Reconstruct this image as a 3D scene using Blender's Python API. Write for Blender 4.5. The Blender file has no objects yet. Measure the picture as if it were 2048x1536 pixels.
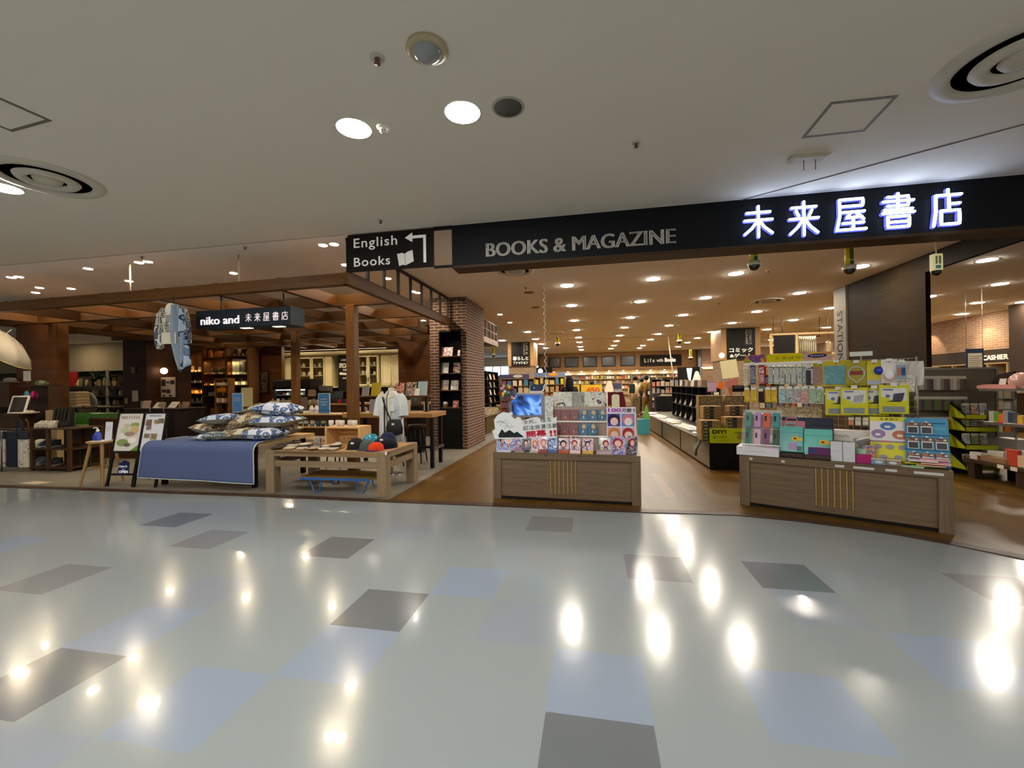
import bpy, bmesh, math, random
from mathutils import Vector, Matrix
random.seed(7)
PI = math.pi
sc = bpy.context.scene
COL = sc.collection

# ------------------------------------------------------------------ camera
FPX, PITCH, ROLL, HC = 844.3, 0.00224, -0.01453, 1.4227
cam_d = bpy.data.cameras.new('camera')
cam_d.sensor_fit = 'HORIZONTAL'; cam_d.sensor_width = 36.0
cam_d.lens = 36.0 * FPX / 2048.0
cam_d.clip_start = 0.05; cam_d.clip_end = 200
cam = bpy.data.objects.new('camera', cam_d); COL.objects.link(cam)
cam.matrix_world = (Matrix.Translation((0, 0, HC)) @ Matrix.Rotation(PI/2 + PITCH, 4, 'X') @ Matrix.Rotation(ROLL, 4, 'Z'))
sc.camera = cam

# ------------------------------------------------------------------ world, exposure
sc.view_settings.view_transform = 'Standard'
sc.view_settings.look = 'None'
sc.view_settings.gamma = 1.0
sc.view_settings.use_curve_mapping = False
sc.view_settings.exposure = 0.15
wd = bpy.data.worlds.new('world'); sc.world = wd; wd.use_nodes = True
wd.node_tree.nodes['Background'].inputs[0].default_value = (1.0, 0.96, 0.92, 1)
wd.node_tree.nodes['Background'].inputs[1].default_value = 0.25
sc.cycles.use_denoising = True
sc.cycles.max_bounces = 6
sc.cycles.diffuse_bounces = 4
sc.cycles.glossy_bounces = 3
sc.cycles.transparent_max_bounces = 8
sc.cycles.sample_clamp_indirect = 6.0
sc.cycles.caustics_reflective = False
sc.cycles.caustics_refractive = False
L_MALL, L_SHOP, L_CAFE = 190.0, 300.0, 500.0      # radiance of the lamps of each area
K_MALL, K_SHOP, K_CAFE = (1.0, 0.97, 0.91), (1.0, 0.91, 0.77), (1.0, 0.82, 0.56)

# ------------------------------------------------------------------ frames (a place and a heading on the floor)
def _ray(px, py):
    x = (px-1024)/FPX; y = -(py-768)/FPX
    c, s = math.cos(ROLL), math.sin(ROLL); x, y = c*x-s*y, s*x+c*y
    c, s = math.cos(PITCH), math.sin(PITCH)
    return Vector((x, c-s*y, s+c*y))
class Frame:
    def __init__(self, ox, oy, ang):
        self.o = Vector((ox, oy, 0)); self.a = ang
        self.u = Vector((math.cos(ang), math.sin(ang), 0)); self.v = Vector((-math.sin(ang), math.cos(ang), 0))
    def w(self, x, y, z=0): return self.o + self.u*x + self.v*y + Vector((0, 0, z))
    def loc(self, p):
        d = Vector(p) - self.o
        return d.dot(self.u), d.dot(self.v), d.z
    def y_(self, px, py, y):      # the point of the upright plane y that the survey ray meets: (x, z)
        d = _ray(px, py); c = Vector((0, 0, HC))
        k = (y - (c-self.o).dot(self.v)) / d.dot(self.v)
        p = self.loc(c + d*k); return p[0], p[2]
    def z_(self, px, py, z=0):    # the point at height z: (x, y)
        d = _ray(px, py); p = self.loc(Vector((0, 0, HC)) + d*((z-HC)/d.z)); return p[0], p[1]
    def x_(self, px, py, x):      # the point of the upright plane x: (y, z)
        d = _ray(px, py); c = Vector((0, 0, HC))
        k = (x - (c-self.o).dot(self.u)) / d.dot(self.u)
        p = self.loc(c + d*k); return p[1], p[2]
    def sub(self, x, y, da=0): p = self.w(x, y); return Frame(p.x, p.y, self.a+da)
A0 = -0.19
S = Frame(0, 5.07, A0)            # the shop front

# ------------------------------------------------------------------ materials
def lin(c):
    if isinstance(c, str):
        c = c.lstrip('#'); c = [int(c[i:i+2], 16) for i in (0, 2, 4)]
    r = []
    for x in c:
        x /= 255.0
        r.append(x/12.92 if x <= .04045 else ((x+.055)/1.055)**2.4)
    return (r[0], r[1], r[2], 1)
MATS = {}
def _new(key):
    m = bpy.data.materials.new(key); m.use_nodes = True
    nt = m.node_tree; return m, nt, nt.nodes['Principled BSDF']
def M(c, rough=.55, metal=0, emit=0, trans=0, alpha=1, coat=0, ior=None):
    key = ('M', str(c), rough, metal, emit, trans, alpha, coat)
    if key in MATS: return MATS[key]
    m, nt, b = _new('plain_%s' % str(c).strip('#'))
    col = lin(c)
    b.inputs['Base Color'].default_value = col
    b.inputs['Roughness'].default_value = rough; b.inputs['Metallic'].default_value = metal
    b.inputs['Specular IOR Level'].default_value = .15 if rough >= .45 else .4
    if emit: b.inputs['Emission Color'].default_value = col; b.inputs['Emission Strength'].default_value = emit
    if trans: b.inputs['Transmission Weight'].default_value = trans; b.inputs['IOR'].default_value = ior or 1.1
    if alpha < 1: b.inputs['Alpha'].default_value = alpha
    if coat: b.inputs['Coat Weight'].default_value = coat; b.inputs['Coat Roughness'].default_value = .08
    MATS[key] = m; return m
def EM(rgb, strength):
    key = ('E', rgb, strength)
    if key in MATS: return MATS[key]
    m = bpy.data.materials.new('lamp_glow'); m.use_nodes = True; nt = m.node_tree
    nt.nodes.remove(nt.nodes['Principled BSDF']); e = nt.nodes.new('ShaderNodeEmission')
    e.inputs[0].default_value = (*rgb, 1); e.inputs[1].default_value = strength
    nt.links.new(e.outputs[0], nt.nodes['Material Output'].inputs[0]); MATS[key] = m; return m
def _coords(nt, scale=(1, 1, 1), loc=(0, 0, 0), kind='Object', rot=(0, 0, 0)):
    tc = nt.nodes.new('ShaderNodeTexCoord'); mp = nt.nodes.new('ShaderNodeMapping')
    mp.inputs['Scale'].default_value = scale; mp.inputs['Location'].default_value = loc; mp.inputs['Rotation'].default_value = rot
    nt.links.new(tc.outputs[kind], mp.inputs[0]); return mp.outputs[0]
def _ramp(nt, stops, interp='LINEAR'):
    r = nt.nodes.new('ShaderNodeValToRGB'); r.color_ramp.interpolation = interp
    el = r.color_ramp.elements
    while len(el) < len(stops): el.new(.5)
    for e, (p, c) in zip(el, stops): e.position = p; e.color = lin(c)
    return r
def _noise(nt, vec, scale, detail=3, rough=.5, dist=0):
    n = nt.nodes.new('ShaderNodeTexNoise'); n.inputs['Scale'].default_value = scale
    n.inputs['Detail'].default_value = detail; n.inputs['Roughness'].default_value = rough
    n.inputs['Distortion'].default_value = dist; nt.links.new(vec, n.inputs['Vector']); return n
def _bump(nt, b, h, strength=.2, dist=.01):
    bp = nt.nodes.new('ShaderNodeBump'); bp.inputs['Strength'].default_value = strength; bp.inputs['Distance'].default_value = dist
    nt.links.new(h, bp.inputs['Height']); nt.links.new(bp.outputs[0], b.inputs['Normal'])
def wood(key, c1, c2, axis='x', sc_=3.0, rough=.5, stretch=14, coat=0, kind='Object'):
    k = ('W', key, axis)
    if k in MATS: return MATS[k]
    m, nt, b = _new('wood_'+key)
    s = {'x': (1, stretch, stretch), 'y': (stretch, 1, stretch), 'z': (stretch, stretch, 1)}[axis]
    v = _coords(nt, s, kind=kind)
    n = _noise(nt, v, sc_, 5, .6, .4)
    r = _ramp(nt, [(.3, c1), (.7, c2)]); nt.links.new(n.outputs['Fac'], r.inputs[0])
    nt.links.new(r.outputs[0], b.inputs['Base Color']); b.inputs['Roughness'].default_value = rough; b.inputs['Specular IOR Level'].default_value = .15
    MATS[k] = m; return m
def planks(key, c1, c2, c3, width=.12, length=1.2, rough=.3, along='y', gap='#2a1c10', spec=.12):
    k = ('P', key)
    if k in MATS: return MATS[k]
    m, nt, b = _new('planks_'+key)
    rot = (0, 0, PI/2) if along == 'y' else ((PI/2, 0, 0) if along == 'xz' else (0, 0, 0))
    v = _coords(nt, (1, 1, 1), rot=rot)
    br = nt.nodes.new('ShaderNodeTexBrick'); nt.links.new(v, br.inputs['Vector'])
    br.inputs['Scale'].default_value = 1; br.inputs['Brick Width'].default_value = length; br.inputs['Row Height'].default_value = width
    br.inputs['Mortar Size'].default_value = .0015; br.inputs['Color1'].default_value = lin(c1); br.inputs['Color2'].default_value = lin(c2)
    br.inputs['Mortar'].default_value = lin(gap); br.inputs['Bias'].default_value = 0; br.offset = .37
    n = _noise(nt, _coords(nt, (3, 40, 3) if along != 'y' else (40, 3, 3)), 1.0, 4, .6)
    mx = nt.nodes.new('ShaderNodeMix'); mx.data_type = 'RGBA'; mx.blend_type = 'MIX'
    rr = _ramp(nt, [(.35, '#000000'), (.75, '#8c8c8c')]); nt.links.new(n.outputs['Fac'], rr.inputs[0])
    nt.links.new(rr.outputs[0], mx.inputs[0]); nt.links.new(br.outputs['Color'], mx.inputs[6]); mx.inputs[7].default_value = lin(c3)
    nt.links.new(mx.outputs[2], b.inputs['Base Color']); b.inputs['Roughness'].default_value = rough
    b.inputs['Specular IOR Level'].default_value = spec
    MATS[k] = m; return m
def brick(key, c1, c2, mortar, w=.21, h=.062, ms=.008, bump=.5):
    k = ('B', key)
    if k in MATS: return MATS[k]
    m, nt, b = _new('brick_'+key)
    tc = nt.nodes.new('ShaderNodeTexCoord'); sp = nt.nodes.new('ShaderNodeSeparateXYZ'); nt.links.new(tc.outputs['Object'], sp.inputs[0])
    ad = nt.nodes.new('ShaderNodeMath'); nt.links.new(sp.outputs[0], ad.inputs[0]); nt.links.new(sp.outputs[1], ad.inputs[1])
    cb = nt.nodes.new('ShaderNodeCombineXYZ'); nt.links.new(ad.outputs[0], cb.inputs[0]); nt.links.new(sp.outputs[2], cb.inputs[1])
    br = nt.nodes.new('ShaderNodeTexBrick'); nt.links.new(cb.outputs[0], br.inputs['Vector'])
    br.inputs['Scale'].default_value = 1; br.inputs['Brick Width'].default_value = w; br.inputs['Row Height'].default_value = h
    br.inputs['Mortar Size'].default_value = ms; br.inputs['Mortar Smooth'].default_value = .1
    br.inputs['Color1'].default_value = lin(c1); br.inputs['Color2'].default_value = lin(c2); br.inputs['Mortar'].default_value = lin(mortar)
    nt.links.new(br.outputs['Color'], b.inputs['Base Color']); b.inputs['Roughness'].default_value = .85; b.inputs['Specular IOR Level'].default_value = .1
    inv = nt.nodes.new('ShaderNodeMath'); inv.operation = 'SUBTRACT'; inv.inputs[0].default_value = 1; nt.links.new(br.outputs['Fac'], inv.inputs[1])
    _bump(nt, b, inv.outputs[0], bump, .006)
    MATS[k] = m; return m
def art(seed, pal, scale=14, rough=.35, sharp=True, dist=1.2, coat=.0, kind='noise', emit=0):
    """printed picture: free colour shapes out of a palette"""
    k = ('A', seed, tuple(pal), scale, kind, emit)
    if k in MATS: return MATS[k]
    m, nt, b = _new('print_%s' % seed)
    v = _coords(nt, (1, 1, 1), (seed*1.37, seed*.71, seed*.93))
    if kind == 'cells':
        n = nt.nodes.new('ShaderNodeTexVoronoi'); n.inputs['Scale'].default_value = scale; nt.links.new(v, n.inputs['Vector'])
        sp = nt.nodes.new('ShaderNodeSeparateColor'); nt.links.new(n.outputs['Color'], sp.inputs[0]); fac = sp.outputs[0]
    elif kind == 'lines':
        n = nt.nodes.new('ShaderNodeTexWave'); n.inputs['Scale'].default_value = scale; n.inputs['Distortion'].default_value = 9*dist
        n.inputs['Detail'].default_value = 3; n.inputs['Detail Scale'].default_value = 2.2
        nt.links.new(v, n.inputs['Vector']); fac = n.outputs['Fac']
    else:
        n = _noise(nt, v, scale, 2, .5, dist); fac = n.outputs['Fac']
    lo, hi = (.30, .68) if kind == 'noise' else (0, .92)
    N = len(pal)
    r = _ramp(nt, [(lo+(hi-lo)*i/max(1, N-1 if not sharp else N), c) for i, c in enumerate(pal)], 'CONSTANT' if sharp else 'LINEAR')
    nt.links.new(fac, r.inputs[0]); nt.links.new(r.outputs[0], b.inputs['Base Color']); b.inputs['Roughness'].default_value = rough
    if coat: b.inputs['Coat Weight'].default_value = coat
    if emit: nt.links.new(r.outputs[0], b.inputs['Emission Color']); b.inputs['Emission Strength'].default_value = emit
    MATS[k] = m; return m
def cloth(key, c, c2=None, rough=.9, scale=60):
    k = ('C', key)
    if k in MATS: return MATS[k]
    m, nt, b = _new('cloth_'+key)
    n = _noise(nt, _coords(nt), scale, 2, .6)
    r = _ramp(nt, [(.35, c), (.65, c2 or c)]); nt.links.new(n.outputs['Fac'], r.inputs[0])
    nt.links.new(r.outputs[0], b.inputs['Base Color']); b.inputs['Roughness'].default_value = rough
    b.inputs['Specular IOR Level'].default_value = .2
    _bump(nt, b, n.outputs['Fac'], .15, .002)
    MATS[k] = m; return m
def ringcloth(key, base, ring, inner, core, scale=9, alt=None):
    """printed cloth: scattered rounded rings on a plain ground"""
    k = ('R', key)
    if k in MATS: return MATS[k]
    m, nt, b = _new('print_cloth_'+key)
    vo = nt.nodes.new('ShaderNodeTexVoronoi'); vo.inputs['Scale'].default_value = scale
    vo.distance = 'CHEBYCHEV' if alt == 'square' else 'EUCLIDEAN'
    nt.links.new(_coords(nt), vo.inputs['Vector'])
    r = _ramp(nt, [(0, core), (.16, ring), (.24, inner), (.36, ring), (.46, base)], 'CONSTANT'); nt.links.new(vo.outputs['Distance'], r.inputs[0])
    n = _noise(nt, _coords(nt, loc=(3, 1, 2)), scale*.9, 1, .4)
    r2 = _ramp(nt, [(0, base), (.56, base), (.58, ring), (.61, inner), (.66, inner)], 'CONSTANT'); nt.links.new(n.outputs['Fac'], r2.inputs[0])
    mx = nt.nodes.new('ShaderNodeMix'); mx.data_type = 'RGBA'
    g = nt.nodes.new('ShaderNodeMath'); g.operation = 'GREATER_THAN'; g.inputs[1].default_value = .46; nt.links.new(vo.outputs['Distance'], g.inputs[0])
    nt.links.new(g.outputs[0], mx.inputs[0]); nt.links.new(r.outputs[0], mx.inputs[6]); nt.links.new(r2.outputs[0], mx.inputs[7])
    nt.links.new(mx.outputs[2], b.inputs['Base Color']); b.inputs['Roughness'].default_value = .9
    b.inputs['Specular IOR Level'].default_value = .2
    MATS[k] = m; return m

# ------------------------------------------------------------------ mesh building
class MB:
    def __init__(self): self.v = []; self.f = []; self.m = []; self.sm = []
    def add(self, vs, fs, mi=0, sm=False):
        o = len(self.v); self.v += [tuple(p) for p in vs]
        for i, f in enumerate(fs):
            self.f.append([o+k for k in f]); self.m.append(mi[i] if isinstance(mi, list) else mi); self.sm.append(sm)
        return self
    def box(self, x0, x1, y0, y1, z0, z1, mi=0, front=None, top=None, b=0):
        if b:
            bm = bmesh.new(); r = bmesh.ops.create_cube(bm, size=1)
            for q in bm.verts: q.co = Vector(((x0+x1)/2+q.co.x*(x1-x0), (y0+y1)/2+q.co.y*(y1-y0), (z0+z1)/2+q.co.z*(z1-z0)))
            bmesh.ops.bevel(bm, geom=list(bm.edges), offset=b, segments=2, affect='EDGES', profile=.5)
            bm.verts.index_update()
            mm = []
            for f in bm.faces:
                n = f.normal; mm.append(front if (front is not None and n.y < -.9) else (top if (top is not None and n.z > .9) else mi))
            self.add([q.co for q in bm.verts], [[q.index for q in f.verts] for f in bm.faces], mm); bm.free(); return self
        v = [(x0,y0,z0),(x1,y0,z0),(x1,y1,z0),(x0,y1,z0),(x0,y0,z1),(x1,y0,z1),(x1,y1,z1),(x0,y1,z1)]
        f = [(0,3,2,1),(4,5,6,7),(0,1,5,4),(1,2,6,5),(2,3,7,6),(3,0,4,7)]
        return self.add(v, f, [mi, mi if top is None else top, mi if front is None else front, mi, mi, mi])
    def rod(self, p0, p1, r0, r1=None, n=10, mi=0, cap=True):
        r1 = r0 if r1 is None else r1
        p0, p1 = Vector(p0), Vector(p1); d = (p1-p0)
        q = d.to_track_quat('Z', 'Y') if d.length > 1e-9 else Matrix.Identity(3).to_quaternion()
        vs = []
        for p, r in ((p0, r0), (p1, r1)):
            for i in range(n): vs.append(p + q @ Vector((r*math.cos(2*PI*i/n), r*math.sin(2*PI*i/n), 0)))
        fs = [(i, (i+1) % n, n+(i+1) % n, n+i) for i in range(n)]
        if cap: fs += [tuple(range(n-1, -1, -1)), tuple(range(n, 2*n))]
        o = len(self.f); self.add(vs, fs, mi)
        for i in range(n): self.sm[o+i] = True
        return self
    def tube(self, pts, r, n=8, mi=0, flat=None, closed=False):
        pts = [Vector(p) for p in pts]; N = len(pts); vs = []
        up = Vector((0, 0, 1)); prev = None
        for i, p in enumerate(pts):
            if closed: d = pts[(i+1) % N]-pts[i-1]
            else: d = pts[min(N-1, i+1)]-pts[max(0, i-1)]
            d.normalize()
            if prev is None:
                a = d.cross(up)
                if a.length < .05: a = d.cross(Vector((0, 1, 0)))
            else: a = prev - d*prev.dot(d)
            a.normalize(); prev = a; bb = d.cross(a)
            rr = r[i] if isinstance(r, (list, tuple)) else r
            for k in range(n):
                t = 2*PI*k/n; vs.append(p + a*(rr*math.cos(t)) + bb*(rr*(flat or 1)*math.sin(t)))
        fs = []
        for i in range(N if closed else N-1):
            j = (i+1) % N
            for k in range(n): fs.append((i*n+k, i*n+(k+1) % n, j*n+(k+1) % n, j*n+k))
        o = len(self.f); self.add(vs, fs, mi, True)
        if not closed:
            self.add(vs[:n], [tuple(range(n-1, -1, -1))], mi); self.add(vs[-n:], [tuple(range(n))], mi)
        return self
    def lathe(self, prof, n=16, mi=0, c=(0, 0, 0), sm=True, mis=None, ax='z'):
        vs = []
        for r, z in prof:
            for i in range(n):
                t = 2*PI*i/n; x, y = r*math.cos(t), r*math.sin(t)
                vs.append((c[0]+x, c[1]+y, c[2]+z) if ax == 'z' else (c[0]+x, c[1]+z, c[2]+y))
        fs = []; mm = []
        for k in range(len(prof)-1):
            for i in range(n): 
                q = (k*n+i, k*n+(i+1) % n, (k+1)*n+(i+1) % n, (k+1)*n+i)
                fs.append(q if ax == 'z' else q[::-1]); mm.append(mis[k] if mis else mi)
        self.add(vs, fs, mm, sm)
        a, b_ = tuple(range(n-1, -1, -1)), tuple(range(n))
        if prof[0][0] > 1e-6: self.add(vs[:n], [a if ax == 'z' else b_], mm[0])
        if prof[-1][0] > 1e-6: self.add(vs[-n:], [b_ if ax == 'z' else a], mm[-1])
        return self
    def ball(self, c, r, n=12, mi=0, m=8):
        r = (r, r, r) if not isinstance(r, (tuple, list)) else r
        vs = []; fs = []
        for j in range(m+1):
            ph = -PI/2 + PI*j/m
            for i in range(n):
                t = 2*PI*i/n; vs.append((c[0]+r[0]*math.cos(ph)*math.cos(t), c[1]+r[1]*math.cos(ph)*math.sin(t), c[2]+r[2]*math.sin(ph)))
        for j in range(m):
            for i in range(n): fs.append((j*n+i, j*n+(i+1) % n, (j+1)*n+(i+1) % n, (j+1)*n+i))
        return self.add(vs, fs, mi, True)
    def prism(self, poly, y0, y1, mi=0, front=None, plane='xz'):
        """outline in the upright plane, given thickness along y (or outline on the floor with heights y0..y1)"""
        n = len(poly)
        ar = sum(poly[i][0]*poly[(i+1) % n][1]-poly[(i+1) % n][0]*poly[i][1] for i in range(n))
        if ar < 0: poly = poly[::-1]
        if plane == 'xz':
            vs = [(p[0], y0, p[1]) for p in poly]+[(p[0], y1, p[1]) for p in poly]
            fs = [tuple(range(n)), tuple(range(2*n-1, n-1, -1))]+[(i, n+i, n+(i+1) % n, (i+1) % n) for i in range(n)]
        elif plane == 'yz':
            vs = [(y0, p[0], p[1]) for p in poly]+[(y1, p[0], p[1]) for p in poly]
            fs = [tuple(range(n-1, -1, -1)), tuple(range(n, 2*n))]+[(i, (i+1) % n, n+(i+1) % n, n+i) for i in range(n)]
        else:
            vs = [(p[0], p[1], y0) for p in poly]+[(p[0], p[1], y1) for p in poly]
            fs = [tuple(range(n-1, -1, -1)), tuple(range(n, 2*n))]+[(i, (i+1) % n, n+(i+1) % n, n+i) for i in range(n)]
        mm = [mi]*len(fs)
        if front is not None: mm[0 if plane == 'xz' else 1] = front
        return self.add(vs, fs, mm)
    def sheet(self, fn, nu, nv, mi=0, th=.004, sm=True):
        """a cloth: fn(i/nu, j/nv) -> point; given thickness along its normals"""
        g = [[Vector(fn(i/nu, j/nv)) for i in range(nu+1)] for j in range(nv+1)]
        vs = []
        for sgn in (1, -1):
            for j in range(nv+1):
                for i in range(nu+1):
                    a = g[j][min(nu, i+1)]-g[j][max(0, i-1)]; b = g[min(nv, j+1)][i]-g[max(0, j-1)][i]
                    n = a.cross(b); n = n.normalized() if n.length > 1e-9 else Vector((0, 0, 1))
                    vs.append(g[j][i]+n*(sgn*th/2))
        W_ = nu+1; K = W_*(nv+1); fs = []
        for j in range(nv):
            for i in range(nu):
                q = (j*W_+i, j*W_+i+1, (j+1)*W_+i+1, (j+1)*W_+i); fs.append(q); fs.append(tuple(K+k for k in q[::-1]))
        edge = [i for i in range(nu)]; 
        ring = [i for i in range(W_)]+[j*W_+nu for j in range(1, nv+1)]+[nv*W_+i for i in range(nu-1, -1, -1)]+[j*W_ for j in range(nv-1, 0, -1)]
        for k in range(len(ring)):
            a, b = ring[k], ring[(k+1) % len(ring)]; fs.append((a, K+a, K+b, b))
        return self.add(vs, fs, mi, sm)
    def xf(self, mat):
        self.v = [tuple(mat @ Vector(p)) for p in self.v]; return self
    def build(self, name, mats, parent=None, loc=None, rz=0):
        me = bpy.data.meshes.new(name); me.from_pydata(self.v, [], self.f)
        for m in (mats if isinstance(mats, (list, tuple)) else [mats]): me.materials.append(m)
        me.polygons.foreach_set('material_index', self.m); me.polygons.foreach_set('use_smooth', self.sm)
        me.update()
        o = bpy.data.objects.new(name, me); COL.objects.link(o)
        if parent is not None: o.parent = parent
        if loc is not None: o.location = loc
        if rz: o.rotation_euler = (0, 0, rz)
        return o
def tag(o, label, cat, group=None):
    o['label'] = label; o['category'] = cat
    if group: o['group'] = group
    return o
def thing(name, label, cat, fr, x, y, z=0, da=0, group=None, rx=0):
    o = bpy.data.objects.new(name, None); COL.objects.link(o); o.empty_display_size = .05
    o.location = fr.w(x, y, z); o.rotation_euler = (rx, 0, fr.a+da)
    return tag(o, label, cat, group)
def one(name, label, cat, mb, mats, fr, x, y, z=0, da=0, group=None, rx=0):
    """a thing that is one mesh"""
    o = mb.build(name, mats); o.location = fr.w(x, y, z); o.rotation_euler = (rx, 0, fr.a+da)
    return tag(o, label, cat, group)
def struct(name, mb, mats, fr=None, x=0, y=0, z=0, label=None, cat=None):
    o = mb.build(name, mats); o['kind'] = 'structure'
    if fr: o.location = fr.w(x, y, z); o.rotation_euler = (0, 0, fr.a)
    if label: o['label'] = label
    o['category'] = cat or name.split('_')[0]
    return o
def dup(o, fr, x, y, z=0, da=0, label=None, group=None):
    r = o.copy(); COL.objects.link(r); r.location = fr.w(x, y, z); r.rotation_euler = (o.rotation_euler[0], 0, fr.a+da)
    for ch in o.children:
        c = ch.copy(); COL.objects.link(c); c.parent = r
        for g in ch.children:
            d = g.copy(); COL.objects.link(d); d.parent = c
    if label: r['label'] = label
    if group: r['group'] = group
    return r
_tc = {}
def text_geo(s, size, ex=.0015, bold=0, space=1.0, shear=0):
    k = (s, bold, space, shear, ex/size)
    if k not in _tc:
        c = bpy.data.curves.new('t', 'FONT'); c.body = s; c.size = 1; c.extrude = ex/size; c.offset = bold
        c.space_character = space; c.shear = shear; c.resolution_u = 3; c.fill_mode = 'BOTH'
        o = bpy.data.objects.new('t', c); COL.objects.link(o)
        dg = bpy.context.evaluated_depsgraph_get(); dg.update()
        me = bpy.data.meshes.new_from_object(o.evaluated_get(dg))
        _tc[k] = ([tuple(v.co) for v in me.vertices], [list(p.vertices) for p in me.polygons])
        bpy.data.objects.remove(o); bpy.data.curves.remove(c); bpy.data.meshes.remove(me)
    return _tc[k]
def text(mb, s, cx, y, cz, w=None, h=None, mi=0, ex=.0015, bold=0, rot=0, space=1.0, shear=0, tilt=None):
    """lettering on an upright face looking along -y, centred at (cx, cz), fitted to a width and/or height"""
    vs, fs = text_geo(s, 1.0 if h is None else max(h, .01), ex, bold, space, shear)
    if not vs: return mb
    xs = [p[0] for p in vs]; ys = [p[1] for p in vs]
    x0, x1, y0, y1 = min(xs), max(xs), min(ys), max(ys)
    kx = w/(x1-x0) if w else None; ky = h/(y1-y0) if h else None
    kx = kx or ky; ky = ky or kx
    c, sn = math.cos(rot), math.sin(rot); out = []
    for p in vs:
        a, b = (p[0]-(x0+x1)/2)*kx, (p[1]-(y0+y1)/2)*ky
        out.append((cx+c*a-sn*b, y-ex+(-p[2])*(h or kx), cz+sn*a+c*b))
    return mb.add(out, fs, mi)
BLACK = '#141210'; WHITE = '#e9e6e0'
# ================================================================== the setting
H = 3.4
m_ceil = M('#e6ddcd', .9)
m_tile = {}
def tile_mat(key, c):
    m, nt, b = _new('floor_tile_'+key)
    n = _noise(nt, _coords(nt), 2.2, 4, .6)
    r = _ramp(nt, [(.3, c), (.8, c)]); nt.links.new(n.outputs['Fac'], r.inputs[0])
    nt.links.new(r.outputs[0], b.inputs['Base Color'])
    n2 = _noise(nt, _coords(nt), 13, 3, .55, .3); n3 = _noise(nt, _coords(nt), 55, 2, .5)
    ad = nt.nodes.new('ShaderNodeMath'); ad.operation = 'MULTIPLY_ADD'; ad.inputs[1].default_value = .12
    nt.links.new(n3.outputs['Fac'], ad.inputs[0]); nt.links.new(n2.outputs['Fac'], ad.inputs[2])
    _bump(nt, b, ad.outputs[0], .15, .003)
    b.inputs['Roughness'].default_value = .17; b.inputs['Specular IOR Level'].default_value = .42
    b.inputs['Coat Weight'].default_value = .26; b.inputs['Coat Roughness'].default_value = .04
    return m
tm = [tile_mat('pale', '#868d8f'), tile_mat('dark', '#64686b'), tile_mat('blue', '#828d9d'), tile_mat('grey', '#76797c'), tile_mat('mauve', '#848a93')]
CELLS = {(-4,5):1,(-4,4):2,(-3,6):2,(-6,7):1,(-1,3):1,(-1,4):2,(-2,5):4,(0,7):3,(2,7):1,(5,7):3,(1,4):2,(2,6):4,(-7,3):1,(-10,5):3,
         (3,5):2,(-7,4):2,(-7,5):4,(-5,3):2,(-5,8):4,(-9,7):3,(-11,8):1,(-2,9):3,(-13,6):2,(7,5):3,(4,4):0,(-6,2):4,(2,3):0,(-12,4):3}
mb = MB(); rnd = random.Random(5)
for i in range(-26, 24):
    for j in range(-19, 13):
        x0, y0 = .45*(i+2.6305), .45*(j-10.997)
        k = CELLS.get((i, j))
        if k is None:
            k = 0
            if j < 2:
                k = rnd.choice([0, 0, 0, 0, 0, 0, 0, 1, 2, 3])
        mb.add([(x0, y0, 0), (x0+.45, y0, 0), (x0+.45, y0+.45, 0), (x0, y0+.45, 0)], [(0, 1, 2, 3)], k)
struct('floor', mb, tm, S, label='pale polished tile floor of the mall with scattered grey and blue squares')

bord = [(0,975),(130,979.5),(300,986),(500,993),(700,1002),(800,1006),(980,1013),(1240,1024.5),(1400,1029),(1477,1032),(1600,1044),(1713,1058.5),(1800,1072),(1911,1092),(2048,1120)]
bp = [S.z_(*p) for p in bord]
bp = [(-14, bp[0][1]+.2)] + bp + [(bp[-1][0]+.6, bp[-1][1]-.9), (bp[-1][0]+1.2, bp[-1][1]-2.2)]
def off(pl, d):
    r = []
    for i, p in enumerate(pl):
        a, b = pl[max(0, i-1)], pl[min(len(pl)-1, i+1)]
        n = Vector((-(b[1]-a[1]), b[0]-a[0])).normalized(); r.append((p[0]+n.x*d, p[1]+n.y*d))
    return r
bi = off(bp, .12)
XW = -1.58
def split(pl):      # the border left and right of the wood edge
    L = [p for p in pl if p[0] < XW]; R = [p for p in pl if p[0] >= XW]
    a, b = L[-1], R[0]; k = (XW-a[0])/(b[0]-a[0]); m = (XW, a[1]+(b[1]-a[1])*k)
    return L+[m], [m]+R
Lp, Rp = split(bi)
m_wfloor = planks('floor_oak', '#4f3814', '#68491d', '#3a290c', .13, 1.4, .33, 'y', '#3a2a10', .16)
def conc(key, c1, c2, rough=.5):
    m, nt, b = _new('concrete_'+key); n = _noise(nt, _coords(nt), 1.1, 5, .65)
    r = _ramp(nt, [(.35, c1), (.7, c2)]); nt.links.new(n.outputs['Fac'], r.inputs[0]); nt.links.new(r.outputs[0], b.inputs['Base Color'])
    b.inputs['Roughness'].default_value = rough; b.inputs['Specular IOR Level'].default_value = .2; return m
mb = MB(); mb.prism(Rp+[(22, Rp[-1][1]), (22, 30), (XW, 30)], .001, .006, plane='xy')
struct('floor_bookshop', mb, m_wfloor, S, label='oak strip floor of the bookshop')
mb = MB(); mb.prism(Lp+[(XW, 30), (-30, 30), (-30, Lp[0][1])], .001, .006, plane='xy')
struct('floor_cafe', mb, conc('cafe', '#6a645a', '#7d776c', .42), S, label='grey concrete floor of the lifestyle shop')
mb = MB(); mb.prism(bp+bi[::-1], .001, .008, plane='xy')
struct('trim_1', mb, wood('strip', '#3a281c', '#4c382a', 'x', 2, .4), S, label='dark brown floor strip along the shop front')
mb = MB(); mb.box(-30, 24, -13.6, -.02, H, H+.1)
struct('ceiling', mb, m_ceil, S, label='off-white plaster ceiling of the concourse')
mb = MB(); mb.box(-30, 24, -.02, 32, H, H+.1)
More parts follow.
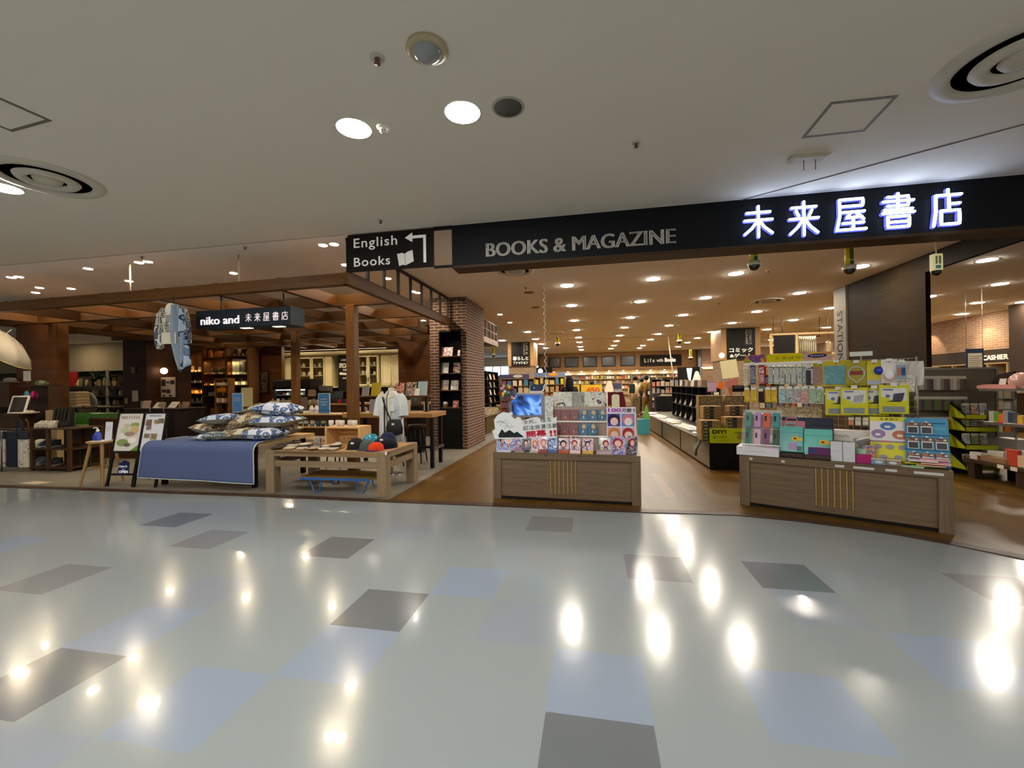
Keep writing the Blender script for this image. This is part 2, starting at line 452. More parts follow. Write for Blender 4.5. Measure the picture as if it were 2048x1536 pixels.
struct('ceiling_shop', mb, M('#f6eee2', .9), S, label='ceiling of the shops, its cream white lifted to stand in for light')  # lighter than the concourse ceiling, to stand in for missing lamp light
# ceiling joints
mb = MB(); a, b = S.z_(2048, 248, H), S.z_(1480, 400, H)
mb.tube([(a[0]+1, a[1]-1.7*(a[0]-b[0])/4, H-.003), (a[0], a[1], H-.003), (b[0], b[1], H-.003)], .006, 6)
struct('trim_2', mb, M('#7c766e'), S, label='thin joint line across the mall ceiling')
mb = MB(); mb.box(-11, -2.2, -.03, -.012, H-.004, H+.001)
struct('trim_3', mb, M('#b3aca0'), S, label='joint between mall ceiling and shop ceiling')
mb = MB(); mb.box(-1.8, 12, 13.9, 13.93, H-.006, H+.001)
struct('trim_4', mb, M('#6f675a'), S, label='joint line across the bookshop ceiling')

mb = MB(); mb.box(-16, 14, -13.6, -13.4, 0, H)
struct('wall_opposite', mb, M('#b9ac98', .7), S, label='plain wall on the far side of the concourse')
# walls -------------------------------------------------------------
m_tan = wood('tan_panel', '#8d6a42', '#9a764b', 'x', 2, .5, 10)
m_cream = M('#d9c49c', .7)
m_brickR = brick('tan', '#8a6d56', '#7b5e4a', '#a58c72', .24, .07, .006, .4)
mb = MB(); mb.box(-2.55, 7.25, 22.4, 22.6, 2.3, H); mb.box(-2.55, 7.25, 22.75, 22.9, 0, H, 1); mb.box(-2.55, -2.4, 22.4, 22.9, 0, H)
mb.box(7.1, 7.25, 22.4, 22.9, 0, H)
struct('wall_back', mb, [m_tan, m_cream], S, label='tan wood wall at the far end of the bookshop')
mb = MB(); mb.box(7.25, 12.95, 21.5, 21.7, 0, H, 0)
mb.box(7.3, 12.8, 21.42, 21.5, 2.18, 2.26, 1)
struct('wall_rear_right', mb, [m_brickR, M('#caa878')], S, label='brick wall right of the tan back wall')
mb = MB(); mb.box(12.83, 13.0, 8.9, 21.5, 2.28, H, 0); mb.box(12.80, 13.0, 8.9, 21.5, 1.86, 2.28, 1); mb.box(12.83, 13.0, 8.9, 21.5, 0, 1.86, 2)
struct('wall_right', mb, [m_brickR, M('#2b2118', .6), M('#57432f', .6)], S, label='brick wall above the dark cashier band')
mb = MB(); mb.box(12.2, 12.9, 7.4, 9.0, 0, H)
struct('pillar_cashier', mb, wood('dark_panel', '#2b2017', '#3a2c20', 'x', 3, .5), S, label='dark wood pillar right of the cashier brickwork', cat='pillar')
# window strip far left back, with brick below
mb = MB(); mb.box(-9, -2.55, 24.4, 24.5, 0, 2.1, 0); mb.box(-9, -2.55, 24.4, 24.5, 2.75, H, 1)
struct('wall_rear_left', mb, [brick('pale', '#b49c84', '#a58b72', '#cdb9a0', .3, .09, .01, .2), M('#d8cbb4')], S, label='pale brick wall under the far window')
mb = MB(); mb.box(-9, -2.55, 24.45, 24.47, 2.1, 2.75)
w = struct('window_1', mb, EM((.55, .80, 1.0), 2.6), S, label='bright strip of window glass')
mbf = MB()
for i in range(12): mbf.box(-9+i*.58, -9+i*.58+.05, 24.38, 24.45, 1.7, 2.75)
mbf.build('window_frame', M('#b9b0a2'), w)

# the mall side behind the camera stays open; shop side walls of the lifestyle shop
m_dwood = planks('dark_boards', '#301b0b', '#3b220f', '#261508', .11, 3.0, .45, 'xz', '#1d1208')
m_dwood2 = planks('brown_boards', '#4c2c12', '#563417', '#3c220d', .11, 3.0, .45, 'xz', '#2a1a0c')
# ------------------------------------------------------------------ fascia
m_fas = M('#14171a', .55)
m_under = wood('soffit', '#3c2b1c', '#4a3724', 'x', 2, .5)
mb = MB(); mb.box(-.73, 8.4, 0, .26, 2.9, H); mb.box(-.73, 8.4, -.004, .262, 2.87, 2.9, 1)
struct('trim_5', mb, [m_fas, m_under], S, label='long black fascia over the bookshop front')
t = MB()
for dx in (-.007, 0, .007): text(t, 'BOOKS & MAGAZINE', .795+dx, -.002, 3.06, w=2.17, h=.165, ex=.006)
o = one('shop_sign', 'silver capital lettering on the black fascia', 'sign', t, M('#c4c2ba', .4), S, 0, 0)
# the five lit characters, as glass-tube strokes in a unit square
ST = {
 0: [[(.12,.80),(.88,.80)],[(.05,.55),(.95,.55)],[(.5,1),(.5,.0)],[(.47,.53),(.30,.30),(.05,.10)],[(.53,.53),(.70,.30),(.95,.10)]],
 1: [[(.10,.84),(.90,.84)],[(.24,.74),(.33,.58)],[(.76,.74),(.67,.58)],[(.03,.50),(.97,.50)],[(.5,1),(.5,.0)],[(.47,.48),(.30,.26),(.05,.06)],[(.53,.48),(.70,.26),(.95,.06)]],
 2: [[(.12,.97),(.88,.97),(.88,.76),(.13,.76)],[(.12,.97),(.12,.45),(.02,.03)],[(.22,.58),(.92,.58)],[(.50,.56),(.33,.40),(.80,.42),(.90,.34)],[(.68,.52),(.85,.40)],[(.22,.24),(.90,.24)],[(.56,.36),(.56,.04)],[(.12,.04),(.97,.04)]],
 3: [[(.16,.93),(.82,.93),(.82,.66),(.16,.66)],[(.02,.80),(.98,.80)],[(.49,1.02),(.49,.46)],[(.06,.55),(.94,.55)],[(.0,.45),(1.0,.45)],[(.16,.34),(.84,.34),(.84,.03),(.16,.03),(.16,.34)],[(.17,.18),(.83,.18)]],
 4: [[(.52,1.03),(.52,.88)],[(.10,.88),(.97,.88)],[(.10,.88),(.10,.45),(.02,.02)],[(.55,.80),(.55,.46)],[(.56,.63),(.92,.63)],[(.28,.44),(.90,.44),(.90,.06),(.28,.06),(.28,.44)]]}
def strokes(mb, ch, x0, z0, w, h, y, r, mi=0, n=8):
    for pl in ST[ch]:
        pts = []
        for i in range(len(pl)-1):
            for k in range(4): pts.append((x0+w*(pl[i][0]+(pl[i+1][0]-pl[i][0])*k/4), y, z0+h*(pl[i][1]+(pl[i+1][1]-pl[i][1])*k/4)))
        pts.append((x0+w*pl[-1][0], y, z0+h*pl[-1][1])); mb.tube(pts, r, n, mi)
        for e in (pts[0], pts[-1]): mb.ball(e, r, 8, mi, 4)
xs = [(1483,1551,420,473),(1574,1642,411,470),(1668,1737,404,461),(1761,1832,396,455),(1861,1928,389,452)]
for ch, (a, b, c, d) in enumerate(xs):
    x0, z1 = S.y_(a, c, -.03); x1, z0 = S.y_(b, d, -.03)
    mb = MB(); strokes(mb, ch, x0+.015, z0+.01, x1-x0-.03, z1-z0+.012, -.035, .0135)
    lab = ['first','second','third','fourth','fifth'][ch]
    t = thing('lit_character', 'white glowing tube character, %s of the five on the fascia' % lab, 'sign', S, 0, 0, 0, group='glowing shop name characters')
    mb.build('glow_tube', EM((.58, .72, 1.0), 9.0), t)
    mb = MB(); strokes(mb, ch, x0+.015, z0+.01, x1-x0-.03, z1-z0+.012, -.012, .021, n=6); mb.build('blue_halo', EM((.10, .12, .95), 1.6), t)  # blue halo around the tubes, put in as wider glowing strokes
# hanging sign for the foreign titles
t = thing('direction_sign', 'black hanging sign with white lettering, open book and bent arrow', 'sign', S, -1.55, 0, 0)
mb = MB(); mb.box(-.585, .585, -.02, .015, 2.91, H-.012, b=.004); mb.build('board', M('#1c1715', .5), t)
for wd_, cx_, cz_, w_, h_ in (('English', -.195, 3.255, .60, .158), ('Books', -.245, 3.03, .50, .115)):
    text(MB(), wd_, cx_, -.021, cz_, w=w_, h=h_, bold=.006, space=1.12).build('lettering', M(WHITE, .5, emit=.15), t)
mb = MB(); mb.prism([(.20,3.28),(.33,3.36),(.33,3.305),(.445,3.305),(.445,2.97),(.475,2.97),(.475,3.345),(.33,3.345),(.33,3.28-.06)][:0] or [(.21,3.29),(.31,3.35),(.31,3.31),(.49,3.31),(.49,2.965),(.455,2.965),(.455,3.275),(.31,3.275),(.31,3.23)], -.024, -.02)
mb.build('arrow', M(WHITE, .5, emit=.15), t)
mb = MB(); mb.prism([(.10,3.10),(.115,3.095),(.17,3.105),(.205,3.09),(.245,3.115),(.31,3.13),(.325,2.99),(.265,2.965),(.215,2.945),(.175,2.955),(.13,2.94)], -.024, -.02); mb.build('open_book', M('#d6d3cd', .5, emit=.15), t)
mb = MB(); mb.tube([(.10,-.024,3.09),(.125,-.024,2.935),(.175,-.024,2.945),(.215,-.024,2.935),(.33,-.024,2.98)], .004, 5); mb.tube([(.205,-.024,3.09),(.215,-.024,2.95)], .0025, 5); mb.build('book_outline', M('#1c1715'), t)
for za, zb in ((H-.04, H-.003), (2.89, 2.915)): MB().box(.585, .83, -.015, .02, za, zb).build('bracket', M('#1c1715', .5), t)

# ------------------------------------------------------------------ ceiling lights
def disc_light(fr, x, y, r, rgb, rad, name='downlight', label='', group='', rim='#e8e4da', cat='light', z=H, dome=0):
    t = thing(name, label, cat, fr, x, y, z, group=group)
    MB().lathe([(r*.99, -.003), (r*1.10, -.004), (r*1.14, 0), (r*.99, 0)], 20).build('rim', M(rim, .5), t)
    MB().lathe([(0, -.0045-dome), (r*.80, -.0045-dome*.8), (r*1.0, -.0045-dome*.2), (r*1.0, 0)], 20, sm=False).build('lens', EM(rgb, rad), t)
    return t
first = {}
def place_light(kind, x, y, label, group, make):
    if kind not in first: first[kind] = make(x, y, label, group); return first[kind]
    return dup(first[kind], S, x, y, H, 0, label, group)
mk_mall = lambda x, y, l, g: disc_light(S, x, y, .125, K_MALL, L_MALL, label=l, group=g)
for i, (px, py) in enumerate([(708,257),(925,225),(8,376)]):
    x, y = S.z_(px, py, H)
    place_light('mall', x, y, ['round white mall downlight next to the smoke detector','round white mall downlight next to the ceiling speaker','round white mall downlight beside the left ceiling vent'][i], 'mall downlights', mk_mall)
for y in (-4.9, -7.8, -10.7):
    for x in (-9.0, -8.13, -4.9, -4.03, -.81, .06, 3.3, 4.17, 7.4, 8.27):
        place_light('mall', x, y, 'round mall downlight over the concourse outside the view', 'mall downlights', mk_mall)
BOOKL = [(1134,571),(1306,558),(1143,611),(1280,603),(1149,641),(1261,635),(1366,630),(1153,660),(1249,655),(1338,651),(1055,664),(1071,678),(1157,675),(1239,671),(1316,668),(1159,684.5),(1233,682),(1301,679),(1395,676),(1375,685),(1083,688),(1091,696),(1161,693.5),(1228,691),(1286,691),(1279,696),(1356,693.5),(1004,681),(1163,699.6),(1222,697),(1341,700),
 (1472,547),(1411,595.5),(1599,586),(1514,623),(1464,646),(1661,616),(1587,640),(1423,664),(1534,659),(1653,655),(1586,669),(1397,675),(1543,679.5),(1625,676.5),(1677,665),(1509,688),(1582,686),(1659,683.5),(1720,533),(1974,520),(2000,568),(1955,605.5),(1923,628),(2045,604),(1858,593)]
mk_book = lambda x, y, l, g: disc_light(S, x, y, .125, K_SHOP, L_SHOP, label=l, group=g, dome=.008)
done = []
for i, (px, py) in enumerate(BOOKL):
    x, y = S.z_(px, py, H)
    if y > 21.9 or any((x-a)**2+(y-b)**2 < .16 for a, b in done): continue
    done.append((x, y))
    dq = 'near the fascia' if y < 3.2 else ('over the middle of the bookshop' if y < 8 else 'far back in the bookshop')
    place_light('book', x, y, 'round downlight %s, %s' % (dq, ['aligned with the tall brick pillar','over the aisle between the front tables','over the long low island','above the stationery side'][0 if x < 0 else 1 if x < 2.4 else 2 if x < 4.6 else 3]), 'warm bookshop downlights', mk_book)
mk_small = lambda x, y, l, g: disc_light(S, x, y, .06, K_SHOP, L_SHOP*1.6, 'spotlight', l, g)
for px, py, l in [(1000,629,'small round spot right of the brick pillar, the nearer one'),(1020,645,'small round spot right of the brick pillar, the farther one'),(775,557,'small spot seen through the black rail, left one'),(825,583,'small spot seen through the black rail, right one'),(800,622,'small spot in a pergola opening behind the wood post'),(847,641,'small spot in the pergola opening nearest the brick pillar'),(744,648,'small spot in a deeper pergola opening beside the wood post')]:
    x, y = S.z_(px, py, H); place_light('small', x, y, l, 'small round spots', mk_small)
# twin adjustable spots over the pergola
def twin(x, y, l, g, n=2):
    t = thing('twin_spotlight', l, 'light', S, x, y, H, group=g)
    for k in range(n):
        cx = (k-(n-1)/2)*.17
        h = MB().lathe([(.055, -.004), (.075, -.006), (.08, 0), (.055, 0)], 14, c=(cx, 0, 0)).build('rim', M('#cfc8bc', .4), t)
        MB().lathe([(0, -.006), (.058, -.006), (.058, 0)], 14, c=(cx, 0, 0)).build('lens', EM(K_CAFE, L_CAFE*.6), h)
    return t
for px, py, l, n in [(657,489,'twin spot just left of the hanging direction sign',2),(287,524,'twin spot between the two white suspension rods',2),(176,537,'single spot above the pergola, left of the first rod',1),(30,554,'twin spot above the far left end of the pergola',2),(142,577,'single spot low over the pergola near the left pillar',1),(71,585,'single spot low over the pergola at the far left',1)]:
    x, y = S.z_(px, py, H); twin(x, y, l, 'pergola spots', n)
# lamps inside the lifestyle shop (their lenses are hidden by the beams but their light is seen)
mk_cafe = lambda x, y, l, g: disc_light(S, x, y, .055, K_CAFE, L_CAFE, 'spotlight', l, g)
for x in (-9.5, -7.4, -5.2, -3.1):
    for y in (1.2, 3.4, 5.7, 8.2): place_light('cafe', x+.13*y % .5, y, 'warm spot above the pergola openings', 'warm spots above the pergola', mk_cafe)
# ------------------------------------------------------------------ other ceiling fittings
def at_ceiling(px, py): return S.z_(px, py, H)
x, y = at_ceiling(854, 97)
t = thing('ceiling_dome', 'round grey dome in a yellowed ring on the mall ceiling', 'camera dome', S, x, y, H)
MB().lathe([(.118, 0), (.122, -.014), (.10, -.024), (.088, -.024)], 28).build('ring', M('#b7a981', .35), t)
MB().lathe([(0, -.075), (.035, -.070), (.065, -.055), (.083, -.032), (.088, -.018)], 28).build('lens', M('#8d8f90', .12, coat=.5), t)
x, y = at_ceiling(1016, 215)
t = thing('ceiling_speaker', 'round grey speaker grille in the mall ceiling', 'speaker', S, x, y, H)
MB().lathe([(.098, -.004), (.115, -.005), (.118, 0), (.098, 0)], 28).build('rim', M('#b5afa2', .5), t)
MB().lathe([(0, -.006), (.1, -.005), (.1, 0)], 28).build('grille', M('#5d5a54', .7), t)
x, y = at_ceiling(768, 253)
t = thing('smoke_detector', 'white smoke detector beside a mall downlight', 'smoke detector', S, x, y, H)
MB().lathe([(.055, 0), (.055, -.012), (.045, -.022), (.036, -.024)], 20).build('base', M('#cfc9b8', .4), t)
MB().lathe([(.036, -.022), (.034, -.04), (.022, -.047), (0, -.048)], 18).build('head', M('#d8d2c2', .4), t)
q = MB()
for k in range(8): q.box(.030*math.cos(k*PI/4)-.004, .030*math.cos(k*PI/4)+.004, .030*math.sin(k*PI/4)-.004, .030*math.sin(k*PI/4)+.004, -.043, -.034)
q.build('slots', M(BLACK), t)
def sprinkler(px, py, label, big=1.0):
    x, y = at_ceiling(px, py)
    t = thing('sprinkler', label, 'sprinkler', S, x, y, H, group='ceiling sprinklers')
    MB().lathe([(.045*big, 0), (.043*big, -.006), (.02*big, -.010), (.016*big, -.008)], 18).build('plate', M('#c4bcac', .4), t)
    MB().lathe([(.016*big, -.004), (.014*big, -.03), (.006, -.034), (.02*big, -.036), (.02*big, -.040), (0, -.042)], 12).build('head', M('#6d4a44', .4, .6), t)
sprinkler(755, 115, 'sprinkler left of the round grey dome'); sprinkler(1272, 285, 'lone sprinkler above the black fascia lettering', .8)
sprinkler(761, 440, 'small sprinkler above the hanging direction sign', .8); sprinkler(490, 493, 'small sprinkler right of the right suspension rod', .8); sprinkler(284, 513, 'small sprinkler beside the twin spot between the rods', .8)
for px, py, l in [(1051, 574, 'sprinkler in the bookshop ceiling near the round vent'), (1536, 541, 'sprinkler behind the first yellow hanging camera'), (1438, 606, 'sprinkler in the bookshop ceiling right of the long island lamps'), (1152, 668, 'tiny sprinkler far back in the bookshop ceiling')]: sprinkler(px, py, l, .8)
def vent(px, py, R, label, fr=S):
    x, y = at_ceiling(px, py)
    t = thing('ceiling_vent', label, 'vent', S, x, y, H, group='round ceiling vents')
    MB().lathe([(R, 0), (R*.98, -.018), (R*.86, -.028), (R*.76, -.022), (R*.74, 0)], 40).build('outer_ring', M('#cdc5b4', .45), t)
    MB().lathe([(R*.76, -.003), (R*.40, -.003), (R*.40, 0)], 32).build('gap_shade', M('#857d70', .9), t)  # shade between the rings, put in as a darker flat disc
    MB().lathe([(R*.56, -.012), (R*.52, -.034), (R*.42, -.040), (R*.34, -.032), (R*.32, -.012)], 36).build('middle_ring', M('#cdc5b4', .45), t)
    MB().lathe([(R*.26, -.012), (R*.22, -.036), (R*.12, -.044), (0, -.046)], 28).build('centre_cone', M('#c9c0ac', .45), t)
    return t
vent(95, 357, .40, 'large round ceiling vent beside the left mall downlight'); vent(2046, 112, .42, 'large round ceiling vent cut by the right edge of the view')
vent(1030, 541, .33, 'round ceiling vent just behind the fascia, left of the white coil'); vent(1535, 601, .36, 'round ceiling vent above the stationery display'); vent(1112, 665, .30, 'round ceiling vent far back, left of the hanging camera')
for px, py, l in [(1058, 585, 'nearer grey round ceiling plate beside the white coil'), (1071, 615, 'farther grey round ceiling plate beside the white coil')]:
    x, y = at_ceiling(px, py); one('ceiling_plate', l, 'ceiling speaker', MB().lathe([(0, -.008), (.10, -.008), (.115, 0)], 24), M('#6e604b', .6), S, x, y, H, group='grey ceiling plates')
def hatch(pts, label):
    q = [Vector((*S.z_(*p, H), 0)) for p in pts]; c = sum(q, Vector((0,0,0)))/4
    t = thing('ceiling_hatch', label, 'hatch', S, c.x, c.y, H)
    o_ = [(p-c) for p in q]; i_ = [(p-c)*.90 for p in q]
    mb = MB()
    for k in range(4):
        j = (k+1) % 4; mb.prism([tuple(o_[k][:2]), tuple(o_[j][:2]), tuple(i_[j][:2]), tuple(i_[k][:2])], -.005, 0, plane='xy')
    mb.build('frame', M('#7c7264', .5, .2), t)
    MB().prism([tuple(p[:2]) for p in i_], -.002, 0, plane='xy').build('panel', m_ceil, t)
hatch([(1603,276),(1662,204),(1797,190),(1729,262)], 'square ceiling hatch above the lit fascia')
a, b, c = [Vector(S.z_(*p, H)) for p in ((25,263),(104,241),(0,195))]
d = (c-b).normalized()*(b-a).length
def unp(v): return v
q = [a, b, b+d, a+d]; cc = (q[0]+q[1]+q[2]+q[3])/4
t = thing('ceiling_hatch', 'square ceiling hatch cut by the left edge of the view', 'hatch', S, cc.x, cc.y, H)
mb = MB(); o_ = [p-cc for p in q]; i_ = [(p-cc)*.90 for p in q]
for k in range(4):
    j = (k+1) % 4; mb.prism([tuple(o_[k]), tuple(o_[j]), tuple(i_[j]), tuple(i_[k])], -.005, 0, plane='xy')
mb.build('frame', M('#7c7264', .5, .2), t); MB().prism([tuple(p) for p in i_], -.002, 0, plane='xy').build('panel', m_ceil, t)
x, y = at_ceiling(1617, 312)
t = thing('ceiling_bracket', 'white ceiling bracket with two thin stubs under the hatch', 'bracket', S, x, y, H, da=.06)
MB().prism([(-.16, -.02), (-.14, 0), (.14, 0), (.16, -.02), (.13, -.035), (-.13, -.035)], -.05, .05).build('plate', M('#c9c1ae', .5), t)
for s in (-.04, .055): MB().rod((s, 0, -.035), (s, 0, -.125), .004, n=6).build('stub', M('#8a5a4a', .5), t)
# hanging yellow cameras
def hang_cam(px, py, y, h_, label, col='#ead41c', s=1.0):
    x, z = S.y_(px, py, y)
    t = thing('hanging_camera', label, 'camera', S, x, y, z, group='yellow hanging cameras')
    MB().rod((0, 0, .17*s), (0, 0, H-z), .008, n=8).build('rod', M('#8f836c', .4, .5), t)
    b = MB().rod((0, 0, 0), (0, 0, .17*s), .032*s, n=16).build('tube', M(col, .4), t)
    q = MB(); q.box(-.012*s, .012*s, -.034*s, -.030*s, .05*s, .14*s, 0); q.box(-.010*s, .014*s, -.0345*s, -.030*s, .01*s, .04*s, 1); q.build('print', [M('#4d5a20'), M('#2f6a78')], b)
    MB().lathe([(.046*s, -.03*s), (.052*s, -.012*s), (.045*s, .004*s), (.03*s, .01*s)], 18).build('collar', M('#d8d0bd', .4), t)
    MB().lathe([(0, -.072*s), (.022*s, -.067*s), (.037*s, -.052*s), (.044*s, -.03*s)], 18).build('dome', M('#1b1512', .1, coat=.6), t)
hang_cam(1508, 524, .55, 0, 'yellow hanging camera under the first glowing character', s=1.45); hang_cam(1699, 532, .85, 0, 'yellow hanging camera under the third glowing character', s=1.45)
x, z = S.y_(1955, 500, -.12)
t = thing('hanging_camera', 'white and yellow boxed camera hanging below the last glowing character', 'camera', S, x, -.12+.5, z, group='yellow hanging cameras')
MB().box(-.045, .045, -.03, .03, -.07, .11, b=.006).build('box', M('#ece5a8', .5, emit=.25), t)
q = MB(); q.box(-.026, -.008, -.032, -.029, -.0, .085, 0); q.box(.004, .024, -.032, -.029, .0, .085, 0); q.box(-.024, .022, -.032, -.029, -.05, -.015, 1); q.build('print', [M('#8d8f6a'), M('#5aa0a8')], t)
MB().rod((0, 0, .11), (0, 0, H-z), .007, n=8).build('rod', M('#cfc6a8', .5), t)
MB().lathe([(0, -.125), (.025, -.118), (.042, -.098), (.046, -.07)], 18).build('dome', M('#17120f', .1, coat=.6), t)
for px, py, yy, l in [(1115, 685, 13.0, 'small yellow hanging camera far back beside the white coil'), (1359, 680, 13.2, 'small yellow hanging camera far back above the long island'), (1381, 714, 16.5, 'small yellow hanging camera in front of the far lettered panel'), (1550, 690, 13.8, 'small yellow hanging camera far back above the stationery'), (987, 708, 15.0, 'small pale hanging camera in front of the far window')]:
    hang_cam(px, py, yy, 0, l, s=2.1)
# white coil hanging over the left front table
x, z0 = S.y_(1092, 786, .75); x1, z1 = S.y_(1087, 527, .75)
mb = MB(); pts = []
for i in range(23*8+1):
    t_ = i/(23*8); zz = z0+(z1+.35-z0)*t_; pts.append((.012*math.sin(2*PI*i/8)+(x1-x)*t_, .012*math.cos(2*PI*i/8), zz-z0))
mb.tube(pts, .0042, 5, closed=False)
one('hanging_coil', 'white spiral ribbon hanging from the ceiling over the manga table', 'decoration', mb, M('#e2dccb', .5), S, x, .75, z0)
# slim white pole hanging slantwise far back
xa, za = S.y_(1336, 676, 14.0); xb, zb = S.y_(1348, 765, 14.0)
one('slanting_pole', 'thin white pole leaning from the ceiling above the long island', 'pole', MB().rod((0, 0, 0), (xa-xb, 0, H-zb), .022, n=8), M('#d8ceb6'), S, xb, 14.0, zb)
# ================================================================== the lifestyle shop on the left
ORD = ['first','second','third','fourth','fifth','sixth','seventh','eighth','ninth','tenth','eleventh','twelfth','thirteenth','fourteenth','fifteenth','sixteenth','seventeenth','eighteenth','nineteenth','twentieth']
m_perg = wood('pergola', '#573718', '#6c4722', 'x', 2.2, .45, 12)
m_pergy = wood('pergola', '#573718', '#6c4722', 'y', 2.2, .45, 12)
m_pergz = wood('pergola', '#573718', '#6c4722', 'z', 2.2, .45, 12)
m_iron = M('#1a1512', .45, .3)
# pergola
pg = thing('pergola', 'brown timber pergola of crossing beams over the lifestyle shop', 'pergola', S, -2.2, .02, 0)
ZB, ZT = 2.77, 2.92
m_shaded = wood('pergola_shaded', '#40270f', '#523316', 'x', 2.2, .5, 12); m_shadedy = wood('pergola_shaded', '#40270f', '#523316', 'y', 2.2, .5, 12)  # darker copy of the pergola wood, shade of the inner beams put into it
def beam(x0, y0, x1, y1, w, zb=ZB, zt=ZT, mat=m_perg):
    d = Vector((x1-x0, y1-y0)); L = d.length; n = Vector((-d.y, d.x))/L*w/2
    mb = MB(); mb.prism([(x0-n.x, y0-n.y), (x1-n.x, y1-n.y), (x1+n.x, y1+n.y), (x0+n.x, y0+n.y)], zb, zt, plane='xy')
    return mb.build('beam', mat, pg)
k_ = -.045
beam(0, .05, -9.4, .05+.42, .11)                     # front beam, slightly off the shop line
for i, y in enumerate([1.42, 2.75, 4.1, 5.45, 6.8, 8.1]): beam(-.02 if y < 3.8 else -.75, y, -9.6, y+.1, .10, ZB+.015, ZT+.05, m_shaded)
for x in [-1.1, -2.2, -3.3, -4.4, -5.5, -6.6, -7.7, -8.8]: beam(x, .10-.045*x, x+.02, 8.1, .09, ZB+.02, ZT+.04, m_shadedy)
beam(0, 0, 0, 3.98, .10, mat=m_pergy)
MB().rod((-.05, 3.2, ZT), (-.05, 3.2, ZT), .001).build
for x, y in [(-.78, 1.42), (-3.95, 4.1)]:
    MB().box(x-.075, x+.075, y-.075, y+.075, .006, ZB+.02, b=.006).build('post', m_pergz, pg)
for x in (-4.0+.08, -1.95): MB().rod((x, .35, ZT), (x, .35, H), .012, n=8).build('suspension_rod', M('#b9ad98', .5), pg)
# black rail on the pergola edge
rl = thing('rail', 'black metal rail standing on the pergola side beam, in front of the brick pillar', 'rail', S, -2.2, .02, ZT)
MB().box(-.02, .02, .05, 3.98, .0, .03).build('bottom_bar', m_iron, rl); MB().box(-.02, .02, .05, 3.98, H-ZT-.05, H-ZT-.01).build('top_bar', m_iron, rl)
for k in range(9): MB().box(-.02, .02, .06+k*.485, .10+k*.485, 0, H-ZT-.02).build('upright', m_iron, rl)
b2 = thing('canopy_beam', 'short brown canopy beam with black rail beyond the brick pillar', 'canopy', S, -2.0, 5.65, 2.55)
MB().box(-.10, .02, 0, 2.4, .08, .24).build('beam', m_pergy, b2); MB().box(-.9, -.1, 0, 2.35, .10, .22).build('soffit', m_perg, b2)
for k in range(6): MB().box(-.015, .015, .05+k*.44, .085+k*.44, .24, .72).build('upright', m_iron, b2)
MB().box(-.015, .015, .0, 2.35, .70, .73).build('top_bar', m_iron, b2); MB().box(-.012, .012, .0, 2.35, .45, .47).build('middle_bar', m_iron, b2)

# brick pillar with black niche
m_brick = brick('brown', '#4a3229', '#573b30', '#8d7d6b', .215, .066, .009, .5)
mb = MB(); mb.box(-2.66, -2.44, 4.06, 5.6, .006, H); mb.box(-1.92, -1.80, 4.06, 5.6, .006, H); mb.box(-2.44, -1.92, 4.06, 5.6, 2.66, H); mb.box(-2.44, -1.92, 4.5, 5.6, .006, 2.66)
struct('pillar_brick', mb, m_brick, S, label='brown brick pillar with a black shelf niche', cat='pillar')
m_blk = M('#0d0b0a', .5)
nb = thing('niche_shelf', 'tall narrow black shelf set into the brick pillar', 'shelf', S, -2.18, 4.05, 0)
MB().box(-.26, .26, .40, .43, .01, 2.66).build('back_panel', m_blk, nb)
for s in (-1, 1): MB().box(s*.25-.01, s*.25+.01, -.02, .43, .01, 2.66).build('side_panel', m_blk, nb)
MB().box(-.26, .26, -.02, .43, 2.63, 2.66).build('top_panel', m_blk, nb); MB().box(-.25, .25, -.005, .02, .01, .93).build('lower_door', M('#080707', .6), nb)
nz = [S.y_(900, py, 4.05)[1] for py in (815, 780, 746, 712)]
for z in nz: MB().box(-.25, .25, -.015, .42, z-.02, z).build('shelf_board', wood('niche', '#4b3320', '#5b4029', 'x'), nb)
def leaned(name, label, cat, fr, x, y, z, w, h, mats, group=None, th=.008, lean=.28, da=0, front=1):
    """a magazine, card or panel leaning back"""
    mb = MB(); mb.box(-w/2, w/2, 0, th, 0, h, 0, front=front); mb.xf(Matrix.Rotation(-lean, 4, 'X'))
    return one(name, label, cat, mb, mats, fr, x, y, z, da, group)
PAP = M('#d9d2c6', .6)
MAGP = [['#d8c9c0','#b88a8a','#8c5b5b','#e6ddd2'],['#e8e2d8','#cfd8d0','#b9a890','#e5dcd0'],['#3b3438','#6a5a5e','#c79a7a','#20201f'],['#e6dcc8','#c5b8a0','#d8a58c','#efe9dc'],['#efe9e0','#d5cdbf','#a89d8f','#f3efe8'],['#2c2526','#b04a3a','#e3a58a','#5a3730']]
mg = [(3, 894, .16, .22, 'wide pale magazine with a dark photo on the top shelf of the black niche', 0), (3, 919, .09, .14, 'small white card on the top shelf of the black niche', 4),
      (2, 888, .19, .25, 'pale illustrated magazine on the second shelf of the black niche', 1), (2, 913, .17, .24, 'dark magazine on the second shelf of the black niche', 2),
      (1, 888, .18, .235, 'cream magazine, left one on the third shelf of the black niche', 3), (1, 908, .18, .225, 'white magazine, right one on the third shelf of the black niche', 4),
      (0, 910, .13, .16, 'small reddish book on the lowest shelf of the black niche', 5)]
for i, (k, px, w, h, l, p) in enumerate(mg):
    x, _ = S.y_(px, 760, 4.12); wd_ = w*(1.6 if i == 0 else 1)
    leaned('magazine', l, 'magazine', S, x, 4.13-.06*0, nz[k]+.001, wd_, h, [PAP, art(20+i, MAGP[p], 13)], 'magazines in the pillar niche')
x, _ = S.y_(890, 800, 4.12)
t = thing('ornament', 'cluster of pale balls on the lowest shelf of the black niche', 'ornament', S, x, 4.14, nz[0])
MB().lathe([(.05, 0), (.06, .05), (.05, .07)], 14).build('bowl', M('#6a4f3a'), t)
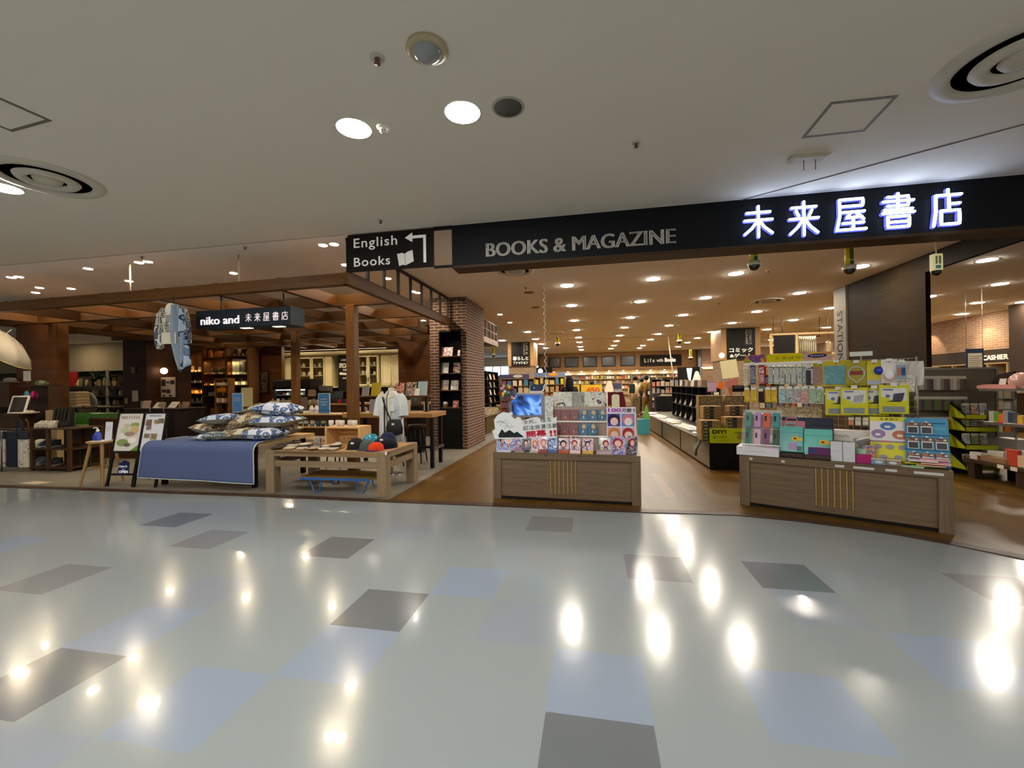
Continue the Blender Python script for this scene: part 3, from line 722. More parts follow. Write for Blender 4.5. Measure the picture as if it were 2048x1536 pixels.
for k in range(9): MB().ball((.045*math.cos(k*2.4)*(k/9)**.5, .04*math.sin(k*2.4)*(k/9)**.5, .085+.02*(k % 2)), .024, 8, m=5).build('ball', M('#e8d9c8', .5), t)

# left boarded pillar, darker boarded pillar
xl, xr = S.y_(33, 760, 1.7)[0], S.y_(112, 760, 1.7)[0]
mb = MB(); mb.box(xl, xr+.0, 1.7, 1.92, .006, ZB+.13)
struct('pillar_left', mb, m_dwood2, S, label='brown boarded pillar at the left end of the shop', cat='pillar')
mb = MB(); mb.box(-12.0, -11.27, 4.6, 5.75, .006, H)
mb.prism([(-11.27, 4.6), (-11.20, 4.6), (-11.0, 5.75), (-11.27, 5.75)], .006, H, plane='xy')
struct('pillar_dark', mb, m_dwood, S, label='dark boarded pillar with a globe lamp', cat='pillar')
# back walls of this shop
mb = MB(); mb.box(-12.6, -3.3, 9.45, 9.6, 0, H); mb.box(-5.5, -5.35, 8.6, 9.5, 0, H)
struct('wall_kitchen', mb, m_dwood, S, label='dark boarded wall behind the kitchen cabinets')
mb = MB(); mb.box(-12.7, -12.55, 6.9, 9.6, 0, H); mb.box(-10.0, -9.2, 7.35, 7.5, 0, ZT)
struct('wall_inner', mb, m_dwood2, S, label='brown boarded wall beside the goods shelves')
mb = MB(); mb.box(-26, -12.55, 9.2, 9.35, 0, 2.25, 0); mb.box(-26, -12.55, 9.0, 9.35, 2.25, H, 1)
struct('wall_left_rear', mb, [M('#3a362f', .8), M('#8f8168', .8)], S, label='grey rear wall with a beige bulkhead at the far left')
mb = MB(); mb.box(-5.35, -3.05, 8.0, 8.1, 0, H, 0); mb.box(-3.7, -3.05, 7.95, 8.0, .006, 2.6, 1)
struct('wall_right_inner', mb, [m_dwood2, M('#a58a62', .7)], S, label='brown boarded wall right of the kitchen cabinets')

# ------------------------------------------------------------------ kitchen wall cabinets
m_cab = M('#cdbf92', .5); m_cab2 = M('#d6c9a0', .5)
kc = thing('kitchen_cabinet', 'long cream wall cabinet with louvred and glazed doors behind the counter', 'cabinet', S, -8.23, 9.0, 1.44)
CW = 5.4; x0 = -CW/2
MB().box(x0, x0+CW, .35, .42, 0, 1.2).build('back', M('#b7a981'), kc)
MB().prism([(0, 1.14), (-.10, 1.2), (-.12, 1.26), (-.12, 1.30), (.44, 1.30), (.44, 1.14)], x0-.06, x0+CW+.06, plane='yz').build('cornice', m_cab2, kc)
MB().box(x0, x0+CW, 0, .42, -.02, .02).build('bottom', m_cab, kc)
def louvre(xa, xb):
    w = xb-xa
    for k in range(2):
        a = xa+k*w/2+.01; b = xa+(k+1)*w/2-.01
        mb = MB(); mb.box(a, a+.06, -.02, .02, .03, 1.12); mb.box(b-.06, b, -.02, .02, .03, 1.12); mb.box(a, b, -.02, .02, .03, .09); mb.box(a, b, -.02, .02, 1.06, 1.12)
        d = mb.build('door', m_cab, kc); q = MB()
        for j in range(22): 
            z = .10+j*.0445; q.add([(a+.06, -.012, z), (b-.06, -.012, z), (b-.06, .012, z+.05), (a+.06, .012, z+.05), (a+.06, -.004, z-.002), (b-.06, -.004, z-.002), (b-.06, .018, z+.048), (a+.06, .018, z+.048)], [(0,1,2,3),(4,7,6,5),(0,4,5,1),(2,6,7,3),(0,3,7,4),(1,5,6,2)])
        q.build('louvre_slats', m_cab2, d)
def glazed(xa, xb, n=2):
    w = (xb-xa)/n
    for k in range(n):
        a = xa+k*w+.008; b = xa+(k+1)*w-.008
        mb = MB(); mb.box(a, a+.05, -.02, .02, .03, 1.12); mb.box(b-.05, b, -.02, .02, .03, 1.12); mb.box(a, b, -.02, .02, .03, .09); mb.box(a, b, -.02, .02, 1.07, 1.12)
        d = mb.build('door', m_cab, kc); MB().box(a+.05, b-.05, -.004, .002, .09, 1.07).build('pane', M('#f4f2ea', .02, trans=1, ior=1.02, alpha=.25), d)
        MB().box((b-.03 if k == 0 else a+.02), (b-.02 if k == 0 else a+.03), -.045, -.02, .18, .34).build('handle', M('#3a2f22', .4, .6), d)
    for z in (.42, .74): MB().box(xa, xb, .02, .35, z, z+.02).build('shelf_board', m_cab2, kc)
    MB().box(xa-.02, xa+.005, 0, .36, .02, 1.14).build('side', m_cab, kc); MB().box(xb-.005, xb+.02, 0, .36, .02, 1.14).build('side', m_cab, kc)
px2x = lambda px: S.y_(px, 740, 9.0)[0]+8.23
e_ = [px2x(p) for p in (552, 592, 597, 650, 661)]
f_ = [px2x(p) for p in (716, 757, 762, 803)]
louvre(e_[0], e_[1]); glazed(e_[2], e_[3]); MB().box(e_[3]+.02, px2x(664), -.02, .38, .02, 1.14).build('end_panel', m_cab, kc)
glazed(f_[0], f_[1]); louvre(f_[2], f_[3]); MB().box(f_[3], px2x(808), -.02, .38, .02, 1.14).build('end_panel', m_cab, kc)
MB().box(px2x(552)-.06, px2x(552), -.02, .38, .02, 1.14).build('end_panel', m_cab, kc)
cb = thing('chalkboard', 'black menu board with white lettering between the kitchen cabinets', 'sign', S, S.y_(692, 740, 9.0)[0], 8.97, 0)
MB().box(-.30, .30, 0, .04, 1.25, 2.70).build('board', M('#12100e', .7), cb)
for s_, z, w, h in [('A NIKO AND', 2.42, .36, .07), ('SPECIALTY', 2.22, .50, .17), ('Coffee', 2.06, .20, .07), ('ROASTER', 1.76, .22, .05)]:
    text(MB(), s_, 0, -.002, z, w=w, h=h, bold=.02).build('lettering', M('#e0d8c4', .6, emit=.1), cb)
MB().prism([(-.26,1.93),(-.20,1.98),(-.1,1.96),(0,1.95),(.1,1.96),(.20,1.98),(.26,1.93),(.22,1.88),(.1,1.88),(0,1.87),(-.1,1.88),(-.22,1.88)], -.004, 0).build('ribbon', M('#d8d0bc', .6), cb)
# goods in the glazed doors
def jar(name, label, cat, fr, x, y, z, r, h, col, lid=None, group=None):
    t = thing(name, label, cat, fr, x, y, z, group=group)
    MB().lathe([(r*.9, 0), (r, h*.05), (r, h*.72), (r*.6, h*.84), (r*.6, h*.9)], 12).build('body', M(col, .3), t)
    MB().lathe([(r*.66, h*.86), (r*.66, h), (0, h)], 12).build('lid', M(lid or '#3c3128', .4), t); return t
def mug(name, label, fr, x, y, z, r, h, c_top, c_bot, da=0, group=None):
    t = thing(name, label, 'mug', fr, x, y, z, da, group=group)
    MB().lathe([(r*.85, 0), (r, h*.06), (r, h*.5), (r, h), (r*.9, h), (r*.88, h*.1), (0, h*.08)], 16, mis=[0, 0, 1, 1, 1, 1]).build('body', [M(c_bot, .3, coat=.3), M(c_top, .3, coat=.3)], t)
    MB().tube([(r*.95, 0, h*.8), (r*1.35, 0, h*.82), (r*1.6, 0, h*.6), (r*1.5, 0, h*.32), (r*.97, 0, h*.22)], r*.14, 6).build('handle', M(c_top, .3), t); return t
n = 0
for side, (a, b) in (('left', (e_[2], e_[3])), ('right', (f_[0], f_[1]))):
    for zi, z in enumerate((.03, .44, .76)):
        for k in range(5 if zi else 4):
            x = a+.1+(b-a-.2)*k/(4 if zi else 3); rr = random.random()
            if side == 'right' and zi == 0 and k > 1: continue
            lb = '%s, %s from left on the %s shelf of the %s glazed cabinet' % (['small dark bottle','pale canister','white cup'][(k+zi) % 3], ORD[k], ['lowest','middle','top'][zi], side)
            jar('canister', lb, 'jar', S, x-8.23, 9.18, 1.44+z, .05+.02*rr, .12+.1*rr, ['#2a2320','#d9cfb0','#e3dcc8'][(k+zi) % 3], ['#111111','#6b5b42','#d0c6ae'][(k+zi) % 3], group='canisters in the glazed kitchen cabinets')
lp = bpy.data.lights.new('cabinet_lamp', 'AREA'); lp.shape = 'RECTANGLE'; lp.size = 4.6; lp.size_y = .05; lp.energy = 80; lp.color = K_CAFE
lo = bpy.data.objects.new('cabinet_lamp', lp); COL.objects.link(lo); lo.parent = kc; lo.location = (0, -.75, 1.29); lo.rotation_euler = (-.45, 0, 0)
MB().box(-2.4, 2.4, -.80, -.70, 1.30, 1.33).build('lamp_rail', M('#2a2018'), kc)
# counter
m_top = wood('counter_top', '#9c7144', '#b08452', 'x', 2, .4); m_cfront = wood('counter_front', '#3a2414', '#482d19', 'z', 2, .5)
ct = thing('counter', 'long dark counter with pale timber top under the kitchen cabinets', 'counter', S, -6.4, 6.2, .006)
MB().box(-2.9, 2.9, .06, .75, 0, .90).build('body', m_cfront, ct); MB().box(-2.95, 2.95, 0, .8, .90, .95).build('top', m_top, ct)
# cake display case
dc = thing('display_case', 'glass cake case with black curved hood on the counter', 'display case', S, S.y_(586, 805, 6.4)[0], 6.25, .957)
MB().box(-.54, .54, 0, .55, 0, .10).build('base', M('#a79a80', .4), dc)
MB().prism([(0, .42), (-.03, .5), (.0, .68), (.06, .73), (.56, .73), (.56, .42)], -.56, .72, plane='yz').build('hood', M('#120d0a', .35), dc)
MB().prism([(.0, .10), (-.02, .42), (.0, .42), (.012, .10)], -.54, .54, plane='yz').build('front_glass', M('#f0f4f4', .02, trans=1, ior=1.02, alpha=.2), dc)
for s in (-1, 1): MB().box(s*.535-.006, s*.535+.006, .0, .55, .1, .42).build('side_post', M('#2a2522'), dc)
MB().box(-.53, .53, .54, .56, .1, .42).build('back_panel', M('#8a8d88', .3), dc); MB().box(-.52, .52, .1, .5, .25, .262).build('glass_shelf', M('#b7c4c0', .1), dc)
MB().box(-.5, .5, .05, .09, .405, .42).build('lamp_tube', EM((.85, .95, 1.0), 9), dc)
for k in range(12):
    r_ = .04+.015*random.random()
    mb = MB().lathe([(r_, 0), (r_*1.1, r_*.5), (r_*.7, r_*1.2), (0, r_*1.4)], 10)
    one('cake', '%s, %s from left on the %s tier of the glass cake case' % (['cream topped cake','brown bun','yellow tart'][k % 3], ORD[k//2], 'upper' if k % 2 else 'lower'), 'cake', mb, M(['#e8dcc0','#8a5c30','#d8b04a'][k % 3], .6), S, S.y_(586, 805, 6.4)[0]-.42+.165*(k//2), 6.5+.05*(k % 3), .957+(.263 if k % 2 else .101), group='cakes in the display case')
# bits on and over the counter
def standee(label, px, py, y, w, h, front, back='#3a3028', name='paper_sign', cat='sign', group=None, th=.006, lean=.12, txt=None, tcol=WHITE):
    x, z = S.y_(px, py, y)
    t = thing(name, label, cat, S, x, y, z, group=group)
    R_ = Matrix.Rotation(-lean, 4, 'X')
    MB().box(-w/2, w/2, 0, th, 0, h, 0, front=1).xf(R_).build('panel', [M(back), front if not isinstance(front, str) else M(front, .6)], t)
    if txt:
        for (s_, cz, ww, hh) in txt:
            text(MB(), s_, 0, -.0005, cz*h, w=ww*w, h=hh*h, bold=.01).xf(R_).build('lettering', M(tcol, .6), t)
    return t
t = standee('brown kraft bag standing behind the counter near the cake case', 622, 792, 6.1, .20, .19, '#b08d68', name='paper_bag', cat='bag')
MB().box(-.09, .09, .006, .10, 0, .17).build('side_gusset', M('#a07f5c'), t)
standee('mauve notice hanging in front of the counter', 608, 819, 5.9, .24, .36, '#7a6058', lean=0)
standee('small white price card leaning by the cake case', 556, 806, 6.1, .10, .13, '#dcd2c0')
for k, (px, c, l) in enumerate([(545, '#d8a68a', 'pink wrapped pastry box beside the cake case'), (549, '#c98d5c', 'orange pastry packet beside the cake case'), (539, '#b98752', 'brown pastry packet beside the cake case')]):
    x, z = S.y_(px, 800-6*(k % 2), 6.3); one('pastry_box', l, 'box', MB().box(-.05, .05, 0, .1, 0, .09+.03*k, b=.008), M(c), S, x, 6.33+.11*k-.1, .957, group='pastry boxes by the cake case')
rs = thing('coffee_grinder', 'grey coffee machine with hopper behind the counter', 'coffee machine', S, S.y_(650, 800, 6.7)[0], 6.75, .957)
MB().box(-.18, .18, -.15, .15, 0, .12, b=.01).build('base', M('#3a3632', .3, .5), rs); MB().box(-.16, .16, 0, .15, .12, .36, b=.01).build('body', M('#514a44', .3, .5), rs)
MB().prism([(-.17, .52), (.17, .52), (.13, .36), (-.13, .36)], -.13, .13).build('hopper', M('#6a645c', .3), rs)
rs = thing('register', 'dark register terminal on the counter behind the wood post', 'register', S, S.y_(682, 800, 6.7)[0], 6.5, .957)
MB().box(-.16, .16, -.1, .15, 0, .10, b=.01).build('base', M('#222020', .4), rs); MB().box(-.15, .15, 0, .03, .14, .36, b=.005).xf(Matrix.Rotation(-.2, 4, 'X')).build('screen', M('#3d4a50', .2), rs); MB().rod((0, .05, .08), (0, .04, .2), .02).build('stem', M('#222020'), rs)
for k, px in enumerate((612, 618, 626, 633, 640, 646, 672, 680, 688, 694)):
    x, z = S.y_(px, 812, 6.05)
    if k in (6, 7, 8): one('boxed_good', '%s box on the counter ledge behind the wood post, %s in its row' % (['red','blue','dark red'][k-6], ORD[k-6]), 'box', MB().box(-.06, .06, 0, .1, 0, .12), M(['#9c2a22','#26364f','#7a2220'][k-6]), S, x, 6.2+.02, .957, group='boxes on the counter ledge')
    else: jar('bottle', 'small %s bottle on the counter, %s right of the cake case' % (['white','clear','pink'][k % 3], ORD[k]), 'bottle', S, x, 6.27, .957, .035, .13+.03*(k % 2), ['#d8cfc0','#b9b2a2','#cfa79a'][k % 3], group='bottles on the counter')
# high table with stools and the slanted rack of magazines
m_hi = wood('high_top', '#8d673a', '#a57d4c', 'x', 1.6, .38)
ht = thing('high_table', 'high timber table on black steel legs left of the brick pillar', 'table', S, -2.85, 1.85, .006)
MB().box(-.60, 1.09, 0, .72, .875, .955, b=.006).build('top', m_hi, ht)
for x, y in [(-.52, .08), (1.06, .08), (-.52, .64), (1.0, .64)]: MB().box(x-.03, x+.03, y-.03, y+.03, 0, .88).build('leg', m_iron, ht)
MB().box(-.52, 1.06, .33, .37, .30, .34).build('foot_rail', m_iron, ht); MB().box(1.01, 1.07, .08, .64, .30, .34).build('side_rail', M('#4a4540', .4, .5), ht)
rk = thing('book_riser', 'dark wood riser on the high table carrying a row of magazines', 'shelf', S, -2.66, 2.2, .961)
MB().box(-.76, .72, 0, .26, .27, .295).build('board', wood('riser', '#4a2e18', '#5a3a20', 'x'), rk)
for x in (-.66, .10, .62): MB().box(x-.02, x+.02, .08, .14, 0, .27).build('support', m_iron, rk); MB().box(x-.04, x+.04, .05, .17, 0, .012).build('foot', m_iron, rk)
zr = .961+.296
for i, (px, w, h, p, l, c) in enumerate([(730, .14, .19, 4, 'grey leaflet on the high table riser, first from left', '#8f877c'), (751, .19, .25, None, 'yellow folder standing on the high table riser', '#a58f1e'), (777, .10, .10, 2, 'low dark box on the high table riser', '#3a2c28'),
        (798, .17, .24, 5, 'red and black magazine on the high table riser', None), (821, .20, .25, 2, 'dark magazine with green title picture on the high table riser', None), (844, .18, .26, 1, 'pale blue magazine at the right end of the riser', '#9fae b0'.replace(' ', '')), (836, .09, .13, 4, 'small white card in front of the pale blue magazine', '#ddd5c6')]):
    x, _ = S.y_(px, 785, 2.24)
    leaned('magazine', l, 'magazine', S, x, 2.235+(-.05 if i == 6 else .0), zr, w, h, [PAP, M(c, .5) if c else art(40+i, MAGP[p], 15)], 'magazines on the high table riser', lean=.22)
for i, (px, w, h, c, l) in enumerate([(750, .20, .24, '#7b7a76', 'grey notice under the riser behind the mannequin shoulder'), (815, .13, .22, '#b4a892', 'beige notice under the riser right of the mannequin')]):
    x, _ = S.y_(px, 810, 2.1); leaned('notice', l, 'sign', S, x, 2.06, .962, w, h, [M(c), M(c)], lean=.15)
for i, px in enumerate((719, 726, 742)):
    x, _ = S.y_(px, 800, 2.3); mug('mug', '%s mug under the riser near the wood post, %s from left' % (['cream printed','cream','brown'][i], ORD[i]), S, x, 2.36, .962, .032, .085, ['#d9c9a6','#cbb794','#7a4a30'][i], ['#d9c9a6','#cbb794','#7a4a30'][i], group='mugs under the riser')
x, z = S.y_(852, 800, 2.3); one('framed_card', 'black framed card at the right end under the riser', 'frame', MB().box(-.05, .05, 0, .01, 0, .17, 0, front=1).xf(Matrix.Rotation(-.1, 4, 'X')), [m_iron, M('#a59a86')], S, x, 2.3, .962)
pt = thing('potted_plant', 'dark green potted plant behind the high table riser', 'plant', S, S.y_(832, 790, 3.6)[0], 3.6, 1.0)
st_ = thing('plant_stand', 'black stand under the dark green plant behind the riser', 'stand', S, S.y_(832, 790, 3.6)[0], 3.6, .006); MB().box(-.15, .15, -.15, .15, 0, .99).build('body', m_iron, st_)
MB().lathe([(.09, 0), (.12, .18), (.10, .18), (0, .16)], 14).build('pot', M('#3a332c'), pt)
mb = MB()
for k in range(46):
    a = random.random()*2*PI; r1 = .06+.26*random.random(); z1 = .22+.42*random.random(); d = Vector((math.cos(a), math.sin(a), 0)); c0 = d*.02+Vector((0, 0, .18)); c1 = d*r1+Vector((0, 0, z1)); s = Vector((-d.y, d.x, 0))*.028
    mid = (c0+c1)/2+Vector((0, 0, .06)); mb.add([c0, mid+s, c1, mid-s, mid+Vector((0, 0, .006))], [(0, 1, 4), (1, 2, 4), (2, 3, 4), (3, 0, 4), (0, 3, 2, 1)])
mb.build('leaves', M('#1d2f14', .5), pt)
def stool(x, y, label, da=0):
    t = thing('bar_stool', label, 'stool', S, x, y, .006, da, group='bar stools at the high table')
    MB().lathe([(.15, 0), (.17, .012), (.17, .03), (.15, .042), (0, .044)], 20, c=(0, 0, .66)).build('seat', wood('stool', '#3a2414', '#4a3020', 'x'), t)
    for k in range(4):
        a = PI/4+k*PI/2; MB().rod((.19*math.cos(a), .19*math.sin(a), 0), (.11*math.cos(a), .11*math.sin(a), .665), .012, n=8).build('leg', m_iron, t)
    MB().tube([(.165*math.cos(2*PI*k/16), .165*math.sin(2*PI*k/16), .22) for k in range(16)], .008, 6, closed=True).build('foot_ring', m_iron, t)
for (px, py, l) in [(835, 925, 'black bar stool at the near right end of the high table'), (800, 930, 'black bar stool behind the mannequin at the high table'), (675, 935, 'black bar stool seen between table leg and post')]:
    x, y = S.z_(px, py); stool(x, y, l)

# ------------------------------------------------------------------ display table with plates, crate, caps
m_dt = wood('display_table', '#7c6850', '#8f7a60', 'x', 1.4, .5, 16); m_dtz = wood('display_table', '#7c6850', '#8f7a60', 'z', 1.4, .5, 16); m_dty = wood('display_table', '#7c6850', '#8f7a60', 'y', 1.4, .5, 16)
dt = thing('display_table', 'light brown timber table carrying plates and caps at the shop front', 'table', S, -2.53, 0, .008)
MB().box(-.88, .88, 0, .98, .535, .575, b=.004).build('top', wood('table_face', '#a97f50', '#bb9262', 'x', 1.4, .45), dt)
for s in (-1, 1):
    for y in (.0, .86): MB().box(s*.88-(.13 if s > 0 else 0), s*.88+(.13 if s < 0 else 0), y-.002, y+.122, 0, .577, b=.004).build('leg', m_dtz, dt)
for y, n_ in ((.012, 'apron'), (.93, 'apron')): 
    MB().box(-.76, .76, y, y+.035, .36, .44).build('stretcher', m_dt, dt); MB().box(-.76, .76, y-.012, y+.035, .505, .577).build(n_, m_dt, dt)
for s in (-1, 1): MB().box(s*.845-.02, s*.845+.02, .12, .86, .36, .44).build('side_stretcher', m_dty, dt); MB().box(s*.862-.02, s*.862+.02, .12, .86, .50, .577).build('side_apron', m_dty, dt)
bn = thing('low_bench', 'low wood bench on blue bent steel legs under the plate table', 'bench', S, -2.42, .28, .008, .02)
MB().box(-.55, .55, -.14, .30, .19, .215, b=.004).build('seat', wood('bench', '#7d5a2c', '#92703c', 'x', 2, .45), bn)
MB().box(-.56, .46, -.155, -.135, .17, .20).build('front_rail', M('#2d5fa6', .4), bn); MB().box(-.56, .56, .30, .315, .17, .20).build('back_rail', M('#2d5fa6', .4), bn)
for s in (-1, 1):
    MB().tube([(s*.44, -.13, .18), (s*.36, -.14, .012), (s*.27, -.14, .012), (s*.26, -.13, .18)], .010, 6).build('leg', M('#2d5fa6', .4), bn)
    MB().tube([(s*.44, .29, .18), (s*.36, .29, .012), (s*.27, .29, .012), (s*.26, .29, .18)], .010, 6).build('leg', M('#2d5fa6', .4), bn)
zt = .584
PLC = [('#d8cdb8','#3d322b'),('#e2dccc','#6a4a35'),('#cfc4b2','#2c2623'),('#ddd6c6','#8a5b3c'),('#e6e0d2','#4a423a')]
k = 0
for row, y in enumerate((.10, .24, .38)):
    for i in range(6):
        px = (560, 585, 610, 632, 655, 672)[i]+row*6-6
        x, _ = S.y_(px, 898, y)
        if x > -2.42 or (row == 2 and i > 3): continue
        stack = 1+(i*row) % 3
        for q in range(stack):
            c, rim = PLC[(i+row+q) % 5]; r = .088-.008*((i+q) % 3)
            c, rim = ('#ded5c2', rim)
            t = thing('plate', '%s dish with %s rim, %s from left in the %s row%s' % ('small' if (i+q) % 2 else 'wide', 'dark' if c != '#e6e0d2' else 'grey', ORD[i], ['front','middle','back'][row], ('' if stack == 1 else [', bottom',', second',', third'][q])), 'plate', S, x, y, zt+q*.018, group='dishes on the plate table')
            MB().lathe([(r*.5, 0), (r*.62, .004), (r*.98, .026), (r, .030)], 18).build('rim', M('#d6ccb8' if (i+q) % 3 else rim, .35, coat=.3), t); MB().lathe([(r*.985, .029), (r*.6, .009), (0, .007)], 18).build('well', art(60+(i % 3), [c, c, c, rim, c], 45, kind='noise'), t)
x, _ = S.y_(637, 885, .62)
for k in range(3): one('cup_nest', 'dark speckled bowl, %s of the three stacked behind the plates' % ORD[k], 'bowl', MB().lathe([(.035, 0), (.062, .05), (.058, .05), (.03, .008), (0, .008)], 16), art(71, ['#2a2624','#3a3430','#d8d0c4','#2a2624'], 60), S, x, .62, zt+.022*k, group='speckled bowls')
# crate with glasses
cr = thing('crate', 'pale slatted wooden crate on its side with glasses on top', 'crate', S, -2.56, .62, zt)
m_cr = wood('crate', '#c79a62', '#d8ae76', 'x', 2, .55)
MB().box(-.27, .27, -.16, .16, .255, .275).build('top_board', m_cr, cr); MB().box(-.27, .27, -.16, .16, 0, .018).build('bottom_board', m_cr, cr)
for s in (-1, 1): MB().box(s*.26-.012, s*.26+.012, -.16, .16, .018, .255).build('end_board', m_cr, cr)
for k in range(4): MB().box(-.25, .25, .145, .157, .025+k*.058, .072+k*.058).build('slat', m_cr, cr)
for i, px in enumerate((664, 675, 686, 699, 711)):
    x, _ = S.y_(px, 840, .62); r = .030; c = ['#d8cfc2','#cfb8a8','#c9c4bd','#bcb4aa','#d2c8ba'][i]
    t = thing('glass', '%s striped tumbler on the crate, %s from left' % (['white','pink','grey','grey','beige'][i], ORD[i]), 'glass', S, x, .60+.03*(i % 2), zt+.275, group='tumblers on the crate')
    MB().lathe([(r*.9, 0), (r, .01), (r*1.05, .085), (r*.98, .085), (r*.9, .01), (0, .008)], 14).build('wall', M(c, .2, alpha=.85), t); q = MB()
    for a in range(10): q.rod((r*1.03*math.cos(a*.628), r*1.03*math.sin(a*.628), .012), (r*1.07*math.cos(a*.628), r*1.07*math.sin(a*.628), .08), .002, n=4)
    q.build('stripes', M('#f0eade', .5), t)
x, _ = S.y_(676, 885, .42); mug('mug', 'small pale cup below the crate on the plate table', S, x, .42, zt, .034, .065, '#cfc6b4', '#cfc6b4')
# caps
def cap(px, py, y, label, c, brim, r=.085, da=0, h=.11, z=zt):
    r *= 1.18; h *= 1.2
    x, _ = S.y_(px, py, y); t = thing('cap', label, 'cap', S, x, y, z, da, group='caps on the plate table')
    mb = MB().lathe([(r, 0), (r*1.0, h*.35), (r*.88, h*.65), (r*.55, h*.92), (r*.12, h*1.0), (0, h)], 18, mi=0); mb.xf(Matrix.Diagonal((1, 1.12, 1, 1))); mb.build('crown', c if not isinstance(c, str) else cloth('cap'+c[1:], c), t)
    q = MB(); pl = [(-r*.92, -.02)]+[(-r*.95*math.cos(PI*k/10), -r*.9-.055*math.sin(PI*k/10)) for k in range(11)]+[(r*.92, -.02)]
    q.prism(pl, .004, .010, plane='xy'); q.build('brim', cloth('brim'+brim[1:], brim), t); MB().ball((0, 0, h), .008, 8, m=5).build('button', M(brim), t); return t
cap(752, 905, .17, 'orange cap with purple brim at the table corner, white tag hanging', cloth('capor', '#d8401c', '#c8381a'), '#2a2080', .082, -.25, .09)
cap(735, 905, .20, 'grey green cap on the plate table, left of the orange cap', '#44524a', '#3d4a43', .08, -.5, .11)
cap(712, 895, .30, 'black furry cap on the plate table, front left of the caps', '#262022', '#1e1a1c', .095, .3, .12)
cap(742, 885, .50, 'turquoise patterned bucket cap behind the green cap', art(77, ['#0e4a6a','#1a86a8','#3aa8c0','#123a5a'], 22), '#0e4a6a', .10, .2, .15)
cap(766, 890, .44, 'navy cap with white label, front of the dark pile', '#1a2036', '#141a2c', .10, -.3, .12)
cap(776, 885, .62, 'navy cap at the back right of the plate table', '#1c2342', '#161c36', .10, .5, .16)
cap(778, 896, .42, 'black cap at the right edge of the plate table', '#14141c', '#101018', .095, -.2, .10)
x, z = S.y_(783, 903, .02); one('price_tag', 'white round paper tag hanging from the orange cap', 'tag', MB().prism([(.014*math.cos(k*.5236), .024*math.sin(k*.5236)) for k in range(12)], -.002, 0), M('#e8e2d4'), S, x-.06, -.012, .575)
for px, py, y, l in [(707, 886, .20, 'white paper tag on the black furry cap'), (765, 879, .33, 'white label on the front navy cap')]:
    x, z = S.y_(px, py, y); one('price_tag', l, 'tag', MB().box(-.022, .022, -.003, 0, -.012, .012), M('#e8e2d4'), S, x, y-.03, z)
# bust mannequin in white shirt with black bag
mx, my = S.y_(783, 850, 1.35)[0], 1.35
mn = thing('mannequin', 'headless mannequin in pale shirt over striped top behind the caps', 'mannequin', S, mx, my, .006, -.12)
m_shirt = cloth('shirt', '#ccd3d8', '#bfc8ce'); m_shirt_l = cloth('shirtl', '#d8d2c2', '#cfc9ba')
def ring_body(rows, n=24, th0=0, th1=2*PI):
    vs = []; fs = []
    for (z, rx, ry, cx, cy) in rows:
        for i in range(n): t = 2*PI*i/n; vs.append((cx+rx*math.cos(t), cy+ry*math.sin(t), z))
    for k in range(len(rows)-1):
        for i in range(n): fs.append((k*n+i, k*n+(i+1) % n, (k+1)*n+(i+1) % n, (k+1)*n+i))
    return vs, fs
MB().rod((0, 0, 0), (0, 0, .75), .018).build('pole', M('#8a8378', .3, .8), mn); MB().lathe([(.17, 0), (.17, .012), (.03, .02)], 20).build('base', M('#8a8378', .3, .8), mn)
vs, fs = ring_body([(.70, .15, .10, 0, 0), (.85, .155, .105, 0, 0), (1.0, .14, .10, 0, 0), (1.15, .165, .11, 0, 0), (1.26, .16, .10, 0, 0), (1.32, .085, .075, 0, .01), (1.345, .056, .056, 0, .01)])
MB().add(vs, fs, 0, True).build('torso', art(80, ['#1f1d22','#e0dcd2','#1f1d22','#e0dcd2'], 6, kind='lines', dist=.02), mn)
MB().lathe([(.056, 1.335), (.05, 1.39), (.052, 1.40), (0, 1.405)], 16, c=(0, .01, 0)).build('neck', M('#cfc4ae', .4), mn)
vs, fs = ring_body([(.52, .225, .13, 0, 0), (.70, .215, .14, 0, 0), (.90, .205, .145, 0, 0), (1.08, .205, .145, 0, 0), (1.20, .205, .13, 0, 0), (1.27, .165, .105, 0, .01), (1.315, .095, .085, 0, .01), (1.345, .075, .075, 0, .015)])
n_ = 24
fs = [f for f in fs if not (f[0] % n_ in (17, 18) )]
ob = MB().add(vs, fs, 0, True).build('shirt', m_shirt, mn); so = ob.modifiers.new('thick', 'SOLIDIFY'); so.thickness = .006
for s in (-1, 1):
    MB().tube([(s*.15, .01, 1.265), (s*.205, .0, 1.20), (s*.225, -.01, 1.08), (s*.24, -.02, .95)], [.07, .075, .075, .078], 14).build('sleeve', m_shirt, mn)
MB().prism([(-.085, 1.35), (-.02, 1.23), (-.115, 1.255), (-.15, 1.30)], -.115, -.105).build('collar', m_shirt_l, mn); MB().prism([(.085, 1.35), (.02, 1.23), (.115, 1.255), (.15, 1.30)], -.115, -.105).build('collar', m_shirt_l, mn)
MB().prism([(.035, .53), (.10, .53), (.07, 1.22), (.045, 1.22)], -.158, -.150).build('placket', m_shirt_l, mn)
MB().box(.07, .16, -.155, -.145, 1.03, 1.14).build('pocket', m_shirt, mn)
bg = thing('shoulder_bag', 'black soft shoulder bag slung across the mannequin', 'bag', S, mx, my, .006, -.12)
vs, fs = ring_body([(.66, .05, .03, .17, -.17), (.68, .14, .055, .17, -.17), (.78, .15, .06, .17, -.175), (.88, .115, .035, .17, -.17), (.905, .10, .012, .17, -.165)])
mb = MB().add(vs, fs, 0, True); mb.build('body', M('#23252a', .5), bg)
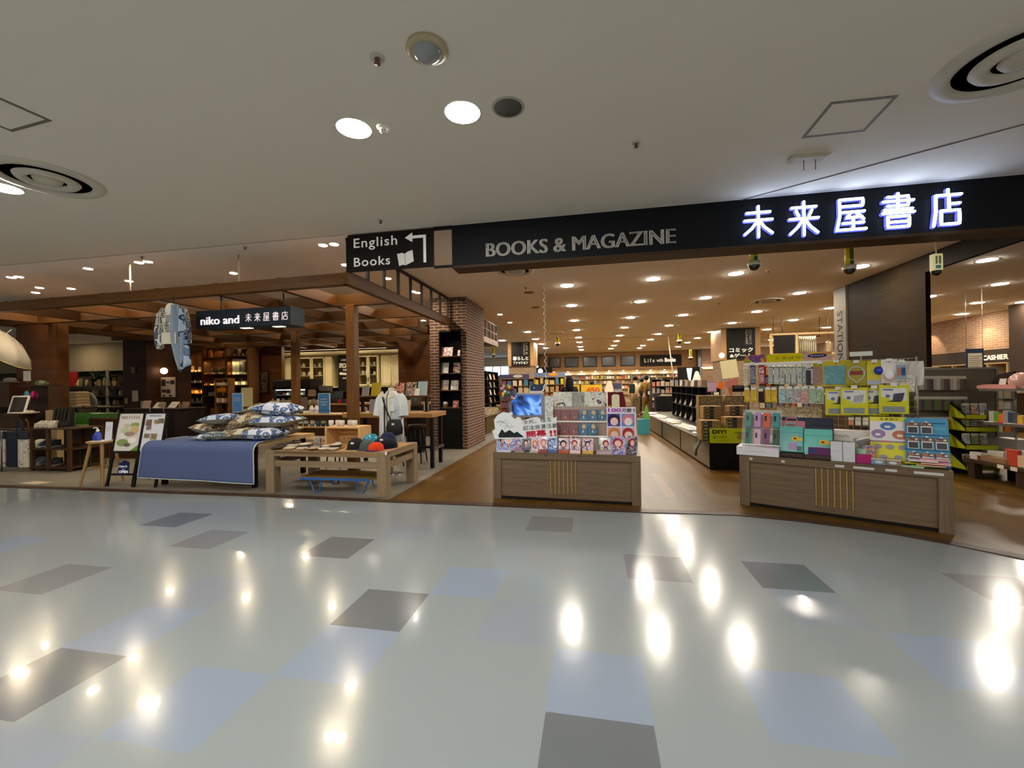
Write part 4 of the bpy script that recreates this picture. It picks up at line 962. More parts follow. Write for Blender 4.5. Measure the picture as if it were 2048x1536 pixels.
MB().tube([(-.09, -.08, 1.30), (-.06, -.14, 1.22), (.0, -.165, 1.10), (.06, -.175, .98), (.10, -.175, .90)], .011, 8, flat=.5).build('strap', M('#1c1e22', .5), bg); MB().tube([(-.09, -.08, 1.30), (-.05, .08, 1.29), (.06, .16, 1.1), (.20, .12, .98), (.25, -.12, .90)], .011, 8, flat=.5).build('strap', M('#1c1e22', .5), bg)
MB().box(.16, .20, -.235, -.228, .82, .85).build('tag', M('#d8d4cc'), bg)

# wire rack with mugs behind the crate
wr = thing('wire_rack', 'black wire rack with two pale shelves of mugs behind the crate', 'shelf', S, -4.05, 2.0, .006)
for s in (-1, 1):
    for y in (0, .34): MB().rod((s*.52, y, 0), (s*.52, y, 1.0), .008, n=6).build('upright', m_iron, wr)
for z in (.45, .68, .915): MB().box(-.54, .54, -.03, .37, z, z+.02).build('shelf_board', wood('rackboard', '#b8935e', '#c9a674', 'x', 2), wr)
for z in (.55, .80, 1.0): MB().tube([(-.52, -.005, z), (.52, -.005, z)], .004, 5).build('wire', m_iron, wr)
for i, (px, a, b, l) in enumerate([(600, '#b8c0b4', '#5a2f1c', 'brown mug with pale rim, first from left on the wire rack'), (611, '#a9b6ae', '#5a2f1c', 'brown mug with pale green rim, second from left on the wire rack'), (624, '#c6b99a', '#4f7d70', 'green and cream mug with handle on the wire rack'), (636, '#2a456a', '#22395a', 'blue mug on the wire rack'), (646, '#8fa04a', '#1e3350', 'navy mug with lime label on the wire rack'), (656, '#22304c', '#1b2740', 'dark navy mug at the right end of the wire rack')]):
    x, _ = S.y_(px, 850, 2.05); mug('mug', l, S, x, 2.06, .707, .038, .105, a, b, group='mugs on the wire rack')
for i, px in enumerate((602, 609, 616, 619)):
    x, _ = S.y_(px, 825, 2.05); r_ = .03
    jar('spice_jar', '%s jar on the top board of the wire rack, %s from left' % (['dark labelled','white','white','pale'][i], ORD[i]), 'jar', S, x, 2.06, .942, .03, .07, ['#4a4038','#d8d0bf','#d2c8b4','#cfc4ae'][i], group='jars on the wire rack')
for i, px in enumerate((619, 629)):
    x, _ = S.y_(px, 825, 2.05); jar('milk_bottle', 'white bottle on the wire rack, %s of the pair beside the blue poster' % ['left','right'][i], 'bottle', S, x+.02, 2.08, .942, .040, .15, '#d6cabb', '#cfc6b8', group='white bottles on the wire rack')
# blue posters
for px, l, y, w, h, zc, tt in [(475, 'blue poster standee behind the cushions', 2.6, .25, .40, .935, [('WINTER', .72, .55, .06), ('CONFLUENCE', .62, .6, .05)]), (648, 'blue poster standee with white border on the wire rack', 2.05, .24, .38, .941, [('Recommend', .72, .5, .05), ('Convenience', .58, .7, .08), ('Store', .45, .4, .08)])]:
    x, _ = S.y_(px, 808, y); t = thing('poster', l, 'poster', S, x, y, zc)
    MB().box(-w/2, w/2, 0, .012, 0, h, 0, front=1).build('panel', [M('#cfd6da'), M('#cfd6da')], t); MB().box(-w/2+.008, w/2-.008, -.003, .001, .008, h-.008).build('print', M('#3f6f9e' if px > 500 else '#4a78b8', .5), t)
    for s_, cz, ww, hh in tt: text(MB(), s_, 0, -.004, cz*h, w=ww*w, h=hh*h).build('lettering', M('#b9c9d8', .6), t)
    MB().box(-w/2, w/2, .0, .08, -.004, .0).build('foot', M('#d8d8d4'), t)
pl = thing('plinth', 'dark plinth under the blue poster behind the cushions', 'plinth', S, S.y_(475, 808, 2.6)[0], 2.62, .006); MB().box(-.2, .2, -.1, .3, 0, .92).build('body', m_cfront, pl)

# ------------------------------------------------------------------ cushion table with blue cover
cxl, cxr = -5.56, -3.66
tb = thing('cushion_table', 'low table under the blue cover and the cushions', 'table', S, (cxl+cxr)/2, .15, .006)
MB().box(-.80, .93, .03, 1.25, .60, .655).build('top', wood('cush', '#b59563', '#c4a878', 'x'), tb)
for s in (-1, 1):
    for y in (.12, 1.15): MB().box(s*.78-.03, s*.78+.03, y-.03, y+.03, 0, .60).build('leg', m_iron, tb)
m_denim = cloth('denim', '#56628a', '#4d587e', .85, 220)
W_ = cxr-cxl
def denim(u, v):
    # v 0 at the back of the table top, 1 at the front hem
    L = 1.12*v; sag = .004*math.sin(u*17+v*5)
    x = -W_/2+W_*u
    e = 0.52
    if L < e: y, z = .14+e-L, .668
    else:
        a = (L-e)/.12
        if a < PI/2: y, z = .14-.12*math.sin(a)+.0, .668-.12*(1-math.cos(a))
        else: y, z = .02-.012*math.sin(u*9)*((L-e-.188)/.41), .548-(L-e-.188)
    x += (.06*(u-.5))*v + max(0, .13*(1-v**1.5)*(1-u)**4)
    z -= .04*v*v*(u-.3)*(1 if L > e else 0)
    return (x, y+sag, z)
cv = thing('table_cover', 'blue denim cover with pale piping hanging over the front of the cushion table', 'cloth', S, (cxl+cxr)/2, .02, .006)
MB().sheet(denim, 36, 40, 0, .008).build('cover', m_denim, cv)
eps = [denim(0, k/40) for k in range(41)]+[denim(k/36, 1) for k in range(1, 37)]+[denim(1, 1-k/40) for k in range(1, 41)]
MB().tube(eps, .008, 6).build('piping', M('#b9c2c4', .7), cv)
# cushions
m_cb = ringcloth('blue', '#c3cbdc', '#1d2350', '#6f92c2', '#a8bfe0', 9)
m_cs = ringcloth('sand', '#c3bba4', '#5f4634', '#a08a6a', '#3a5270', 10, 'square')
m_cg = ringcloth('grey', '#a9a794', '#30405a', '#8a9a98', '#5a6a70', 8, 'square')
m_cback = cloth('cushback', '#8c8672', '#7d7868')
def cushion(name, label, x, y, z, w, d, h, mat, da=0, tiltx=0, tilty=0, fold=0, seed=0):
    t = thing(name, label, 'cushion', S, x, y, z, da, group='patterned cushions on the blue table')
    r = random.Random(seed); nu = 18; top = []
    def P(u, v, s):
        a, b = 2*u-1, 2*v-1
        e = max(0, (1-abs(a)**2.6)*(1-abs(b)**2.6))**.42
        pin = 1-.06*(a*a)*(b*b)
        zz = s*h/2*e*(1+.10*math.sin(5*a+seed)*math.cos(4*b+seed*2))
        return (a*w/2*(1-.05*(1-b*b))*1.0, b*d/2*(1-.05*(1-a*a)), zz+fold*(a*a)*.06)
    mt = Matrix.Translation((0, 0, h/2)) @ Matrix.Rotation(tilty, 4, 'Y') @ Matrix.Rotation(tiltx, 4, 'X')
    for s, m, nm in ((1, mat, 'top_cover'), (-1, mat if seed % 3 == 0 else m_cback, 'under_cover')):
        vs = [P(i/nu, j/nu, s) for j in range(nu+1) for i in range(nu+1)]
        fs = [(j*(nu+1)+i, j*(nu+1)+i+1, (j+1)*(nu+1)+i+1, (j+1)*(nu+1)+i) for j in range(nu) for i in range(nu)]
        if s < 0: fs = [f[::-1] for f in fs]
        MB().add(vs, fs, 0, True).xf(mt).build(nm, m, t)
    ed = [P(i/nu, 0, 1) for i in range(nu)]+[P(1, j/nu, 1) for j in range(nu)]+[P(1-i/nu, 1, 1) for i in range(nu)]+[P(0, 1-j/nu, 1) for j in range(nu)]
    MB().tube(ed, .006, 5, closed=True).xf(mt).build('seam', m_cback, t); return t
zc = .682
CU = [(430, .36, 0, .46, .40, .10, 'b', .1, .1, 0, 'blue patterned cushion lying flat at the left end of the blue table'),
      (420, .62, .05, .42, .38, .16, 's', -.2, .0, .1, 'pale plain cushion under the left blue cushion'),
      (447, .58, .20, .52, .42, .16, 'b', .05, .0, -.05, 'blue patterned cushion on top at the left of the pile'),
      (438, .30, .0, .36, .30, .12, 'g', .4, 0, 0, 'crumpled grey cushion at the front of the pile'),
      (465, .36, .0, .34, .32, .13, 'g', -.3, 0, 0, 'striped grey cushion in the front middle of the pile'),
      (497, .40, .0, .44, .40, .17, 's', .1, 0, 0, 'sand cushion with brown squares at the front of the pile'),
      (530, .38, .0, .50, .42, .17, 'b', -.1, 0, 0, 'bold blue cushion at the front right of the pile'),
      (560, .85, .0, .50, .46, .18, 's', .2, 0, 0, 'sand cushion at the lower right back of the pile'),
      (490, .70, .0, .46, .42, .18, 's', .3, 0, 0, 'plain sand cushion hidden low in the middle of the pile'),
      (503, .55, .18, .52, .42, .20, 's', .15, .15, -.25, 'tilted sand patterned cushion on top of the middle pile'),
      (553, .55, .17, .56, .44, .17, 'b', .0, .05, 0, 'blue and white cushion, second from top at the right of the pile'),
      (565, .80, .18, .54, .44, .16, 'g', -.2, .0, .0, 'grey cushion at the right back of the pile'),
      (558, .66, .34, .60, .46, .18, 'b', .1, .08, .10, 'large blue and white cushion crowning the right of the pile'),
      (526, .86, .34, .48, .42, .15, 's', -.1, .0, -.15, 'sand cushion peeping behind the crowning blue cushion')]
for i, (px, y, dz, w, d, h, m, da, tx, ty, l) in enumerate(CU):
    x, _ = S.y_(px, 850, y); cushion('cushion', l, x, y, zc+dz, w, d, h, {'b': m_cb, 's': m_cs, 'g': m_cg}[m], da, tx, ty, 0, i)
# hat on the pile
x, z = S.y_(500, 814, .9)
t = thing('rolled_cloth', 'rolled grey ribbed cloth standing behind the cushions', 'cloth', S, x, 1.05, zc+.34)
MB().lathe([(.06, 0), (.085, .05), (.08, .12), (.04, .17), (0, .18)], 16).xf(Matrix.Rotation(.5, 4, 'Y')).build('roll', cloth('ribbed', '#8f8c80', '#6f6c62', .9, 30), t)
# ================================================================== left end of the lifestyle shop
# hanging lettered box sign
sg = thing('hanging_sign', 'dark hanging box sign with lit lettering beside the hanging shirt', 'sign', S, -4.0, .25, 0)
MB().box(-.78, .80, 0, .30, 2.315, 2.58, b=.004).build('box', M('#1b222b', .45), sg)
for x in (-.44, .61): MB().rod((x, .10, 2.58), (x, .10, 2.79), .012, n=8).build('hanger_rod', M('#3a3a3c', .4, .6), sg)
m_lit = EM((1.0, .84, .82), 1.1)
q = MB()
for dx in (-.003, 0, .003): text(q, 'niko and', -.36+dx, -.001, 2.425, w=.65, h=.115, ex=.004)
q.build('lettering', m_lit, sg)
for ch in range(5):
    mb = MB(); strokes(mb, ch, .075+ch*.148, 2.385, .098, .115, -.006, .0036, n=5); mb.build('lit_character', m_lit, sg)
for x in (-.02, .52): MB().box(x-.08, x+.08, .08, .16, 2.309, 2.316).build('underside_lamp', EM((1, .86, .62), 2.0), sg)
# shirt and scarf on a hanger under the pergola
sx = S.y_(358, 640, .08)[0]
sh = thing('hanging_shirt', 'patterned short jacket on a hanger under the pergola front beam', 'clothes', S, sx, .0, 2.06)
m_pat = ringcloth('jacket', '#c9c6b8', '#3b4a66', '#b4a384', '#8fa0ac', 10, 'square')
rows = [(.02, .15, .055, 0, 0), (.15, .16, .065, 0, 0), (.32, .165, .07, 0, 0), (.46, .165, .065, 0, 0), (.54, .12, .055, 0, 0), (.58, .06, .045, 0, 0)]
vs, fs = ring_body(rows, 24); MB().add(vs, fs, 0, True).build('body', m_pat, sh)
MB().tube([(-.14, 0, .51), (-.19, -.01, .42), (-.22, -.02, .22), (-.215, -.03, .0), (-.19, -.03, -.04)], [.055, .06, .06, .05, .045], 12).build('sleeve', m_pat, sh)
MB().tube([(.14, 0, .51), (.19, .0, .40), (.20, .02, .2), (.20, .03, .02)], [.055, .06, .06, .05], 12).build('sleeve', m_pat, sh)
MB().ball((.0, -.035, .49), (.085, .055, .10), 14).build('lining', M('#cfc9b4', .9), sh)
MB().box(-.12, .12, -.075, -.06, .01, .17).build('lower_panel', M('#c2bba6', .9), sh)
MB().tube([(0, 0, .60), (0, 0, .66), (.02, 0, .69), (.0, 0, .715)], .006, 6).build('hook', m_iron, sh)
sc_ = thing('hanging_scarf', 'long grey blue scarf with navy print hanging beside the sign', 'clothes', S, sx+.16, -.02, 1.69)
def scarf(u, v):
    w = .10+.16*v*(1-v)*2; zz = .92-.92*v+.16*u*v
    return (-.04+w*(u-.5)*2*.6+.10*v, -.05-.03*math.sin(u*9+v*3), zz)
MB().sheet(scarf, 14, 20, 0, .006).build('panel', M('#7f8b98', .9), sc_)
MB().sheet(lambda u, v: (.07+.16*(u-.2)*(.6+.5*v), -.07-.02*math.sin(u*7+v*4), .86-.78*v-.10*(1-u)*v), 10, 16, 0, .006).build('printed_fold', ringcloth('scarf', '#9aa8b8', '#141c3a', '#5f7896', '#c0cad2', 8), sc_)
# two easels with posters
def easel(px0, px1, label, tx, tex, key, tpy=828, bpy_=902):
    xl, zt_ = S.y_(px0+21, tpy, .28); xr, _ = S.y_(px1+21, tpy, .28); xbl, zb_ = S.y_(px0, bpy_, .10); w = xr-xl; cx = (xbl+S.y_(px1, bpy_, .1)[0])/2
    t = thing('easel_sign', label, 'sign', S, cx, .05, .006, .12)
    lean = Matrix.Translation((0, 0, .0)) @ Matrix.Rotation(-.20, 4, 'X')
    sk = (xl+xr)/2-cx
    def sheared(mb, k=.0): return mb.xf(lean)
    h0, h1 = zb_*1.0, zt_*1.02
    sheared(MB().box(-w/2, w/2, 0, .014, h0, h1, 0, front=1)).build('poster', [m_iron, tex], t)
    fr_ = MB()
    for a, b, c, d in ((-w/2-.03, -w/2, h0-.03, h1+.02), (w/2, w/2+.03, h0-.03, h1+.02), (-w/2, w/2, h0-.03, h0), (-w/2, w/2, h1, h1+.02)): fr_.box(a, b, -.006, .02, c, d)
    sheared(fr_).build('frame', m_iron, t)
    for s in (-1, 1): sheared(MB().box(s*(w/2+.01)-.018, s*(w/2+.01)+.018, 0, .024, .0, h1)).build('front_leg', m_iron, t)
    MB().box(-.02, .02, 0, .024, 0, h1).xf(Matrix.Translation((0, .48, 0)) @ Matrix.Rotation(.22, 4, 'X')).build('back_leg', m_iron, t)
    sheared(MB().box(-w/2, w/2, 0, .02, .16, .19)).build('cross_bar', m_iron, t)
    for (s_, fx, fz, fw, fh, col) in tx: sheared(text(MB(), s_, fx*w, -.002, h0+(h1-h0)*fz, w=fw*w, h=fh*(h1-h0), bold=.01)).build('lettering', M(col), t)
    return t, w, h0, h1, lean
m_post = M('#d8cfc6', .5)
t, w, h0, h1, lean = easel(224, 265, 'easel poster headed MATCHA with pictures of green drinks', [('MATCHA', 0, .90, .78, .08, '#a09884')], m_post, 'm')
for k, (fx, fz, rx, rz, c) in enumerate([(.22, .70, .13, .05, '#8aa05a'), (.22, .56, .12, .10, '#c9a878'), (-.15, .55, .14, .06, '#b7bf9a'), (-.20, .40, .13, .06, '#e2ddd2'), (.05, .45, .16, .05, '#9c8576'), (-.18, .22, .17, .08, '#7d9455'), (.22, .28, .13, .06, '#e8e4d8'), (.02, .16, .10, .04, '#6a5a4c'), (-.1, .68, .1, .04, '#c2b5aa')]):
    MB().lathe([(1, -.003-.0004*k), (0, -.0031-.0004*k)], 16, ax='y').xf(lean @ Matrix.Translation((fx*w, 0, h0+(h1-h0)*fz)) @ Matrix.Diagonal((rx*w*1.4, 1, rz*(h1-h0)*1.2, 1))).build('picture', M(c, .5), t)
MB().prism([(.18*w, h0), (.5*w, h0), (.5*w, h0+.16*(h1-h0))], -.004, 0).xf(lean).build('picture', M('#5c8a34', .5), t)
t, w, h0, h1, lean = easel(276, 311, 'white easel menu poster with small food photographs, beside the blue cover', [('WINTER MENU', 0, .94, .6, .035, '#8a8a90')], M('#d4d3d8', .5), 'n')
for k, (fx, fz, rw, rh, c) in enumerate([(-.28, .76, .28, .16, 0), (-.24, .62, .24, .12, 1), (.10, .78, .22, .12, 2), (.32, .80, .26, .13, 3), (-.27, .40, .28, .12, 1), (.07, .38, .30, .16, 2)]):
    MB().box(fx*w-rw*w/2, fx*w+rw*w/2, -.004, 0, h0+(h1-h0)*(fz-rh/2), h0+(h1-h0)*(fz+rh/2)).xf(lean).build('photograph', art(90+c, [['#3d2f2a','#8a5a40','#2c2422','#b89a7c'],['#5a4a52','#9a7a6a','#40363a','#c0a890'],['#6a5a40','#a08a50','#473a30','#c9b07a'],['#4a3a34','#7a5a4a','#31292a','#a08878']][c], 40), t)
for k in range(7): MB().box(-.05*w+.0*k, .42*w, -.0035, 0, h0+(h1-h0)*(.28-.03*k), h0+(h1-h0)*(.285-.03*k)).xf(lean).build('text_line', M('#a9a8ae'), t)
t = thing('open_sign', 'small navy board reading OPEN hung low on the matcha easel', 'sign', S, S.y_(252, 936, .0)[0], -.03, S.y_(252, 950, .0)[1], .15)
MB().prism([(-.09, 0), (.07, .03), (.09, .19), (.02, .22), (-.07, .17)], -.006, .004).build('board', M('#16204c', .5), t)
text(MB(), 'OPEN', 0, -.007, .055, w=.135, h=.04, bold=.04).build('lettering', M('#e6e4ea', .5, emit=.1), t); text(MB(), 'Come In', -.005, -.007, .135, w=.13, h=.035, bold=.01, shear=.4).build('lettering', M('#e6e4ea', .5, emit=.1), t); text(MB(), "WE'RE", 0, -.007, .092, w=.05, h=.014).build('lettering', M('#b9bcd0', .5), t)
# stool with sanitiser
sx0 = (S.y_(175, 885, .15)[0]+S.y_(226, 882, .15)[0])/2
t = thing('wooden_stool', 'tall light wood stool holding hand sanitiser in front of the shop', 'stool', S, sx0+.02, .16, .008)
mw = wood('stool_ash', '#8d6c42', '#a3814f', 'z', 2, .5)
MB().lathe([(.16, 0), (.18, .015), (.175, .03), (0, .032)], 20, c=(0, 0, .625)).build('seat', wood('stool_seat', '#a07c4a', '#b68f58', 'x'), t)
for k in range(4):
    a = PI/4+k*PI/2+.2; MB().tube([(.24*math.cos(a), .24*math.sin(a), 0), (.12*math.cos(a), .12*math.sin(a), .63)], [.017, .023], 8).build('leg', mw, t)
for k in range(4):
    a = PI/4+k*PI/2+.2; b = a+PI/2; r_ = .19; MB().rod((r_*math.cos(a), r_*math.sin(a), .26), (r_*math.cos(b), r_*math.sin(b), .26), .010, n=6).build('rung', mw, t)
zs = .008+.657
one('paper_sheet', 'white paper sheet on the tall wooden stool', 'paper', MB().box(-.11, .13, -.12, .10, 0, .002), M('#e4e0d8'), S, sx0+.02, .16, zs, .1)
sb = thing('sanitiser_bottle', 'blue hand sanitiser pump bottle on the tall wooden stool', 'bottle', S, sx0-.03, .14, zs+.002)
MB().lathe([(.042, 0), (.046, .02), (.046, .09), (.03, .125), (.018, .135), (.018, .145)], 16).build('body', M('#4c5fc0', .15, alpha=.85), sb)
MB().lathe([(.020, .14), (.020, .165), (.007, .17), (.007, .19), (0, .191)], 12).build('pump_collar', M('#e2e0dc', .4), sb); MB().tube([(0, 0, .185), (-.02, -.01, .198), (-.055, -.02, .19)], .008, 6).build('nozzle', M('#e2e0dc', .4), sb); MB().box(-.034, .034, -.048, -.044, .02, .085).build('label_sticker', M('#2c3f9a', .5), sb)
cd = thing('notice_stand', 'white notice card in a clear stand beside the sanitiser', 'sign', S, sx0+.09, .19, zs+.002, .1)
MB().box(-.055, .06, 0, .006, 0, .28).xf(Matrix.Rotation(-.08, 4, 'X')).build('card', M('#d9dae2', .5), cd); MB().box(-.055, .06, -.02, .06, 0, .005).build('foot', M('#d9dae2', .2), cd)
for k in range(4): MB().box(-.04, .04-.01*k, -.0015, 0, .20-.02*k, .204-.02*k).xf(Matrix.Rotation(-.08, 4, 'X')).build('text_line', M('#9298a8'), cd)
# small floor frame behind the stool
t = thing('wire_stand', 'low black wire stand on the floor behind the wooden stool', 'stand', S, S.z_(146, 940)[0]+.14, S.z_(146, 940)[1]+.1, .006)
for k in range(4): MB().tube([(-.12+.08*k, 0, 0), (-.12+.08*k, 0, .42), (-.12+.08*k, .3, .42), (-.12+.08*k, .3, 0)], .006, 5).build('hoop', M('#3a332c', .5), t)
MB().tube([(-.13, 0, .02), (.13, 0, .02), (.13, .3, .02), (-.13, .3, .02)], .006, 5, closed=True).build('base_frame', M('#3a332c', .5), t)
x, y = S.z_(70, 966); one('floor_sticker', 'pale sticker on the floor in front of the shoe shelf', 'sticker', MB().prism([(-.22, -.07), (.20, -.10), (.26, .05), (-.12, .09)], 0, .002, plane='xy'), M('#b5a68e'), S, x, y, .0065)

# ------------------------------------------------------------------ shoe shelf, totes, boots
fx = -9.0
shl = thing('shoe_shelf', 'brown open wooden shelf of shoes at the left front', 'shelf', S, fx, .85, .006)
x0_, x1_ = S.y_(55, 900, .8)[0]-fx, S.y_(135, 900, .8)[0]-fx
m_sw = wood('shoe', '#3c2816', '#4a331e', 'x', 2, .5)
for x in (x0_+.03, (x0_+x1_)/2-.05, x1_-.03): MB().box(x-.03, x+.03, -.02, .02, 0, .76).build('upright', m_sw, shl); MB().box(x-.03, x+.03, .48, .52, 0, .76).build('upright', m_sw, shl)
for z in (.05, .38, .74): MB().box(x0_, x1_, -.02, .52, z, z+.025).build('shelf_board', m_sw, shl)
MB().box(x0_, x1_, .50, .52, 0, .76).build('back', m_sw, shl)
def shoe(x, y, z, label, c, sole='#d8d2c4', da=0, h=.0, sc__=1.0):
    t = thing('boot' if h > .05 else 'shoe', label, 'shoe', S, fx+x, .85+y, z, da, group='boots on the shoe shelf' if h > .05 else 'shoes on the shoe shelf')
    L = .26*sc__
    MB().prism([(-.04*math.cos(a*PI/8)*(1 if a < 9 else .85), 0) for a in range(0)] or [(.038*math.sin(a*PI/8), L/2*math.cos(a*PI/8)) for a in range(16)], 0, .022, plane='xy').build('sole', M(sole, .6), t)
    vs, fs = [], []
    n = 14; prof = [(0, 1.0, 0), (.03, .98, 0), (.055, .86, .01), (.085, .55, .05), (.10+h, .42, .07), (.105+h, .36, .07)]
    for (z_, k, dy) in prof:
        for i in range(n): a = 2*PI*i/n; vs.append((.037*max(.85, k)*math.cos(a), dy+L/2*k*math.sin(a)*1.0, .02+z_))
    for q in range(len(prof)-1):
        for i in range(n): fs.append((q*n+i, q*n+(i+1) % n, (q+1)*n+(i+1) % n, (q+1)*n+i))
    fs.append(tuple((len(prof)-1)*n+i for i in range(n)))
    MB().add(vs, fs, 0, True).build('upper', M(c, .45), t)
    if h < .05: MB().box(-.02, .02, -.07, -.03, .075, .082).xf(Matrix.Rotation(.0, 4, 'X')).build('laces', M('#cfcabc'), t)
    return t
zt_ = .006+.766
xs_ = [S.y_(px, 840, .85)[0]-fx for px in (72, 79, 86, 93, 101)]
for k, x in enumerate(xs_): shoe(x, .25, zt_, 'black tall boot on top of the shoe shelf, %s from left' % ORD[k], '#16130f', '#0e0c0a', .2, .22)
for k, px in enumerate((70, 80, 90, 97)): shoe(S.y_(px, 856, .85)[0]-fx, .06, zt_, 'silver grey shoe in front of the black boots, %s from left' % ORD[k], '#a9a294', '#8d8578', .3, 0, .7)
for k, (px, z, c, l) in enumerate([(66, .41, '#d8d2c2', 'white sneaker on the middle board, left of the post'), (76, .41, '#cfc9ba', 'off-white sneaker on the middle board beside the post'), (82, .41, '#46505a', 'grey blue sneaker standing on the middle board'), (95, .41, '#4a5660', 'dark teal shoe on the middle board right of the post'), (104, .41, '#2d2a28', 'black shoe on the middle board, far right'), (68, .08, '#59626a', 'grey shoe on the lowest board, left end'), (77, .08, '#6a7278', 'pale grey shoe on the lowest board beside the post'), (97, .08, '#514e4a', 'dark grey shoe on the lowest board, right of the post'), (107, .08, '#3d3a37', 'black shoe on the lowest board, far right')]):
    shoe(S.y_(px, 900, .95)[0]-fx, .15, .006+z, l, c, '#c9c2b4' if k < 3 else '#8a857c', .4)
x, _ = S.y_(45, 850, .9)
bx = thing('display_box', 'beige cardboard display box behind the tote bags', 'box', S, S.y_(59, 850, 1.1)[0], 1.42, .006); MB().box(-.14, .14, 0, .3, 0, 1.05, b=.004).build('carton', M('#a88f66', .7), bx)
# totes
tr = thing('tote_rack', 'low clear sided rack holding printed tote bags at the left edge', 'rack', S, -10.05, .70, .006)
for z in (.06, .72): MB().tube([(-.9, 0, z), (.62, 0, z), (.62, .4, z), (-.9, .4, z)], .010, 6, closed=True).build('rail', M('#6a6a66', .3, .6), tr)
for x in (-.9, -.14, .62):
    for y in (0, .4): MB().rod((x, y, 0), (x, y, .74), .012, n=6).build('post', M('#6a6a66', .3, .6), tr)
for k in range(7):
    px = 3+k*7.6; x, _ = S.y_(px, 900, .8); dk = k % 2 == 1
    t = thing('tote_bag', '%s tote bag in the clear rack, %s from the left edge' % ('navy striped' if dk else 'pale printed', ORD[k]), 'bag', S, x, .78+.04*(k % 3), .05, .15, group='tote bags at the left edge')
    MB().box(-.085, .085, 0, .05, .02, .60, b=.015).build('body', M('#272d3d', .9) if dk else art(100+k, ['#cfc8b6','#bdb59f','#d8d2c2','#8f8a78'], 16), t)
    MB().box(-.086, .086, -.002, .052, .52, .66, b=.01).build('top_band', M('#31343c', .9), t)
    if k in (4, 5): MB().tube([(-.05, .02, .64), (-.045, .02, .82), (0, .02, .88), (.045, .02, .82), (.05, .02, .64)], .014, 6).build('handle', M('#2c333e' if k == 4 else '#4a3628', .8), t)
# shelf on the left pillar with cap, colourful pouches, framed picture
ps = thing('pillar_shelf', 'brown wall shelf on the left boarded pillar', 'shelf', S, S.y_(72, 770, 1.5)[0], 1.62, S.y_(72, 770, 1.5)[1])
MB().box(-.42, .42, -.16, .07, -.025, 0).build('board', m_sw, ps); MB().box(-.42, .42, .03, .07, -.7, -.025).build('back', m_sw, ps); MB().box(.38, .42, -.16, .05, -.75, 0).build('side', m_sw, ps)
zs_ = ps.location.z
x, _ = S.y_(80, 768, 1.5); cap2 = thing('cap', 'olive camouflage cap on the pillar shelf', 'cap', S, x, 1.53, zs_+.002)
MB().lathe([(.10, 0), (.10, .04), (.07, .08), (0, .10)], 14).build('crown', art(110, ['#3a4020','#555a30','#2a2c1a'], 20), cap2); MB().prism([(.06, -.05), (.24, -.02), (.24, .05), (.06, .05)], .0, .01, plane='xy').build('brim', M('#454a2c'), cap2)
for px, py, c, l in [(43, 790, '#4d94a6', 'turquoise pouch hanging on the left pillar'), (44, 800, '#b59b2a', 'yellow pouch hanging below the turquoise one'), (56, 791, '#b81d6c', 'magenta pouch hanging on the left pillar'), (63, 793, '#4a1a28', 'dark red pouch beside the magenta one')]:
    x, z = S.y_(px, py, 1.38); one('pouch', l, 'pouch', MB().ball((0, 0, 0), (.055, .035, .085), 10, m=6), M(c, .6), S, x, 1.46, z, group='pouches on the left pillar')
x, z = S.y_(47, 762, 1.35); t = thing('price_card', 'white card clipped above the pillar shelf', 'sign', S, x, 1.4, z); MB().box(-.09, .09, 0, .006, 0, .20).build('card', M('#cfc6b8'), t); MB().rod((0, .005, -.06), (0, .005, 0), .004, n=5).build('clip', M('#8a8478'), t)
x, z = S.y_(8, 828, 1.0); t = thing('framed_picture', 'white framed dark picture leaning at the left edge', 'frame', S, x-.05, 1.20, z-.007, .3); R_ = Matrix.Rotation(-.3, 4, 'X')
MB().box(-.16, .14, 0, .02, 0, .36).xf(R_).build('frame', M('#d8d2c6'), t); MB().box(-.13, .11, -.003, 0, .03, .33).xf(R_).build('picture', M('#3a3532'), t)
tb2 = thing('side_table', 'dark shop fitting under the leaning picture at the left edge', 'table', S, x-.2, 1.38, .006); MB().box(-.45, .30, -.24, .06, z-.05, z-.008).build('top', m_sw, tb2); MB().box(-.4, .25, -.2, .05, 0, z-.05).build('body', m_cfront, tb2)
for px, py, c, l in [(18, 838, '#cfc6b6', 'white sandal on the dark fitting beside the leaning picture'), (27, 836, '#b5aa96', 'beige sandal on the dark fitting beside the leaning picture')]:
    x_, _ = S.y_(px, py, 1.0); one('sandal', l, 'shoe', MB().box(-.05, .05, -.12, .12, 0, .03, b=.012).ball((0, -.03, .03), (.05, .06, .035), 10, m=5), M(c), S, x_, 1.27, z-.008, .5)
tl = thing('hat_shelf', 'dark upper shelf with a silver shoe at the left edge', 'shelf', S, S.y_(8, 760, 1.6)[0], 1.62, S.y_(8, 765, 1.6)[1])
MB().box(-.5, .28, -.1, .25, -.5, 0).build('body', m_cfront, tl)
one('shoe', 'silver shoe on the dark upper shelf at the left edge', 'shoe', MB().ball((0, 0, .05), (.16, .08, .055), 12, m=6).box(-.17, .15, -.07, .07, 0, .02, b=.008), M('#8f877a', .35), S, S.y_(17, 760, 1.6)[0], 1.63, tl.location.z+.001)
